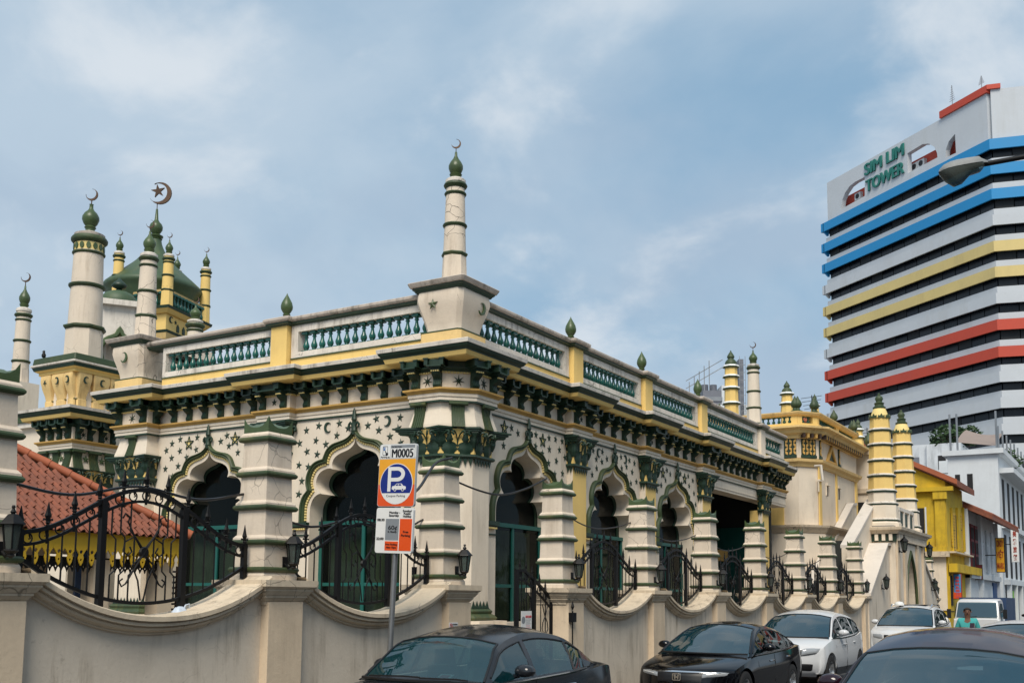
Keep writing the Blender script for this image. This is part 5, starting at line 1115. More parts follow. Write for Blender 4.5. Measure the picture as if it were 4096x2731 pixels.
b = MB(); b.tube([(-11.0, 40.2, 7.0), (-10.7, 39.95, 6.98), (-10.65, 39.95, 6.4)], .05, 6); ob('downpipe', b, 'white_trim', gb)

# ---------------------------------------------------------------- banded yellow minarets
def banded(name, label, px, ytip, ybase, dep, wpx, rings, style=0, group='banded yellow minarets'):
    """octagonal shaft with white and green bands; pixel rows at a known depth"""
    p = atd(px, ybase, dep); k = dep / F_PX; Z = lambda y: atd(px, y, dep).z; r = wpx * k / 2
    t = thing(name, label, 'minaret', (p.x, p.y, .45), 0, group)
    ztop = Z(rings[0]); b = MB(); b.lathe([(r * 1.12, .45), (r * 1.12, p.z), (r * .92, ztop)], 8, (p.x, p.y, 0), pi / 8 + HEAD); sh = ob('shaft', b, 'yellow', t)
    for y in rings:
        z = Z(y); rr = r * (.92 + .2 * (ztop - z) / max(.1, ztop - p.z)); b = MB(); b.lathe([(rr, z - .03), (rr + .09, z), (rr + .09, z + .035)], 8, (p.x, p.y, 0), pi / 8 + HEAD); ob('green_band', b, 'green_moss', sh); b = MB(); b.lathe([(rr + .095, z + .035), (rr + .06, z + .10), (rr, z + .12)], 8, (p.x, p.y, 0), pi / 8 + HEAD); ob('white_band', b, 'sign_white', sh)
    h = Z(ytip) - ztop - .1; q = r * .85
    if style:
        b = MB(); b.lathe([(q, ztop + .1), (q * 1.05, ztop + h * .12), (q * .95, ztop + h * .2), (q * .6, ztop + h * .46), (q * .5, ztop + h * .47)], 16, (p.x, p.y, 0)); ob('cap', b, 'bead_yellow', sh, smooth=40)
        for i in range(8): a = 2 * pi * i / 8; ob('collar_leaf', MB().prism([(-.11, 0), (.11, 0), (.12, .10), (.05, .07), (0, .16), (-.05, .07), (-.12, .10)], -.02, .02, 'y'), 'green_moss', sh, T(p.x + q * 1.12 * sin(a), p.y - q * 1.12 * cos(a), ztop + .1) @ RZ(a))
        b = MB(); z0 = ztop + h * .44; g_ = h * .56; b.lathe([(q * .66, z0), (q * .70, z0 + g_ * .10), (q * .5, z0 + g_ * .16), (q * .5, z0 + g_ * .28), (q * .58, z0 + g_ * .34), (q * .36, z0 + g_ * .42), (q * .36, z0 + g_ * .5), (q * .48, z0 + g_ * .60), (q * .42, z0 + g_ * .74), (q * .16, z0 + g_ * .84), (q * .16, z0 + g_ * .95), (.0, z0 + g_)], 14, (p.x, p.y, 0)); ob('finial', b, 'green_moss', sh, smooth=50)
    else:
        b = MB(); z0 = ztop + .1; b.lathe([(q, z0), (q * 1.04, z0 + h * .16), (q * .85, z0 + h * .30), (q * .52, z0 + h * .42), (q * .50, z0 + h * .47), (q * .66, z0 + h * .52), (q * .62, z0 + h * .62), (q * .3, z0 + h * .82), (q * .12, z0 + h * .90), (q * .13, z0 + h * .96), (0, z0 + h)], 14, (p.x, p.y, 0)); ob('finial', b, 'green_moss', sh, smooth=50)
    return t
banded('banded_minaret', 'thick yellow minaret with white bands beside the cooling tower', 2927, 1393, 1700, 45, 54, [1465, 1506, 1554, 1616], 0)
banded('banded_minaret', 'yellow minaret with green cap standing left on the gallery roof', 3149, 1520, 1650, 47, 46, [1578, 1618], 0)
banded('banded_minaret', 'small yellow minaret peeping over the middle of the gallery roof', 3260, 1573, 1665, 52, 32, [1624], 0)
banded('banded_minaret', 'small yellow minaret at the far end of the gallery roof', 3434, 1672, 1780, 53, 36, [1722, 1752], 0)
# ---------------------------------------------------------------- stair gatehouse
gh = thing('stair_gatehouse', 'cream stair gatehouse with pointed arch and two banded yellow towers', 'gatehouse', (-9, 44.3, 0))
FG = T(-8.4, 0, 0) @ RZ(pi / 2); ya, yb, ym = 41.5, 47.1, 44.3
arch_ = [(ym + 1.0, .02)] + [(ym + x, z) for x, z in spline([(1.0, 1.6), (.92, 2.4), (.62, 3.2), (0, 3.85)], 4)] + [(ym - x, z) for x, z in reversed(spline([(1.0, 1.6), (.92, 2.4), (.62, 3.2), (0, 3.85)], 4)[:-1])] + [(ym - 1.0, .02)]
b = MB(); b.prism([(ya, 0), (yb, 0), (yb, 4.3), (ya, 4.3)], 0, 1.3, 'y', [arch_]); ob('arch_block', b, 'cream', gh, FG)
b = MB(); b.tube([(x, -.02, z) for x, z in arch_], .06, 6); ob('arch_moulding', b, 'green_moss', gh, FG)
for y in (ya + .25, ym - 1.25, ym + 1.25, yb - .25): b = MB(); b.box(y - .2, y + .2, -.08, 0, 0, 4.2); ob('pilaster_strip', b, 'pedestal_paint', gh, FG)
GQ = [(-9.7, ya), (-8.4, ya), (-8.4, yb), (-9.7, yb)]
ob('ledge_frieze', MB().sweep(GQ, [(-.1, 4.12), (.05, 4.12), (.05, 4.42), (-.1, 4.42)]), 'green_dark', gh)
for (ax, ay), (bx, by) in zip(GQ[:-1], GQ[1:]):
    a = Vector((ax, ay)); c = Vector((bx, by)); L = (c - a).length; d = (c - a) / L; n = int(L / .24)
    for i in range(n): p = a + d * (L * (i + .5) / n); ob('ledge_dentil', MB().box(-.06, .06, -.16, 0, 4.16, 4.40), 'cream', gh, T(p.x, p.y, 0) @ RZ(atan2(d.y, d.x)))
ob('ledge', MB().sweep(GQ, [(-.2, 4.42), (.14, 4.42), (.18, 4.50), (.30, 4.56), (.32, 4.66), (-.2, 4.72)]), 'coping_stone', gh)
b = MB(); b.box(-9.65, -8.45, ya + .05, yb - .05, 4.66, 4.74); ob('landing', b, 'concrete', gh)
for yy in (42.3, 46.5):
    c = (-9.0, yy)
    b = MB(); b.lathe([(.70, 4.72), (.70, 4.86), (.62, 4.92), (.60, 5.55)], 8, (c[0], c[1], 0), pi / 8); ob('tower_plinth', b, 'cream', gh)
    b = MB(); b.lathe([(.54, 5.55), (.52, 6.05)], 8, (c[0], c[1], 0), pi / 8); ob('tower_foot', b, 'cream', gh)
    b = MB(); b.lathe([(.52, 6.05), (.37, 9.0)], 8, (c[0], c[1], 0), pi / 8); ts = ob('tower_shaft', b, 'yellow', gh)
    for z in (4.95, 5.58, 6.08, 6.68, 7.28, 7.90, 8.48):
        r = .60 if z < 5.5 else .56 if z < 6 else .52 - .15 * (z - 6.05) / 2.95; b = MB(); b.lathe([(r - .02, z - .05), (r + .06, z), (r + .06, z + .04)], 8, (c[0], c[1], 0), pi / 8); ob('green_band', b, 'green_dark', ts); b = MB(); b.lathe([(r + .065, z + .04), (r + .05, z + .09), (r - .02, z + .12)], 8, (c[0], c[1], 0), pi / 8); ob('white_band', b, 'white_trim', ts)
    b = MB(); b.lathe([(.40, 9.0), (.36, 9.02), (.30, 9.2), (.22, 9.4), (.2, 9.42)], 16, (c[0], c[1], 0)); ob('tower_cap', b, 'bead_yellow', ts, smooth=40)
    for i in range(8): a = 2 * pi * i / 8 + pi / 8; ob('collar_leaf', MB().prism([(-.12, 0), (.12, 0), (.13, .10), (.05, .08), (0, .17), (-.05, .08), (-.13, .10)], -.02, .02, 'y'), 'green_moss', ts, T(c[0] + .38 * sin(a), c[1] - .38 * cos(a), 8.98) @ RZ(a))
    b = MB(); b.lathe([(.24, 9.38), (.25, 9.44), (.18, 9.48), (.17, 9.56), (.20, 9.60), (.12, 9.65), (.12, 9.70), (.16, 9.77), (.13, 9.86), (.05, 9.92), (.05, 9.99), (.0, 10.02)], 14, (c[0], c[1], 0)); ob('finial', b, 'green_moss', ts, smooth=50)
b = MB(); b.box(-8.62, -8.5, 42.9, 45.9, 5.42, 5.55); b.box(-8.62, -8.5, 42.9, 45.9, 4.72, 4.82)
for y in (43.0, 43.9, 44.9, 45.75): b.box(-8.62, -8.5, y, y + .12, 4.82, 5.42)
ob('balcony_rail', b, 'white_trim', gh)
for y in (43.2, 44.1, 45.1): b = MB(); b.box(-8.58, -8.54, y, y + .6, 4.85, 5.38); ob('balcony_panel', b, 'green_dark', gh)
# flanking wings with sloping copings
for nm, pts in (('wing', [(37.95, 0), (ya, 0), (ya, 3.95), (ya - .5, 3.95), (37.95, 2.05)]), ('wing', [(yb, 0), (51.35, 0), (51.35, 2.0), (yb + .4, 3.95), (yb, 3.95)])):
    w = ob(nm, MB().prism(pts, 0, .9, 'y'), 'plaster_wall', gh, T(-8.62, 0, 0) @ RZ(pi / 2))
    top = [p for p in pts if p[1] > .5]; top = sorted(top); b = MB(); b.prism(top + [(x, z + .10) for x, z in reversed(top)], -.08, .95, 'y'); ob('wing_coping', b, 'smooth_white', w, T(-8.62, 0, 0) @ RZ(pi / 2))
# stair behind the wing
ns = 16
for i in range(ns):
    y0 = 36.2 + i * .36; z1 = 1.0 + (i + 1) * .2; ob('stair_step', MB().box(-10.75, -9.6, y0, y0 + .36, z1 - .5, z1), 'interior', gh)
for x0, x1, dz, nm in ((-9.6, -9.25, 1.0, 'stair_parapet'), (-10.98, -10.76, -.6, 'stair_parapet')):
    tp = [(38.3, 3.75), (42.5, 5.75), (43.2, 5.8)] if dz > 0 else [(37.0, 1.75 + dz + .38), (45.0, 5.85), (45.6, 5.9)]
    b = MB(); b.prism([(tp[0][0], .5), (tp[-1][0], .5)] + tp[::-1], x0, x1, 'x'); sp_ = ob(nm, b, 'cream', gh)
    b = MB(); b.prism(tp + [(y_, z_ + .11) for y_, z_ in reversed(tp)], x0 - .04, x1 + .04, 'x'); ob('parapet_coping', b, 'smooth_white', sp_)
# cream block behind the towers
sb = thing('stair_block', 'cream block with dark doorway behind the yellow towers', 'building', (-13, 50, .45))
b = MB(); b.box(-18, -10.4, 47.5, 53, .45, 8.3); ob('wall', b, 'cream', sb)
b = MB(); b.box(-18.2, -10.2, 47.3, 53.2, 8.3, 8.55); b.box(-18.1, -10.3, 47.4, 53.1, 6.6, 6.8); ob('cornice', b, 'coping_stone', sb)
b = MB(); b.box(-11.55, -10.85, 47.44, 47.5, 3.9, 6.2); ob('doorway', b, 'dark', sb)
ob('bulb_finial', MB().lathe([(.24, 0), (.24, .04), (.12, .10), (.10, .2), (.15, .25), (.20, .33), (.21, .42), (.16, .54), (.08, .66), (.03, .78), (.0, .82)], 14), 'green_moss', sb, T(-10.7, 47.9, 8.55), 50)
for i, (y, z, l) in enumerate(((ya + .25, 4.0, 'black lantern on the near corner of the gatehouse'), (yb - .2, 4.0, 'black lantern on the far corner of the gatehouse'))): build_lantern(l, FG @ T(y, -.08, z) @ S(1.45), 'gatehouse lanterns')
build_lantern('black lantern on the sloping wing below the gatehouse', T(-8.62, 40.0, 2.55) @ RZ(pi / 2) @ S(1.25), 'gatehouse lanterns'); build_lantern('black lantern on the far sloping wing', T(-8.62, 49.9, 2.6) @ RZ(pi / 2) @ S(1.25), 'gatehouse lanterns')
# tuft of grass growing on the sloping coping
b = MB()
for i in range(60):
    a = random.uniform(0, 2 * pi); l = random.uniform(.3, .75); y0 = random.uniform(38.6, 40.6); x0 = -9.45; z0 = 2.05 + (y0 - 37.95) * .63
    q = Vector((x0 + random.uniform(-.06, .06), y0, z0)); e = q + Vector((cos(a) * l * .4, sin(a) * l * .4, l)); n = Vector((-sin(a), cos(a), 0)) * .012; b.add([q - n, q + n, e], [(0, 1, 2)])
tag(stuff(ob('grass_tuft', b, 'grass_blade')), 'wild grass sprouting from the stair wall', 'grass')

# ---------------------------------------------------------------- shophouses
def rY(par, nm, x0, y0, x1, y1, Y, t, mt, up=1):
    """box seen on a plane facing the camera side (-Y); pixel corners"""
    p = ony(x0, y0, Y); q = ony(x1, y1, Y); return ob(nm, MB().box(min(p.x, q.x), max(p.x, q.x), Y - t, Y, min(p.z, q.z), max(p.z, q.z)), mt, par)
def rX(par, nm, x0, y0, x1, y1, X, t, mt):
    p = onx(x0, y0, X); q = onx(x1, y1, X); return ob(nm, MB().box(X, X + t, min(p.y, q.y), max(p.y, q.y), min(p.z, q.z), max(p.z, q.z)), mt, par)
XF = -9.0; YG = 57.0
yh = thing('yellow_shophouse', 'bright yellow shophouse with red roof edge and louvred shutters', 'house', (-13, 60, 0))
e0 = ony(3651, 1860, YG); e1 = ony(3832, 1935, YG); m_ = (e1.z - e0.z) / (e1.x - e0.x); rz = lambda x: e0.z + m_ * (x - e0.x)
xl = -17.0
b = MB(); b.prism([(xl, 0), (XF, 0), (XF, rz(XF) - .15), (xl, rz(xl) - .15)], YG, YG + 5.4, 'y'); ob('wall', b, 'house_yellow', yh)
b = MB(); b.prism([(xl, rz(xl) - .12), (e1.x, rz(e1.x) - .12), (e1.x, rz(e1.x) + .2), (xl, rz(xl) + .2)], YG - .25, YG + 5.6, 'y'); ob('roof', b, 'roof_tile', yh)
b = MB(); b.prism([(xl, rz(xl) - .05), (e1.x, rz(e1.x) - .05), (e1.x, rz(e1.x) + .22), (xl, rz(xl) + .22)], YG - .3, YG - .25, 'y'); ob('verge_board', b, 'ridge_tile', yh)
rY(yh, 'pilaster', 3739, 1995, 3787, 2190, YG, .15, 'house_yellow'); rY(yh, 'pilaster_capital', 3733, 1962, 3790, 1995, YG, .25, 'house_yellow'); rY(yh, 'pilaster_foot', 3735, 2186, 3791, 2206, YG, .22, 'house_yellow')
rY(yh, 'gable_moulding', 3600, 1955, 3815, 1962, YG, .3, 'house_yellow'); w = rY(yh, 'side_window', 3662, 2032, 3699, 2130, YG, .02, 'dark'); rY(w, 'window_frame', 3699, 2028, 3709, 2133, YG, .08, 'white_wall')
lw = rY(yh, 'ground_storey', 3690, 2222, 3792, 2440, YG, .06, 'cream'); rY(yh, 'storey_ledge', 3690, 2206, 3800, 2226, YG, .35, 'coping_stone')
rX(yh, 'storey_ledge', 3790, 2210, 3864, 2222, XF, .4, 'coping_stone'); rX(yh, 'shutter_opening', 3800, 2050, 3852, 2200, XF, .02, 'dark')
for x0, x1 in ((3801, 3806), (3822, 3838), (3848, 3853)): rX(yh, 'window_post', x0, 2030, x1, 2205, XF, .12, 'house_yellow')
for j in range(2):
    s = rX(yh, 'shutter', 3806 if j == 0 else 3838, 2048, 3822 if j == 0 else 3848, 2200, XF, .06, 'shutter_yellow')
    for i in range(12): rX(s, 'louvre', (3808 if j == 0 else 3840), 2058 + i * 11.5, (3820 if j == 0 else 3846), 2064 + i * 11.5, XF + .06, .03, 'brown_wood' if i % 6 == 5 else 'ochre')
rX(yh, 'fascia_board', 3795, 2252, 3838, 2293, XF + .05, .4, 'house_yellow'); rX(yh, 'fascia_board', 3838, 2262, 3898, 2302, XF + .05, .4, 'house_yellow'); rX(yh, 'shop_front', 3795, 2302, 3850, 2440, XF, .05, 'house_yellow'); rX(yh, 'shop_door', 3800, 2300, 3812, 2420, XF + .05, .03, 'dark')
def vsign(name, label, x0, y0, x1, y1, Y, face, edge, lines, lcol, mz=0.0, size=.5):
    p = ony(x0, y0, Y); q = ony(x1, y1, Y); cx = (p.x + q.x) / 2; w = q.x - p.x; h = p.z - q.z
    b = MB(); b.box(p.x, q.x, Y, Y + .18, q.z, p.z); s = tag(ob(name, b, edge), label, 'sign'); m = w * .07
    ob('sign_face', MB().box(p.x + m, q.x - m, Y - .01, Y, q.z + m, p.z - m), face, s)
    for i, t in enumerate(lines):
        z = p.z - m - (h - 2 * m) * (i + .5 + mz) / (len(lines) + mz)
        ob('lettering', text_mesh(t, (h / (len(lines) + mz)) * size, min(w * .78, w * .78 if len(t) > 1 else w * .5), ext=.006, bold=.012), lcol, s, T(cx, Y - .018, z) @ STAND)
    ob('sign_arm', MB().tube([(p.x - .6, Y + .09, (p.z + q.z) / 2), (p.x, Y + .09, (p.z + q.z) / 2)], .03, 6), 'iron', s)
    return s
ss = vsign('shop_banner', 'blue and orange upright shop banner on the yellow house', 3812, 2293, 3848, 2395, 57.6, 'brd_sky', 'brd_red', ['8', 'S', 'H', 'R', 'E', 'E', 'M'], 'paper_red', .6, .8)
p = ony(3814, 2368, 57.6); q = ony(3846, 2393, 57.6); ob('banner_foot', MB().box(p.x, q.x, 57.58, 57.6, q.z, p.z), 'sign_red', ss)
def terrace(name, label, ys, ye, wmat, smat, ex=-7.5, ez0=None):
    h = thing(name, label, 'house', (-13, (ys + ye) / 2, 0)); ez = 6.75
    b = MB(); b.box(-18, XF, ys, ye, 0, ez + .6); ob('wall', b, wmat, h)
    b = MB(); b.prism([(ex, ez - .2), (-14, ez + 3.0), (-18, ez + 1.0), (-18, ez + .7), (-14, ez + 2.75), (ex, ez - .4)], ys + .02, ye - .02, 'y'); r = ob('roof', b, 'roof_tile', h)
    n = int((ye - ys) / .32)
    for i in range(n): ob('tile_row', MB().tube([(ex, ys + .16 + (ye - ys - .2) * i / n, ez - .14), (-14, ys + .16 + (ye - ys - .2) * i / n, ez + 3.06)], .09, 6), 'roof_tile', r)
    for k in range(3):
        y = ys + (ye - ys) * (.2 + .3 * k); w = ob('shutter', MB().box(XF, XF + .1, y - .55, y + .55, 3.7, 6.3), smat, h)
        for j in (-1, 1):
            for i in range(3): ob('shutter_panel', MB().box(XF + .1, XF + .12, y + j * .28 - .18, y + j * .28 + .18, 3.85 + i * .8, 4.5 + i * .8), 'dark' if smat == 'red_paint' else 'white_wall', w)
    b = MB(); b.box(XF, XF + .35, ys, ye, 3.2, 3.5); ob('storey_ledge', b, wmat, h)
    for y in (ys + .15, ye - .15): b = MB(); b.box(XF, XF + .25, y - .15, y + .15, 0, 7.0); ob('pilaster', b, wmat, h)
    b = MB(); b.box(XF, XF + .04, ys + .5, ye - .5, .1, 2.9); ob('shop_front', b, 'white_wall', h)
    return h
rh = terrace('red_shuttered_house', 'terrace house with dark red shutters next to the yellow house', 62.42, 67.6, 'white_wall', 'red_paint')
wh = terrace('white_shophouse', 'white terrace house with pale shutters and old tiled eaves', 67.62, 75.2, 'white_wall', 'white_wall')
b = MB(); b.box(XF + .02, XF + .1, 73.2, 75.0, .1, 3.1); ob('blue_shop_front', b, 'blue_door', wh)
vsign('projecting_sign', 'yellow upright shop sign with dark red lettering', 3980, 2150, 4022, 2288, 70, 'brd_yellow', 'iron', ['CINDY', 'VIỆT', 'MARK'], 'brd_red', 0, .75)
vsign('projecting_sign', 'tall white upright sign with brown Chinese characters', 4041, 2104, 4078, 2247, 78, 'sign_white', 'sign_silver', ['美', '雅', '旅', '館'], 'brd_red', .5, .8)
vsign('hanging_board', 'dark red picture board hanging over the pavement', 3898, 2257, 3931, 2318, 66, 'red_paint', 'brown_wood', [' '], 'sign_white')
# white corner block
wb = thing('white_corner_block', 'plain white four storey block with roof terrace', 'building', (-14, 90, 0)); YW = 79.0
top = ony(4004, 1812, YW); l_ = ony(3790, 1832, YW)
b = MB(); b.box(l_.x, -9.0, YW, YW + 30, 0, top.z); ob('wall', b, 'white_wall', wb)
b = MB(); b.box(l_.x - .3, -8.6, YW - .3, YW + 30.3, top.z, top.z + .35); ob('roof_slab', b, 'white_wall', wb)
for x0, x1, y0, y1 in ((3820, 3842, 1898, 1950), (3868, 3893, 1895, 1958)): rY(wb, 'window', x0, y0, x1, y1, YW, .03, 'dark')
for i in range(9):
    for z0, z1 in ((3.6, 6.6), (7.4, top.z - 1.6)): ob('window', MB().box(-9.0, -8.97, YW + 1.6 + i * 3, YW + 2.7 + i * 3, z0, z1), 'dark', wb)
for z in (3.1, 7.0, top.z - 1.3): ob('canopy', MB().box(-9.0, -8.1 if z > 8 else -8.6, YW + .6, YW + 30, z, z + .35), 'white_wall', wb)
for i in range(8): ob('column', MB().box(-8.9, -8.6, YW + 1 + i * 3.6, YW + 1.4 + i * 3.6, 0, 3.1), 'white_wall', wb)
b = MB(); b.box(-8.99, -8.9, YW + 1.5, YW + 29, .1, 3.0); ob('shop_front', b, 'dark', wb)
ob('lime_panel', MB().box(-8.9, -8.8, YW + 3.2, YW + 4.2, 1.4, 2.7), 'lime', wb); ob('lime_panel', MB().box(-8.9, -8.8, YW + 3.2, YW + 4.2, .2, 1.0), 'lime', wb)
for i in range(12):
    y = YW - .1 + i * 2.4; ob('roof_post', MB().tube([(-8.9, y, top.z + .3), (-8.9, y, top.z + 1.9)], .06, 6), 'metal_grey', wb)
for px in (3805, 3833, 3990): p = ony(px, 1815, YW + .3); ob('roof_post', MB().tube([(p.x, YW + .1, top.z + .3), (p.x, YW + .1, top.z + 3.0)], .07, 6), 'metal_grey', wb)
a0 = ony(3825, 1742, YW + .6); a1 = ony(3985, 1755, YW + .6); b = MB(); rows = []
for i in range(13):
    t = i / 12; x = a0.x + (a1.x - a0.x) * t; rows.append([(x, YW + .4 + 5 * v, a0.z + (a1.z - a0.z) * t - (1.0 + .7 * sin(pi * t)) * sin(pi * v * .5) * .0 - .25 * sin(pi * t) - (1.0 - .5 * sin(pi * t)) * (1 - v) ** 2 * .5 + 1.1 * v) for v in (0, .25, .5, .75, 1)])
b.strip(rows); aw = ob('terrace_awning', b, 'awning', wb, smooth=60)
# stained white block behind
st = thing('stained_white_block', 'stained white rear block with dark window and planted roof', 'building', (-25, 96, 0)); YS = 92.0
p = ony(3600, 1775, YS); q = ony(3842, 1768, YS); b = MB(); b.box(p.x - 6, q.x, YS, YS + 8, 0, q.z); ob('wall', b, 'white_stained', st)
rY(st, 'window', 3752, 1822, 3785, 1875, YS, .05, 'dark'); rY(st, 'window', 3640, 1830, 3678, 1860, YS, .05, 'cooling_grey'); rY(st, 'wall_edge', 3706, 1780, 3710, 1870, YS, .3, 'white_stained')
fr = rY(st, 'window_guard', 3762, 1848, 3798, 1894, YS - 1.2, .8, 'white_wall')
def leafy(name, label, c, r, n, seed, trunk=True, base=None):
    rnd = random.Random(seed); t = thing(name, label, 'tree', base or (c[0], c[1], c[2] - r), 0, 'plants on the roof terrace'); b = MB()
    for i in range(n):
        a = rnd.uniform(0, 2 * pi); h = rnd.uniform(-1, 1); rr = r * rnd.uniform(.35, 1.0) ** .6; q = Vector((c[0] + rr * cos(a) * sqrt(1 - h * h), c[1] + rr * sin(a) * sqrt(1 - h * h), c[2] + rr * h * .75))
        u = Vector((rnd.uniform(-1, 1), rnd.uniform(-1, 1), rnd.uniform(-.4, .4))).normalized() * r * .16; v = Vector((rnd.uniform(-1, 1), rnd.uniform(-1, 1), rnd.uniform(-1, 1))).normalized() * r * .11; b.add([q - u, q - v, q + u, q + v], [(0, 1, 2, 3)])
    ob('crown', b, 'foliage', t)
    if trunk:
        bb = t.location; b = MB(); b.tube([(bb[0], bb[1], bb[2]), (c[0], c[1], c[2])], r * .09, 6, taper=[1, .5])
        for i in range(4): b.tube([(c[0], c[1], c[2] - r * .4), (c[0] + r * .5 * cos(i * 1.6), c[1] + r * .5 * sin(i * 1.6), c[2] + r * .2)], r * .04, 5)
        ob('trunk', b, 'brown_wood', t)
for i, (px, py, r, Y, l) in enumerate(((3790, 1752, 1.5, 93, 'leafy green roof bush left of the awning'), (3822, 1745, 1.1, 94, 'small green roof bush behind the first terrace post'), (3873, 1742, 1.2, 95, 'green roof bush rising over the awning'))):
    c = ony(px, py, Y); leafy('roof_plant', l, tuple(c), r, 420, 11 + i, base=(c.x, c.y, q.z))
c = onx(4080, 1840, -8.5); leafy('roof_plant', 'green planter bush at the right end of the roof terrace', (-9.6, c.y, c.z), 1.3, 380, 19, base=(-9.6, c.y, top.z + .3))
# cooling towers on a far roof
cd = 95.0; C6 = lambda x, y: (2500 + x / 3.357, 1450 + y / 3.357)
ct = thing('cooling_tower', 'grey louvred cooling tower with railings on a far roof', 'cooling tower', tuple(atd(*C6(1200, 640), cd).xy) + (0,))
a = atd(*C6(1050, 560), cd); c = atd(*C6(1300, 560), cd); h1 = atd(*C6(1180, 370), cd).z; dv = Vector((c.x - a.x, c.y - a.y)); MC = T(a.x, a.y, 0) @ RZ(atan2(dv.y, dv.x)); L = dv.length
ob('roof_block', MB().box(-1, L * 2.4, 0, 6, 0, a.z), 'white_wall', ct, MC); ob('tower_body', MB().box(0, L, 0, 4, a.z, h1), 'cooling_grey', ct, MC); ob('tower_side', MB().box(L, L * 1.15, 0, 4, a.z, h1 + .5), 'white_wall', ct, MC); ob('tower_body', MB().box(L * 1.95, L * 2.2, 0, 3, a.z - 1, a.z + 4.2), 'cooling_grey', ct, MC)
for i in range(14): ob('louvre', MB().box(L * i / 14 + .04, L * i / 14 + .16, -.08, 0, a.z + .3, h1 - .6), 'metal_grey', ct, MC)
for s in (.25, .72): ob('fan_shroud', MB().lathe([(L * .2, 0), (L * .2, .8)], 16, (L * s, 1.5, h1)), 'cooling_grey', ct, MC)
b = MB()
for z in (1.2, 1.9): b.tube([(-1.5, .2, h1 - 1 + z), (L * 1.1, .2, h1 + 1.0 + z)], .05, 4)
for i in range(5): b.tube([(-1.2 + i * L * .27, .2, h1 - 1.2), (-1.2 + i * L * .27, .2, h1 + .8 + i * .5)], .05, 4)
for i in range(7): b.tube([(L * 1.95, -.3, a.z - .6 + i * .7), (L * 2.25, -.3, a.z - .6 + i * .7)], .03, 4)
b.tube([(L * 1.95, -.3, a.z - 1), (L * 1.95, -.3, a.z + 4.4)], .03, 4); b.tube([(L * 2.25, -.3, a.z - 1), (L * 2.25, -.3, a.z + 4.4)], .03, 4)
ob('railing', b, 'metal_grey', ct, MC)

# ---------------------------------------------------------------- tall banded office tower
TD = 165.0; A = atd(3346, 2000, TD).xy; d1 = Vector((sin(radians(53.1)), -cos(radians(53.1)))); nin = Vector((-d1.y, d1.x))
FTM = T(A.x, A.y, 0) @ RZ(atan2(d1.y, d1.x))
def onface(x, y, out=0.0):
    """pixel -> (distance along the long face, height)"""
    o = Vector((A.x, A.y)) - nin * out; r = ray(x, y); k = o.dot(nin) / Vector((r.x, r.y)).dot(nin); p = C_P + r * k; return (Vector((p.x, p.y)) - o).dot(d1), p.z
LB = onface(3968, 1000, .8)[0]; B = Vector((A.x, A.y)) + d1 * LB; d2 = Vector((sin(radians(75)), cos(radians(75)))); Cc = B + d2 * 45
ot = thing('office_tower', 'tall office tower with white, blue, yellow and red horizontal bands', 'tower block', (B.x, B.y, 0))
TP = [tuple(Vector((A.x, A.y)) + nin * 16), (A.x, A.y), tuple(B), tuple(Cc), tuple(Cc + nin * 25)]
ob('core', MB().sweep(TP, [(-.6, 0), (-.6, onface(3346, 900)[1])], closed=False), 'tower_dark', ot)
ys = [881.6, 965, 1048, 1135, 1222, 1307.5, 1394, 1481.5, 1570.5, 1652, 1737, 1824, 1911, 1998]
cols = ['tower_blue'] * 3 + ['tower_white'] + ['tower_yellow'] * 2 + ['tower_white'] + ['tower_red'] * 2 + ['tower_white'] * 5
npane = 0; paneM = {}
pane_rest = MB()
for i, (y, cm) in enumerate(zip(ys, cols)):
    z = onface(3316, y, .95)[1]; zn = onface(3316, ys[i + 1], .95)[1] if i + 1 < len(ys) else z - 3.4
    fb = ob('floor_band', MB().sweep(TP, [(.7, z), (.95, z), (.95, z - 1.4), (.7, z - 1.4)]), cm, ot)
    ob('floor_slab', MB().sweep(TP, [(-.6, z - .02), (.7, z - .02), (.7, z - .3), (-.6, z - .3)]), 'tower_dark', ot)
    ob('end_bracket', MB().prism([(-.95, z), (-.95, z - 1.4), (-.2, z - 2.0), (.0, z - 2.0), (.0, z)], -.5, -.2, 'x'), cm, fb, FTM)
    ob('spandrel', MB().sweep(TP, [(-.6, zn), (.40, zn), (.40, zn + .95), (-.6, zn + .95)]), 'tower_white', ot)
    for M, L in ((FTM, LB), (T(B.x, B.y, 0) @ RZ(atan2(d2.y, d2.x)), 45)):
        n = int(L / 2.3)
        for k in range(n):
            x0, x1 = L * k / n + .06, L * (k + 1) / n - .06
            if npane < 296 and (L < 44.9 or k < 6): ob('window_pane', MB().box(x0, x1, -.05, .1, zn + .95, z - .3), random.choice(('tower_glass', 'tower_glass', 'tower_glass_b', 'tower_glass_b', 'tower_glass_c')), ot, M); npane += 1
            else:
                bb = MB().box(x0, x1, -.05, .1, zn + .95, z - .3); pane_rest.add([M @ Vector(v) for v in bb.v], bb.f)
stuff(ob('far_window_panes', pane_rest, 'tower_glass', ot))
zt0 = onface(3316, 881.6, .95)[1]; ztop_ = onface(3326, 722, .6)[1]
H = lambda x, y: onface(x, y, .6)
def hole(pts): return [H(*p) for p in pts]
h1 = hole([(3459, 784), (3459, 708), (3420, 728), (3398, 745), (3380, 772), (3369, 800), (3363, 838)])
h2 = hole([(3631, 694), (3629, 614), (3690, 577), (3715, 575), (3737, 588), (3748, 612), (3750, 630)])
h3 = hole([(3781, 632), (3783, 600), (3795, 566), (3820, 536), (3824, 612)])
b = MB(); b.prism([(.4, zt0), (LB, zt0), (LB, ztop_), (.4, ztop_)], -.6, .2, 'y', [h1, h2, h3]); rw = ob('roof_screen', b, 'tower_white', ot, FTM)
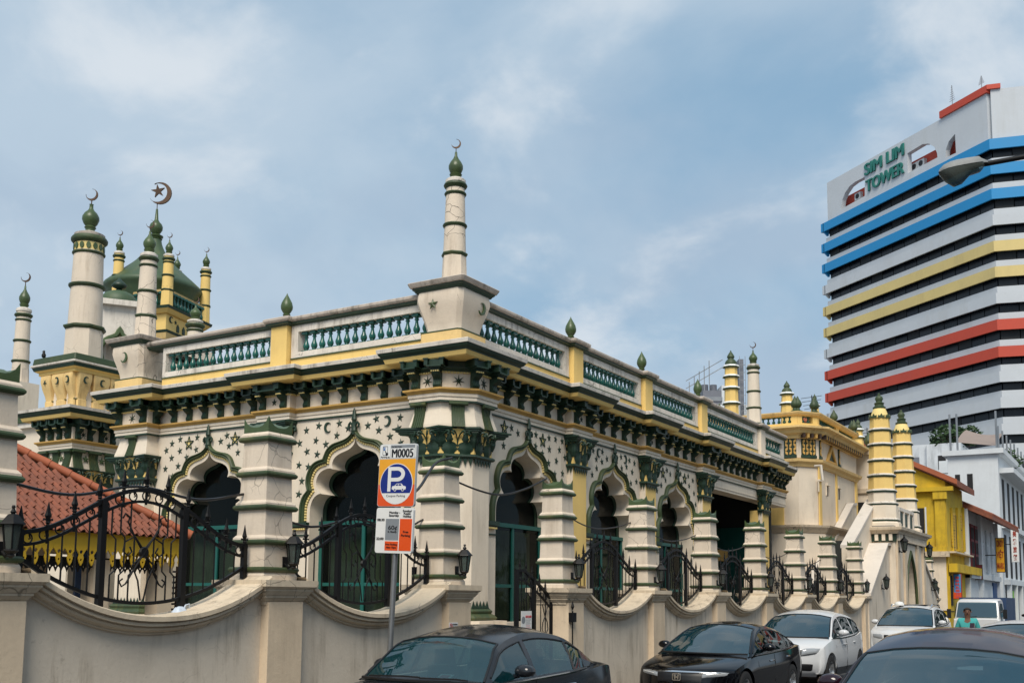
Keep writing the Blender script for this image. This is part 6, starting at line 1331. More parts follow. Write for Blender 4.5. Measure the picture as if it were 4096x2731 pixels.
b = MB(); b.box(0, 45, -.6, .2, zt0, ztop_ + .35); ob('roof_screen', b, 'tower_white', ot, T(B.x, B.y, 0) @ RZ(atan2(d2.y, d2.x)))
x0 = H(3764, 478)[0]; b = MB(); b.box(x0, LB + .3, -.9, 3, ztop_, ztop_ + 1.0); ob('red_coping', b, 'tower_red', ot, FTM); b = MB(); b.box(-.5, 1.2, -.9, .5, ztop_ + .36, ztop_ + .98); ob('red_coping', b, 'tower_red', ot, T(B.x, B.y, 0) @ RZ(atan2(d2.y, d2.x)))
b = MB(); b.box(2.0, LB - 1, 1.0, 3.0, zt0 + 1.5, zt0 + 3.5); ob('plant_room', b, 'tower_red', ot, FTM); b = MB(); b.box(2.2, LB - 1, 1.2, 2.9, zt0 - .5, zt0 + 1.5); ob('plant_room_base', b, 'tower_dark', ot, FTM)
for s_ in (.17, .50, .54, .58): 
    b = MB(); b.box(LB * s_, LB * s_ + 1.3, .45, .99, zt0 + 1.8, zt0 + 2.9); ac = ob('air_conditioner', b, 'sign_silver', ot, FTM); b = MB(); b.lathe([(.4, 0), (.4, .05)], 12); ob('fan_grille', b, 'tower_dark', ac, FTM @ T(LB * s_ + .65, .44, zt0 + 2.35) @ RX(pi / 2))
for t, px, py, x2, y2 in (('SIM', 3463, 690, 3530, 653), ('LIM', 3550, 642, 3617, 605), ('TOWER', 3467, 744, 3617, 670)):
    a_ = H(px, py); c_ = H(x2, y2); w_ = c_[0] - a_[0]; [ob('lettering', text_mesh(t, 2.6, w_, ext=.10), 'sign_green', ot, FTM @ T((a_[0] + c_[0]) / 2 + .11 * k_, -.74 - .01 * k_, (a_[1] + c_[1]) / 2 + (.2 if t != 'TOWER' else -.15)) @ STAND) for k_ in (-1, 0, 1)]
for px, y0, y1, s in ((3801, 372, 430, 'left'), (3918, 335, 372, 'right')):
    q = H(px, y1); h_ = H(px, y0)[1] + 1.2; b = MB(); b.tube([(0, 0, ztop_ + .95), (0, 0, h_)], .06, 5)
    for i in range(7): w_ = .5 - .06 * i; b.tube([(-w_, 0, ztop_ + 2 + i * (h_ - ztop_ - 2) / 7), (w_, 0, ztop_ + 2 + i * (h_ - ztop_ - 2) / 7)], .03, 4)
    tag(ob('roof_antenna', b, 'metal_grey', None, FTM @ T(q[0], -.2, 0)), 'thin mast antenna on the tower roof, the ' + s + ' one', 'antenna', 'masts on the tower roof')
# television aerials on the low roofs
for px, yb_, yt_, d, l in ((3247, 1660, 1580, 50, 'spindly television aerial behind the gallery roof'), (3468, 1800, 1710, 56, 'cluster of dark aerials beside the yellow tower')):
    p = atd(px, yb_, d); q = atd(px, yt_, d); b = MB(); b.tube([tuple(p - Vector((0, 0, 1.5))), tuple(q)], .025, 4)
    for i in range(5): z = q.z - .1 - i * .18; b.tube([(p.x - .5 + .05 * i, p.y, z), (p.x + .5 - .05 * i, p.y, z + .05)], .014, 4)
    tag(ob('television_aerial', b, 'iron'), l, 'aerial')
# ---------------------------------------------------------------- street lamp
sl_ = thing('street_lamp', 'grey street lamp head on a long arm at upper right', 'street lamp', (2.8, 18.6, 0))
q0 = atd(3756, 690, 14.4); q1 = atd(3948, 655, 14.4); ax = (q1 - q0); LL = ax.length; ax.normalize(); sd_ = ax.cross(Vector((0, 0, 1))).normalized(); up_ = sd_.cross(ax)
MLp = Matrix((ax, -sd_, up_)).transposed().to_4x4(); MLp.translation = q0
def loftx(st, half0, half1, n=10):
    rows = []
    for x, w, zt_, zb_ in st: rows.append([(x * LL, w * cos(a), (zt_ if sin(a) > 0 else -zb_) * sin(a) if half0 == 0 else 0) for a in [half0 * 1.0 + (half1 - half0) * i / n for i in range(n + 1)]])
    return rows
stn = [(0, .02, .01, .01), (.04, .08, .05, .06), (.12, .12, .09, .16), (.25, .14, .115, .24), (.4, .145, .125, .22), (.6, .145, .125, .12), (.82, .13, .12, .10), (.88, .09, .09, .07), (.98, .06, .05, .05), (1.0, .04, .03, .03)]
b = MB(); b.strip([[(x * LL, w * cos(a), t * sin(a)) for a in [pi * i / 10 for i in range(11)]] for x, w, t, u in stn]); b.strip([[(x * LL, w * cos(a), 0) for a in (0, pi)] for x, w, t, u in stn]); ob('lamp_housing', b, 'lamp_grey', sl_, MLp, 50)
b = MB(); b.strip([[(x * LL, w * .96 * cos(a), u * sin(a)) for a in [pi + pi * i / 10 for i in range(11)]] for x, w, t, u in stn[:8]]); ob('lamp_bowl', b, 'lantern_glass', sl_, MLp, 60)
pe = q1 + ax * 5.6; b = MB(); b.tube([tuple(q1 - ax * .05), tuple(q1 + ax * 2.5), tuple(pe)], .035, 8); ob('lamp_arm', b, 'iron', sl_, smooth=50)
b = MB(); b.tube([(pe.x, pe.y, .13), (pe.x, pe.y, pe.z + .2)], .09, 10, taper=[1.2, .7]); ob('lamp_post', b, 'metal_grey', sl_, smooth=50)
# bird on the entrance tower
p = Vector((-25.7, 17.35, 8.27)); b = MB(); b.lathe([(.0, 0), (.05, .03), (.06, .09), (.03, .16), (.035, .2), (0, .235)], 8, tuple(p)); b.tube([tuple(p + Vector((0, 0, .05))), tuple(p + Vector((.08, .04, -.03)))], .02, 5); b.tube([tuple(p + Vector((0, 0, .2))), tuple(p + Vector((-.05, -.02, .19)))], .01, 4); tag(ob('bird', b, 'dark', smooth=60), 'small dark bird perched on the entrance tower', 'bird')
# ---------------------------------------------------------------- vehicles
def lerp_pts(pts, u):
    i = max(0, min(len(pts) - 2, int(u))); t = u - i; g = lambda k: pts[max(0, min(len(pts) - 1, k))]
    a, b, c, d = g(i - 1), g(i), g(i + 1), g(i + 2)
    return tuple(0.5 * (2 * q + (r - p) * t + (2 * p - 5 * q + 4 * r - s) * t * t + (3 * q - p - 3 * r + s) * t ** 3) for p, q, r, s in zip(a, b, c, d))
def interp(tab, x):
    if x <= tab[0][0]: return tab[0][1]
    for (a, b), (c, d) in zip(tab[:-1], tab[1:]):
        if x <= c: return b + (d - b) * (x - a) / (c - a)
    return tab[-1][1]
def bool_cut(me, cyls):
    o = bpy.data.objects.new('tmp', me); COL.objects.link(o); cs = []
    for c in cyls:
        k = bpy.data.objects.new('tmpc', c.mesh('tmpc')); COL.objects.link(k); cs.append(k); m = o.modifiers.new('b', 'BOOLEAN'); m.operation = 'DIFFERENCE'; m.object = k; m.solver = 'EXACT'
    bpy.context.view_layer.update(); r = bpy.data.meshes.new_from_object(o.evaluated_get(bpy.context.evaluated_depsgraph_get()))
    for k in cs + [o]: bpy.data.objects.remove(k)
    return r
_wt = MB(); _wt.lathe([(.20, -.09), (.29, -.10), (.318, -.085), (.325, -.05), (.325, .05), (.318, .085), (.29, .10), (.20, .09)], 28, caps=False); TYRE = _wt.mesh('tyre', 40); TYRE.materials.append(MATS['tyre'])
_wr = MB(); _wr.lathe([(.0, .05), (.05, .06), (.06, .045)], 12); _wr.lathe([(.185, .02), (.20, .085), (.215, .09), (.215, -.09), (.185, -.09)], 24, caps=False)
for i in range(10): a = 2 * pi * i / 10 + (.13 if i % 2 else -.13); _wr.add([(cos(a - .05) * .05, sin(a - .05) * .05, .055), (cos(a + .05) * .05, sin(a + .05) * .05, .055), (cos(a + .04) * .195, sin(a + .04) * .195, .075), (cos(a - .04) * .195, sin(a - .04) * .195, .075), (cos(a - .05) * .05, sin(a - .05) * .05, .02), (cos(a + .05) * .05, sin(a + .05) * .05, .02), (cos(a + .04) * .195, sin(a + .04) * .195, .04), (cos(a - .04) * .195, sin(a - .04) * .195, .04)], [(0, 1, 2, 3), (4, 5, 6, 7), (0, 3, 7, 4), (1, 2, 6, 5)])
RIM = _wr.mesh('rim', 40); RIM.materials.append(MATS['rim'])
_wh = MB(); _wh.lathe([(0, -.02), (.20, -.02), (.20, -.03), (0, -.03)], 20); HUBB = _wh.mesh('brake_disc'); HUBB.materials.append(MATS['trim_black'])
class Car:
    def __init__(s, name, label, M, paint, prof, roof, wb, wr, kc, sill=.24, glassm='car_glass', pillars=(), wheels=(.85, 3.5), R=.325, group=None, crown=.05, wbulge=.16, cat='car'):
        s.t = thing(name, label, cat, M.translation, 0, group); s.M = M; s.prof = prof; s.kc = kc; s.paint = paint; N = len(prof) - 1
        us = [N * i / 64 for i in range(65)]; ss = [-1, -.96, -.85, -.6, -.3, 0, .3, .6, .85, .96, 1]
        b = MB(); b.strip([[s.top(u, v) for v in ss] for u in us])
        rowsL = []; rowsR = []
        for sgn, rows in ((-1, rowsL), (1, rowsR)):
            for u in us:
                e = s.top(u, sgn); r = []
                for t in (0, .12, .3, .55, .8, 1):
                    z = e[2] + (min(sill, e[2]) - e[2]) * t; x = abs(e[0]) + .035 * sin(pi * min(1, t * 1.25) * .8) * min(1, (e[2] - sill) / .3 if e[2] > sill else 0) - .05 * max(0, t - .8) * 5
                    r.append((sgn * x, e[1], z))
                rows.append(r)
            b.strip(rows)
        b.strip([[l[-1], r_[-1]] for l, r_ in zip(rowsL, rowsR)])
        me = b.mesh('body'); bm = bmesh.new(); bm.from_mesh(me); bmesh.ops.remove_doubles(bm, verts=bm.verts, dist=.0015); bmesh.ops.holes_fill(bm, edges=bm.edges); bmesh.ops.recalc_face_normals(bm, faces=bm.faces); bm.to_mesh(me); bm.free()
        hw = max(p[2] for p in prof); cy = []
        for y in wheels:
            for sg in (-1, 1): c = MB(); c.lathe([(R + .055, -.16), (R + .055, .2)], 28); c.v = [(sg * (hw - .02 + v[2]), y + v[0], R + v[1]) for v in c.v]; cy.append(c)
        me = bool_cut(me, cy); me.materials.clear(); me.materials.append(MATS[paint]); me.shade_smooth(); me.set_sharp_from_angle(angle=radians(32)); s.body = ob('body', me, None, s.t, M)
        for y in wheels:
            for sg in (-1, 1):
                W = M @ T(sg * (hw - .085), y, R) @ RY(sg * pi / 2) @ S(R / .325); w = ob('wheel', HUBB, None, s.t, W); ob('tyre', TYRE, None, w, W); ob('rim', RIM, None, w, W)
                q = MB(); q.lathe([(R + .05, -.02), (R + .05, -.012)], 28); ob('wheel_well', q, 'trim_black', s.t, M @ T(sg * (hw - .2), y, R) @ RY(sg * pi / 2))
        # canopy
        ya, yf, yr, yg = roof['a'][0], roof['f'][0], roof['r'][0], roof['g'][0]
        curve = [roof['a'], roof['am'], roof['f'], roof['c'], roof['r'], roof['rm'], roof['g']]
        belt = [(p[0], p[1]) for p in prof if ya - .3 <= p[0] <= yg + .3]; belt = sorted(belt)
        st = []
        for i in range(len(curve) - 1):
            for k in range(4): st.append(lerp_pts(curve, i + k / 4))
        st.append(curve[-1]); cut = []
        for a_, c_ in pillars: cut += [a_, c_]
        hm = max(z for y, z in st) - interp(belt, yf)
        def sec(y, z):
            zb_ = interp(belt, y) - .03; wb_ = interp(wb, y); h = max(0, z - zb_); wt = wb_ + (interp(wr, y) - wb_) * min(1, h / hm)
            return zb_, wb_, wt
        def zat(y): return interp([(p[0], p[1]) for p in st], y)
        Y = sorted(set([round(p[0], 4) for p in st] + [round(c_, 4) for c_ in cut]))
        TS = (0, .06, .45, .85, 1.0)
        def shift(y, x, w): 
            f = max(0, min(1, (yf + .3 - y) / (yf + .3 - ya))); r_ = max(0, min(1, (y - yr + .2) / (yg - yr + .2))); return -wbulge * f * (1 - (x / w) ** 2) + wbulge * .6 * r_ * (1 - (x / w) ** 2)
        def side(y, t, sg):
            z = zat(y); zb_, wb_, wt = sec(y, z); zt_ = z - .035; return (sg * (wb_ + (wt - wb_) * t + .02 * sin(pi * t)), y, zb_ + (zt_ - zb_) * t)
        def topp(y, v):
            z = zat(y); zb_, wb_, wt = sec(y, z); x = v * wt; return (x, y + shift(y, x, wt), z - .035 * abs(v) ** 3 + crown * (1 - v * v) * min(1, (z - zb_) / hm))
        paintb, wsb, rgb = MB(), MB(), MB(); sidew = {}
        TV = (-1, -.955, -.6, -.3, 0, .3, .6, .955, 1)
        ivs = []; cur = ya + .12; 
        for a_, c_ in pillars: ivs.append((cur, a_)); cur = c_
        for y0, y1 in zip(Y[:-1], Y[1:]):
            ym = (y0 + y1) / 2
            for sg in (-1, 1):
                for k in range(4):
                    q = [side(y0, TS[k], sg), side(y1, TS[k], sg), side(y1, TS[k + 1], sg), side(y0, TS[k + 1], sg)]
                    iv = next((i for i, (a_, c_) in enumerate(ivs) if a_ <= ym <= c_), None)
                    if iv is not None and k in (1, 2): sidew.setdefault((sg, iv), MB()).add(q, [(0, 1, 2, 3)])
                    else: paintb.add(q, [(0, 1, 2, 3)])
            for v0, v1 in zip(TV[:-1], TV[1:]):
                q = [topp(y0, v0), topp(y1, v0), topp(y1, v1), topp(y0, v1)]; inn = abs(v0 + v1) / 2 < .94
                (wsb if inn and ya + .03 < ym < yf else rgb if inn and yr < ym < yg - .03 else paintb).add(q, [(0, 1, 2, 3)])
        def smo(b_):
            me_ = b_.mesh('x'); bm = bmesh.new(); bm.from_mesh(me_); bmesh.ops.remove_doubles(bm, verts=bm.verts, dist=.0008); bm.to_mesh(me_); bm.free(); me_.shade_smooth(); me_.set_sharp_from_angle(angle=radians(40)); return me_
        s.roof = ob('roof_shell', smo(paintb), paint, s.t, M); s.ws = ob('windscreen', smo(wsb), glassm, s.t, M); ob('rear_window', smo(rgb), glassm, s.t, M)
        for (sg, iv), b_ in sidew.items(): ob('side_window', smo(b_), glassm if glassm == 'car_glass_clear' else 'car_glass_side', s.t, M)
        # cabin floor, dashboard and seats
        zb_ = interp(belt, ya + .5); W0 = interp(wb, ya + .6) - .1
        ob('dashboard', MB().box(-W0, W0, ya + .12, ya + .55, .5, zb_ - .03), 'trim_black', s.t, M)
        ob('cabin_floor', MB().box(-W0, W0, ya + .3, yg - .2, .32, .45), 'trim_black', s.t, M)
        for y in (yf + .35, yr - .2):
            for x in (-.36, .36): ob('seat', MB().box(x - .24, x + .24, y, y + .16, .45, zb_ + .08, .03, .02).box(x - .13, x + .13, y + .02, y + .12, zb_ + .10, zb_ + .28, .02, .01), 'seat_grey', s.t, M)
        b = MB(); b.tube([(.36 + .17 * cos(a), ya + .62 + .05 * sin(a), zb_ + .02 + .16 * sin(a)) for a in [2 * pi * i / 18 for i in range(18)]], .014, 5, closed=True); ob('steering_wheel', b, 'trim_black', s.t, M)
        for sg in (-1, 1):
            y = ya + .58; z = interp(belt, y); x = interp(wb, y)
            b = MB(); b.strip([[(sg * (x + .10 + .10 * c_ * q), y - .02 + .075 * c2 * q, z + .085 + .07 * s_ * q) for c_, s_, c2 in [(cos(a), sin(a), .6 if sin(a) > -2 else 1) for a in [2 * pi * i / 12 for i in range(13)]]] if k not in (0, 5) else [(sg * (x + .10), y - .02 + (-.075 if k == 0 else .075), z + .085)] * 13 for k, q in ((0, 0), (1, .75), (2, 1), (3, 1), (4, .9), (5, 0))])
            vs = []
            b = MB(); rows = []
            for k, (dy, q) in enumerate(((-.085, .35), (-.07, .75), (-.03, 1), (.04, 1), (.06, .92))): rows.append([(sg * (x + .115 + .115 * q * cos(a)), y + dy, z + .09 + .075 * q * sin(a) * (1 if sin(a) > 0 else .85)) for a in [2 * pi * i / 14 for i in range(15)]])
            b.strip(rows); b.f.append(tuple(range(0, 14))); o = 4 * 15; b.f.append(tuple(range(o, o + 14))); b.tube([(sg * (x - .03), y + .02, z + .03), (sg * (x + .08), y, z + .06)], .03, 6); ob('door_mirror', b, paint, s.t, M, 50)
        for iv in ivs[:2]:
            y = iv[1] - .12
            for sg in (-1, 1): x = interp(wb, y); z = interp(belt, y) - .17; ob('door_handle', MB().tube([(sg * (x + .035), y - .12, z), (sg * (x + .06), y - .07, z + .004), (sg * (x + .06), y + .05, z + .004), (sg * (x + .035), y + .09, z)], .014, 6), 'chrome' if paint != 'paint_white' else paint, s.t, M)
        # rubber seals and shut lines
        ysl = [y for y in Y if ya + .02 <= y <= yf + .001]
        for sg in (-1, 1):
            ob('windscreen_seal', MB().tube([topp(y, sg * .955) for y in ysl], .016, 5), 'trim_black', s.t, M)
            for iv in ivs:
                yy = [iv[0]] + [y for y in Y if iv[0] < y < iv[1]] + [iv[1]]
                ob('window_seal', MB().tube([side(y, .86, sg) for y in yy] + [side(iv[1], .06, sg)], .014, 5), 'trim_black', s.t, M)
            for yd in [ya + .25] + [iv[1] + .05 for iv in ivs[:2]]:
                x = interp(wb, yd) + .035; z = interp(belt, yd) - .03
                ob('door_seam', MB().tube([(sg * (x - .02), yd, z), (sg * (x + .012), yd, z - .18), (sg * (x + .012), yd, .42), (sg * (x - .02), yd, .3)], .006, 4), 'trim_black', s.t, M)
        ob('header_seal', MB().tube([topp(yf, v) for v in (-.955, -.6, -.3, 0, .3, .6, .955)], .014, 5), 'trim_black', s.t, M)
        ob('wiper_cowl', MB().tube([(v * (interp(wb, ya) - .06), ya - wbulge * (1 - v * v) - .02, interp(belt, ya) - .002) for v in (-1, -.6, -.3, 0, .3, .6, 1)], .018, 5), 'trim_black', s.t, M)
        # thin shut lines and window trim
        for sg in (-1, 1):
            ob('window_trim', MB().tube([(sg * (interp(wb, y) + .012), y, interp(belt, y) - .025) for y in [ya + .15 + (yg - ya - .5) * i / 12 for i in range(13)]], .010, 4), 'chrome' if paint != 'paint_white' else 'trim_black', s.t, M)
    def top(s, u, v):
        y, z, w = lerp_pts(s.prof, u); k = interp(s.kc, u); d = .05 if 4 < u < len(s.prof) - 5 else .015
        return (v * w, y + k * abs(v) ** 2.4, z - d * abs(v) ** 4)
    def patch(s, name, u0, u1, v0, v1, mt, off=.008, n=6, m=8, skew=0.0, both=False):
        for sg in ((1, -1) if both else (1,)):
            rows = []
            for i in range(n + 1):
                r = []
                for j in range(m + 1):
                    v = v0 + (v1 - v0) * j / m; u = u0 + (u1 - u0) * i / n + skew * (j / m); e = .02; P = Vector(s.top(u, v)); a = Vector(s.top(u + e, v)) - Vector(s.top(u - e, v)); c = Vector(s.top(u, v + e)) - Vector(s.top(u, v - e)); nn = a.cross(c)
                    nn = nn.normalized() if nn.length > 1e-9 else Vector((0, -1, 0)); nn = -nn if nn.y > 0 else nn; q = P + nn * off * (1 if 0 < i < n and 0 < j < m else -.3); r.append((sg * q.x, q.y, q.z))
                rows.append(r)
            ob(name, MB().strip(rows), mt, s.body, s.M, 50)
SED = [(.16, .20, .66), (.05, .28, .72), (.0, .42, .75), (.01, .56, .77), (.06, .68, .80), (.20, .75, .83), (.5, .83, .86), (.9, .90, .875), (1.28, .955, .88), (2.0, .97, .885), (3.0, 1.0, .88), (3.6, 1.03, .87), (4.1, 1.06, .84), (4.42, 1.05, .80), (4.55, .98, .78), (4.58, .80, .78), (4.56, .5, .76), (4.5, .3, .74), (4.4, .22, .70)]
SKC = [(0, .30), (4, .30), (6, .16), (8, .05), (10, 0), (12, -.06), (14, -.2), (18, -.2)]
def scaled(pr, L, zf): k = L / 4.58; return [(y * k, z * zf, w) for y, z, w in pr]
c1 = Car('parked_sedan', 'dark grey sedan parked under the parking sign', T(-6.98, 8.25, 0), 'paint_grey', SED,
    dict(a=(1.25, .945), am=(1.53, 1.185), f=(1.80, 1.37), c=(2.5, 1.49), r=(3.2, 1.43), rm=(3.6, 1.27), g=(3.98, 1.06)), [(1, .86), (2, .875), (3.2, .86), (4, .76)], [(1.2, .70), (2, .62), (3, .62), (4, .6)], SKC, glassm='car_glass_clear', pillars=((2.22, 2.32), (3.22, 3.28), (3.56, 3.9)))
ob('windscreen_wiper', MB().tube([(-.62, 1.12, .985), (-.1, 1.08, 1.0), (.1, 1.09, .995)], .012, 4).tube([(.1, 1.09, .985), (.55, 1.14, .99), (.68, 1.16, .98)], .012, 4), 'trim_black', c1.t, c1.M)
ob('parking_coupon', MB().box(-.02, .16, -.08, .06, 0, .004), 'sign_white', c1.t, c1.M @ T(0, 1.62, .97) @ RX(.35)); ob('coupon_print', MB().box(.01, .13, -.05, .03, .005, .007), 'paper_red', c1.t, c1.M @ T(0, 1.62, .97) @ RX(.35))
c1.patch('tail_lamp', 13.2, 15.0, .72, .97, 'lens_red', both=True); c1.patch('headlamp', 3.6, 5.2, .55, .95, 'lens_clear', both=True)
CIV = [(.18, .18, .68), (.06, .26, .74), (.0, .40, .77), (.02, .54, .79), (.07, .66, .82), (.20, .73, .85), (.5, .80, .88), (.9, .87, .895), (1.30, .925, .90), (2.0, .94, .90), (3.0, .97, .895), (3.6, 1.0, .88), (4.1, 1.03, .85), (4.42, 1.03, .81), (4.57, .97, .79), (4.61, .80, .79), (4.58, .5, .77), (4.5, .3, .75), (4.4, .22, .70)]
c2 = Car('parked_sedan', 'glossy black sedan with chrome grille bar in front of the wall', T(-6.95, 16.7, 0), 'paint_black', CIV,
    dict(a=(1.22, .91), am=(1.70, 1.19), f=(2.15, 1.362), c=(2.65, 1.412), r=(3.25, 1.34), rm=(3.72, 1.20), g=(4.2, 1.05)), [(1, .87), (2, .885), (3.2, .865), (4.2, .76)], [(1.2, .70), (2, .63), (3, .62), (4, .58)], SKC, pillars=((2.35, 2.45), (3.35, 3.42), (3.75, 4.15)), R=.33)
c2.patch('grille', 2.6, 3.75, -.50, .50, 'trim_black', .006); c2.patch('chrome_bar', 3.72, 4.12, -.88, .88, 'chrome', .018, 4, 24); c2.patch('headlamp', 3.2, 4.05, .50, .95, 'lens_clear', .012, both=True, skew=.35); c2.patch('lamp_strip', 3.45, 3.6, .55, .93, 'sign_white', .02, 3, 8, .35, True); c2.patch('intake', 1.0, 1.9, .62, .92, 'trim_black', .006, both=True); c2.patch('lower_grille', .9, 1.7, -.5, .5, 'trim_black', .006); c2.patch('bonnet_edge', 4.25, 4.33, -.8, .8, 'trim_black', .004, 2, 20)
b = MB(); b.prism(rrect(-.075, .075, -.06, .06, .02), -.012, .012, 'y', [rrect(-.062, .062, -.047, .047, .015)]); b.prism([(-.045, .04), (-.022, .04), (-.018, .008), (.018, .008), (.022, .04), (.045, .04), (.034, -.04), (.014, -.04), (.016, -.012), (-.016, -.012), (-.014, -.04), (-.034, -.04)], -.014, .01, 'y'); ob('badge', b, 'chrome', c2.t, c2.M @ T(0, -.035, .575))
HRV = [(.16, .24, .66), (.05, .34, .72), (.0, .50, .76), (.01, .68, .79), (.05, .82, .82), (.18, .91, .85), (.45, .98, .875), (.75, 1.03, .885), (1.05, 1.06, .89), (1.9, 1.06, .895), (2.8, 1.08, .89), (3.3, 1.11, .88), (3.75, 1.16, .85), (4.05, 1.16, .82), (4.2, 1.08, .79), (4.27, .85, .78), (4.26, .55, .77), (4.2, .36, .75), (4.1, .28, .70)]
suvroof = dict(a=(1.0, 1.045), am=(1.45, 1.34), f=(1.85, 1.51), c=(2.5, 1.605), r=(3.35, 1.53), rm=(3.75, 1.38), g=(4.12, 1.15))
def suv(name, label, M, paint, zf=1.0, L=4.3, ro=None, **k):
    kk = L / 4.3; pr = [(y * kk, z * zf, w) for y, z, w in HRV]; rf = {a: (y * kk, z * zf) for a, (y, z) in dict(suvroof, **(ro or {})).items()}
    return Car(name, label, M, paint, pr, rf, [(1 * kk, .86), (2 * kk, .88), (3.2 * kk, .85), (4.1 * kk, .77)], [(1.1 * kk, .70), (2 * kk, .64), (3.3 * kk, .62), (4 * kk, .60)], SKC, sill=.30, pillars=((2.08 * kk, 2.18 * kk), (3.0 * kk, 3.08 * kk), (3.72 * kk, 4.08 * kk)), wheels=(.82 * kk, 3.42 * kk), R=.345, **k)
c3 = suv('parked_crossover', 'white crossover parked behind the black sedan', T(-7.05, 22.6, 0), 'paint_white')
c3.patch('grille', 3.05, 3.95, -.62, .62, 'trim_black', .008); c3.patch('headlamp', 3.0, 4.2, .56, .96, 'lens_clear', .012, both=True, skew=.5); c3.patch('lamp_surround', 2.9, 3.05, .5, .93, 'trim_black', .014, 3, 8, .5, True); c3.patch('intake', 1.2, 2.1, .55, .88, 'trim_black', .008, both=True); c3.patch('lower_grille', .9, 1.9, -.45, .45, 'trim_black', .006); c3.patch('chrome_bar', 3.6, 3.85, -.5, .5, 'chrome', .016)
for sg in (-1, 1): ob('sill_cladding', MB().box(sg * .87 - .03, sg * .87 + .03, 1.25, 3.0, .24, .40), 'trim_black', c3.t, c3.M)
c4 = suv('parked_suv', 'larger white sport utility car parked near the gatehouse arch', T(-6.62, 32.6, 0), 'paint_white', 1.08, 4.6)
c4.patch('grille', 3.05, 3.95, -.5, .5, 'trim_black', .008); c4.patch('headlamp', 3.1, 4.1, .56, .95, 'lens_clear', .012, both=True, skew=.3); c4.patch('intake', 1.0, 1.8, -.7, .7, 'trim_black', .006)
for sg in (-1, 1): ob('roof_rail', MB().tube([(sg * .58, 2.1, 1.70), (sg * .60, 2.3, 1.775), (sg * .60, 3.5, 1.745), (sg * .57, 3.75, 1.66)], .022, 6), 'chrome', c4.t, c4.M)
ob('sunroof', MB().box(-.42, .42, 2.3, 3.1, 1.755, 1.772), 'trim_black', c4.t, c4.M)
b = MB(); b.lathe([(.15, 0), (.15, .05), (.10, .11), (.0, .13)], 12); ob('roof_beacon', b, 'sign_white', c4.t, c4.M @ T(-.35, 2.15, 1.74), 50)
c5 = suv('oncoming_car', 'dark maroon car in the right foreground, cut off by the frame', T(-1.62, 8.28, 0), 'paint_maroon', .97, 4.4, ro=dict(a=(1.0, 1.045), am=(1.35, 1.28), f=(1.66, 1.455), c=(2.4, 1.615)))
b = MB(); b.prism([(0, 0), (.16, 0), (.13, .09), (.09, .10)], -.02, .02, 'x'); ob('shark_fin_aerial', b, 'paint_maroon', c5.t, c5.M @ T(0, 3.2, 1.545))
b = MB(); b.box(-.10, .10, 0, .06, 0, .07); ob('rear_view_mirror', b, 'trim_black', c5.t, c5.M @ T(0, 1.95, 1.40)); c5.patch('headlamp', 3.0, 4.2, .56, .96, 'lens_clear', .012, both=True); c5.patch('grille', 2.6, 3.95, -.6, .6, 'trim_black', .008)
c6 = Car('white_sedan', 'white sedan whose roof shows behind the maroon car', T(-1.95, 17.6, 0), 'paint_white', SED,
    dict(a=(1.22, .945), am=(1.62, 1.23), f=(2.02, 1.45), c=(2.6, 1.51), r=(3.2, 1.44), rm=(3.55, 1.29), g=(3.95, 1.06)), [(1, .86), (2, .875), (3.2, .86), (4, .76)], [(1.2, .72), (2, .66), (3, .66), (4, .6)], SKC, pillars=((2.22, 2.32), (3.22, 3.28), (3.56, 3.9)))
# ---- terrace on the other side of the street, beyond the right edge of the frame (added for the cars to reflect)
for i_, (y0_, mt_) in enumerate(((-6, 'white_stained'), (1.2, 'concrete'), (8.4, 'white_wall'), (15.6, 'concrete'), (22.8, 'white_stained'), (30, 'plaster_wall'), (37.2, 'white_wall'))):
    oh = thing('reflection_shophouse', 'unseen two storey shophouse added across the street for reflections, number %s from the camera side' % ['one', 'two', 'three', 'four', 'five', 'six', 'seven'][i_], 'house', (9, y0_ + 3.5, 0), 0, 'added shophouses across the street')
    ob('wall', MB().box(8.4, 14, y0_, y0_ + 7.15, 3.2, 7.8).box(8.4, 9.0, y0_, y0_ + .6, .1, 3.2), mt_, oh); ob('shop_front', MB().box(10.4, 10.6, y0_ + .1, y0_ + 7.0, .1, 3.2), 'brown_wood', oh)
    ob('roof', MB().prism([(7.8, 7.6), (11.5, 10.0), (15, 7.6), (15, 7.9), (11.5, 10.3), (7.8, 7.9)], y0_, y0_ + 7.15, 'y'), 'brown_wood', oh)
    for k_ in range(3): ob('window', MB().box(8.34, 8.4, y0_ + .7 + 2.1 * k_, y0_ + 2.1 + 2.1 * k_, 4.2, 6.6), 'dark', oh)
# ---- light lorry
tk = thing('delivery_lorry', 'white light lorry with dark blue box coming down the street', 'lorry', (-5.9, 44, 0)); MK = T(-5.9, 43.4, 0)
rows = []
for y, z0, z1, w in ((0, .45, 1.15, .78), (-.06, .5, 1.22, .80), (.0, .45, 1.28, .82), (.28, .45, 1.90, .76), (.40, .45, 1.97, .74), (1.5, .45, 2.0, .76), (1.55, .45, 1.9, .78)): rows.append([(-w, y, z0), (-w - .03, y, (z0 + 1.2) / 2), (-w, y, min(1.25, z1 - .02)), (-w * .94, y, z1 - .05), (-w * .85, y, z1), (w * .85, y, z1), (w * .94, y, z1 - .05), (w, y, min(1.25, z1 - .02)), (w + .03, y, (z0 + 1.2) / 2), (w, y, z0), (-w, y, z0)])
b = MB(); b.strip(rows[1:]); b.f.append(tuple(range(0, 10))); o = 5 * 11; b.f.append(tuple(range(o, o + 10))); cab = ob('cab', b, 'paint_white', tk, MK, 35)
ob('windscreen', MB().add([(-.72, -.045, 1.31), (.72, -.045, 1.31), (.66, .215, 1.86), (-.66, .215, 1.86)], [(0, 1, 2, 3)]), 'car_glass', tk, MK)
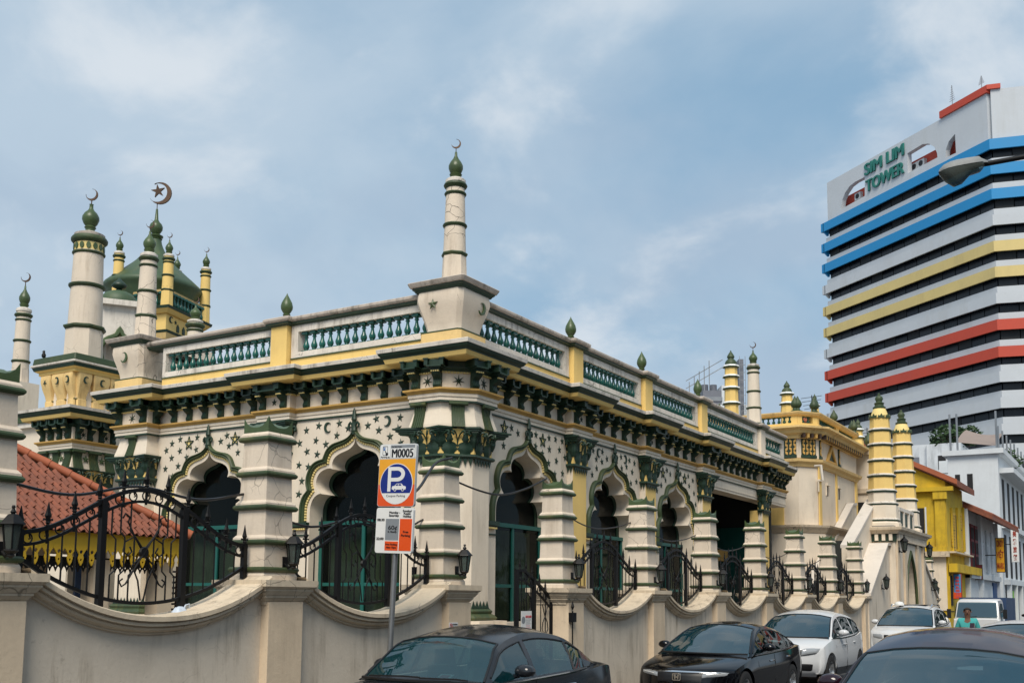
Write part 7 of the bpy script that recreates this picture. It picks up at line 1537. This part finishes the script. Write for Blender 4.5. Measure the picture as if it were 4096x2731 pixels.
for sg in (-1, 1): ob('side_window', MB().add([(sg * .83, .12, 1.3), (sg * .83, 1.1, 1.3), (sg * .765, 1.1, 1.82), (sg * .765, .38, 1.82)], [(0, 1, 2, 3)]), 'car_glass', tk, MK); ob('door_mirror', MB().box(sg * .98 - .07, sg * .98 + .07, -.05, .02, 1.25, 1.6).tube([(sg * .82, .1, 1.5), (sg * .95, -.02, 1.5)], .015, 5), 'trim_black', tk, MK); ob('headlamp', MB().box(sg * .58 - .13, sg * .58 + .13, -.09, 0, .72, .88), 'lens_clear', tk, MK)
ob('grille', MB().box(-.4, .4, -.085, 0, .72, .86), 'trim_black', tk, MK); ob('bumper', MB().box(-.82, .82, -.14, .1, .36, .6), 'paint_white', tk, MK); ob('windscreen_wiper', MB().tube([(-.5, -.05, 1.29), (.0, -.04, 1.33)], .012, 4), 'trim_black', tk, MK); ob('dash_papers', MB().box(-.2, .35, .05, .25, 1.28, 1.33), 'sign_white', tk, MK)
ob('cargo_box', MB().box(-.85, .85, 1.65, 4.6, .7, 2.05), 'blue_box', tk, MK); ob('chassis', MB().box(-.5, .5, .2, 4.5, .4, .7), 'trim_black', tk, MK)
for y in (.55, 3.7):
    for sg in (-1, 1): W = MK @ T(sg * .70, y, .325) @ RY(sg * pi / 2); w = ob('wheel', HUBB, None, tk, W); ob('tyre', TYRE, None, w, W); ob('rim', RIM, None, w, W)
# ---- dark off-road car at the right edge
c8 = suv('dark_off_roader', 'dark boxy car partly visible at the right edge', T(-4.35, 52.5, 0), 'paint_black', 1.12, 4.3)
# ---------------------------------------------------------------- person
def person(name, label, loc, rz):
    t = thing(name, label, 'person', loc, rz); M = T(*loc) @ RZ(rz)
    V = dict(pel=(0, 0, .93), wa=(0, .0, 1.08), ch=(0, 0, 1.28), nk=(0, 0, 1.45), hd0=(0, -.015, 1.52), hd1=(0, -.03, 1.62), hd2=(0, -.02, 1.70),
             sl=(.18, 0, 1.40), el=(.25, .03, 1.14), wl=(.22, -.12, .93), hl=(.21, -.17, .87), sr=(-.18, 0, 1.40), er=(-.26, .02, 1.14), wr=(-.24, -.10, .92), hr=(-.23, -.15, .86),
             kl=(.11, -.03, .50), al=(.11, .03, .09), tl=(.12, -.14, .04), kr=(-.11, .03, .50), ar=(-.11, .10, .10), tr=(-.12, -.05, .04), pl=(.10, 0, .88), pr=(-.10, 0, .88))
    E = [('pel', 'wa'), ('wa', 'ch'), ('ch', 'nk'), ('nk', 'hd0'), ('hd0', 'hd1'), ('hd1', 'hd2'), ('ch', 'sl'), ('sl', 'el'), ('el', 'wl'), ('wl', 'hl'), ('ch', 'sr'), ('sr', 'er'), ('er', 'wr'), ('wr', 'hr'), ('pel', 'pl'), ('pl', 'kl'), ('kl', 'al'), ('al', 'tl'), ('pel', 'pr'), ('pr', 'kr'), ('kr', 'ar'), ('ar', 'tr')]
    Rr = dict(pel=(.15, .11), wa=(.14, .10), ch=(.16, .11), nk=(.06, .06), hd0=(.075, .085), hd1=(.082, .10), hd2=(.055, .07), sl=(.065, .065), el=(.045, .045), wl=(.03, .03), hl=(.035, .03), sr=(.065, .065), er=(.045, .045), wr=(.03, .03), hr=(.035, .03), kl=(.06, .06), al=(.04, .04), tl=(.045, .035), kr=(.06, .06), ar=(.04, .04), tr=(.045, .035), pl=(.09, .09), pr=(.09, .09))
    def skin(keys, edges, grow, nm, mt, root):
        idx = {k: i for i, k in enumerate(keys)}; me = bpy.data.meshes.new(nm); me.from_pydata([V[k] for k in keys], [(idx[a], idx[b_]) for a, b_ in edges], [])
        o = bpy.data.objects.new('tmp', me); COL.objects.link(o); m = o.modifiers.new('s', 'SKIN'); m.use_smooth_shade = True; sub = o.modifiers.new('u', 'SUBSURF'); sub.levels = 2; sub.render_levels = 2
        for i, k in enumerate(keys): me.skin_vertices[0].data[i].radius = (Rr[k][0] + grow, Rr[k][1] + grow); me.skin_vertices[0].data[i].use_root = (k == root)
        bpy.context.view_layer.update(); r = bpy.data.meshes.new_from_object(o.evaluated_get(bpy.context.evaluated_depsgraph_get())); bpy.data.objects.remove(o); r.materials.clear(); r.materials.append(MATS[mt]); return ob(nm, r, None, t, M)
    body = skin(list(V), E, 0, 'body', 'skin', 'pel')
    skin(['pel', 'wa', 'ch', 'sl', 'sr', 'el', 'er'], [('pel', 'wa'), ('wa', 'ch'), ('ch', 'sl'), ('sl', 'el'), ('ch', 'sr'), ('sr', 'er')], .022, 'shirt', 'shirt_cyan', 'pel')
    skin(['pel', 'pl', 'pr', 'kl', 'kr', 'al', 'ar'], [('pel', 'pl'), ('pl', 'kl'), ('kl', 'al'), ('pel', 'pr'), ('pr', 'kr'), ('kr', 'ar')], .02, 'trousers', 'trousers', 'pel')
    b = MB(); rows = []
    for i in range(7):
        ph = pi * .5 - i * .28; rows.append([(.09 * cos(ph) * cos(a), -.012 + .105 * cos(ph) * sin(a) + .012, 1.63 + .10 * sin(ph) - .0 * sin(a) + (.05 if sin(a) < -.3 and i > 4 else 0)) for a in [2 * pi * j / 16 for j in range(17)]])
    ob('hair', MB().strip(rows), 'hair', t, M, 60)
    b = MB(); b.lathe([(.0, -.02), (.014, -.01), (.010, .03), (0, .035)], 6, (0, -.125, 1.60)); ob('nose', b, 'skin', body, M, 60)
    for sg in (-1, 1): ob('eye', MB().lathe([(0, -.012), (.012, 0), (0, .012)], 8, (sg * .032, -.115, 1.635)), 'dark', body, M, 60); ob('ear', MB().lathe([(0, -.03), (.014, 0), (0, .03)], 8, (sg * .088, -.02, 1.62)), 'skin', body, M, 60)
    ob('mouth', MB().box(-.025, .025, -.118, -.10, 1.565, 1.573), 'brown_wood', body, M)
    return t
person('person', 'person in a turquoise shirt walking along the street between the cars', (-4.05, 28.2, 0), .15)
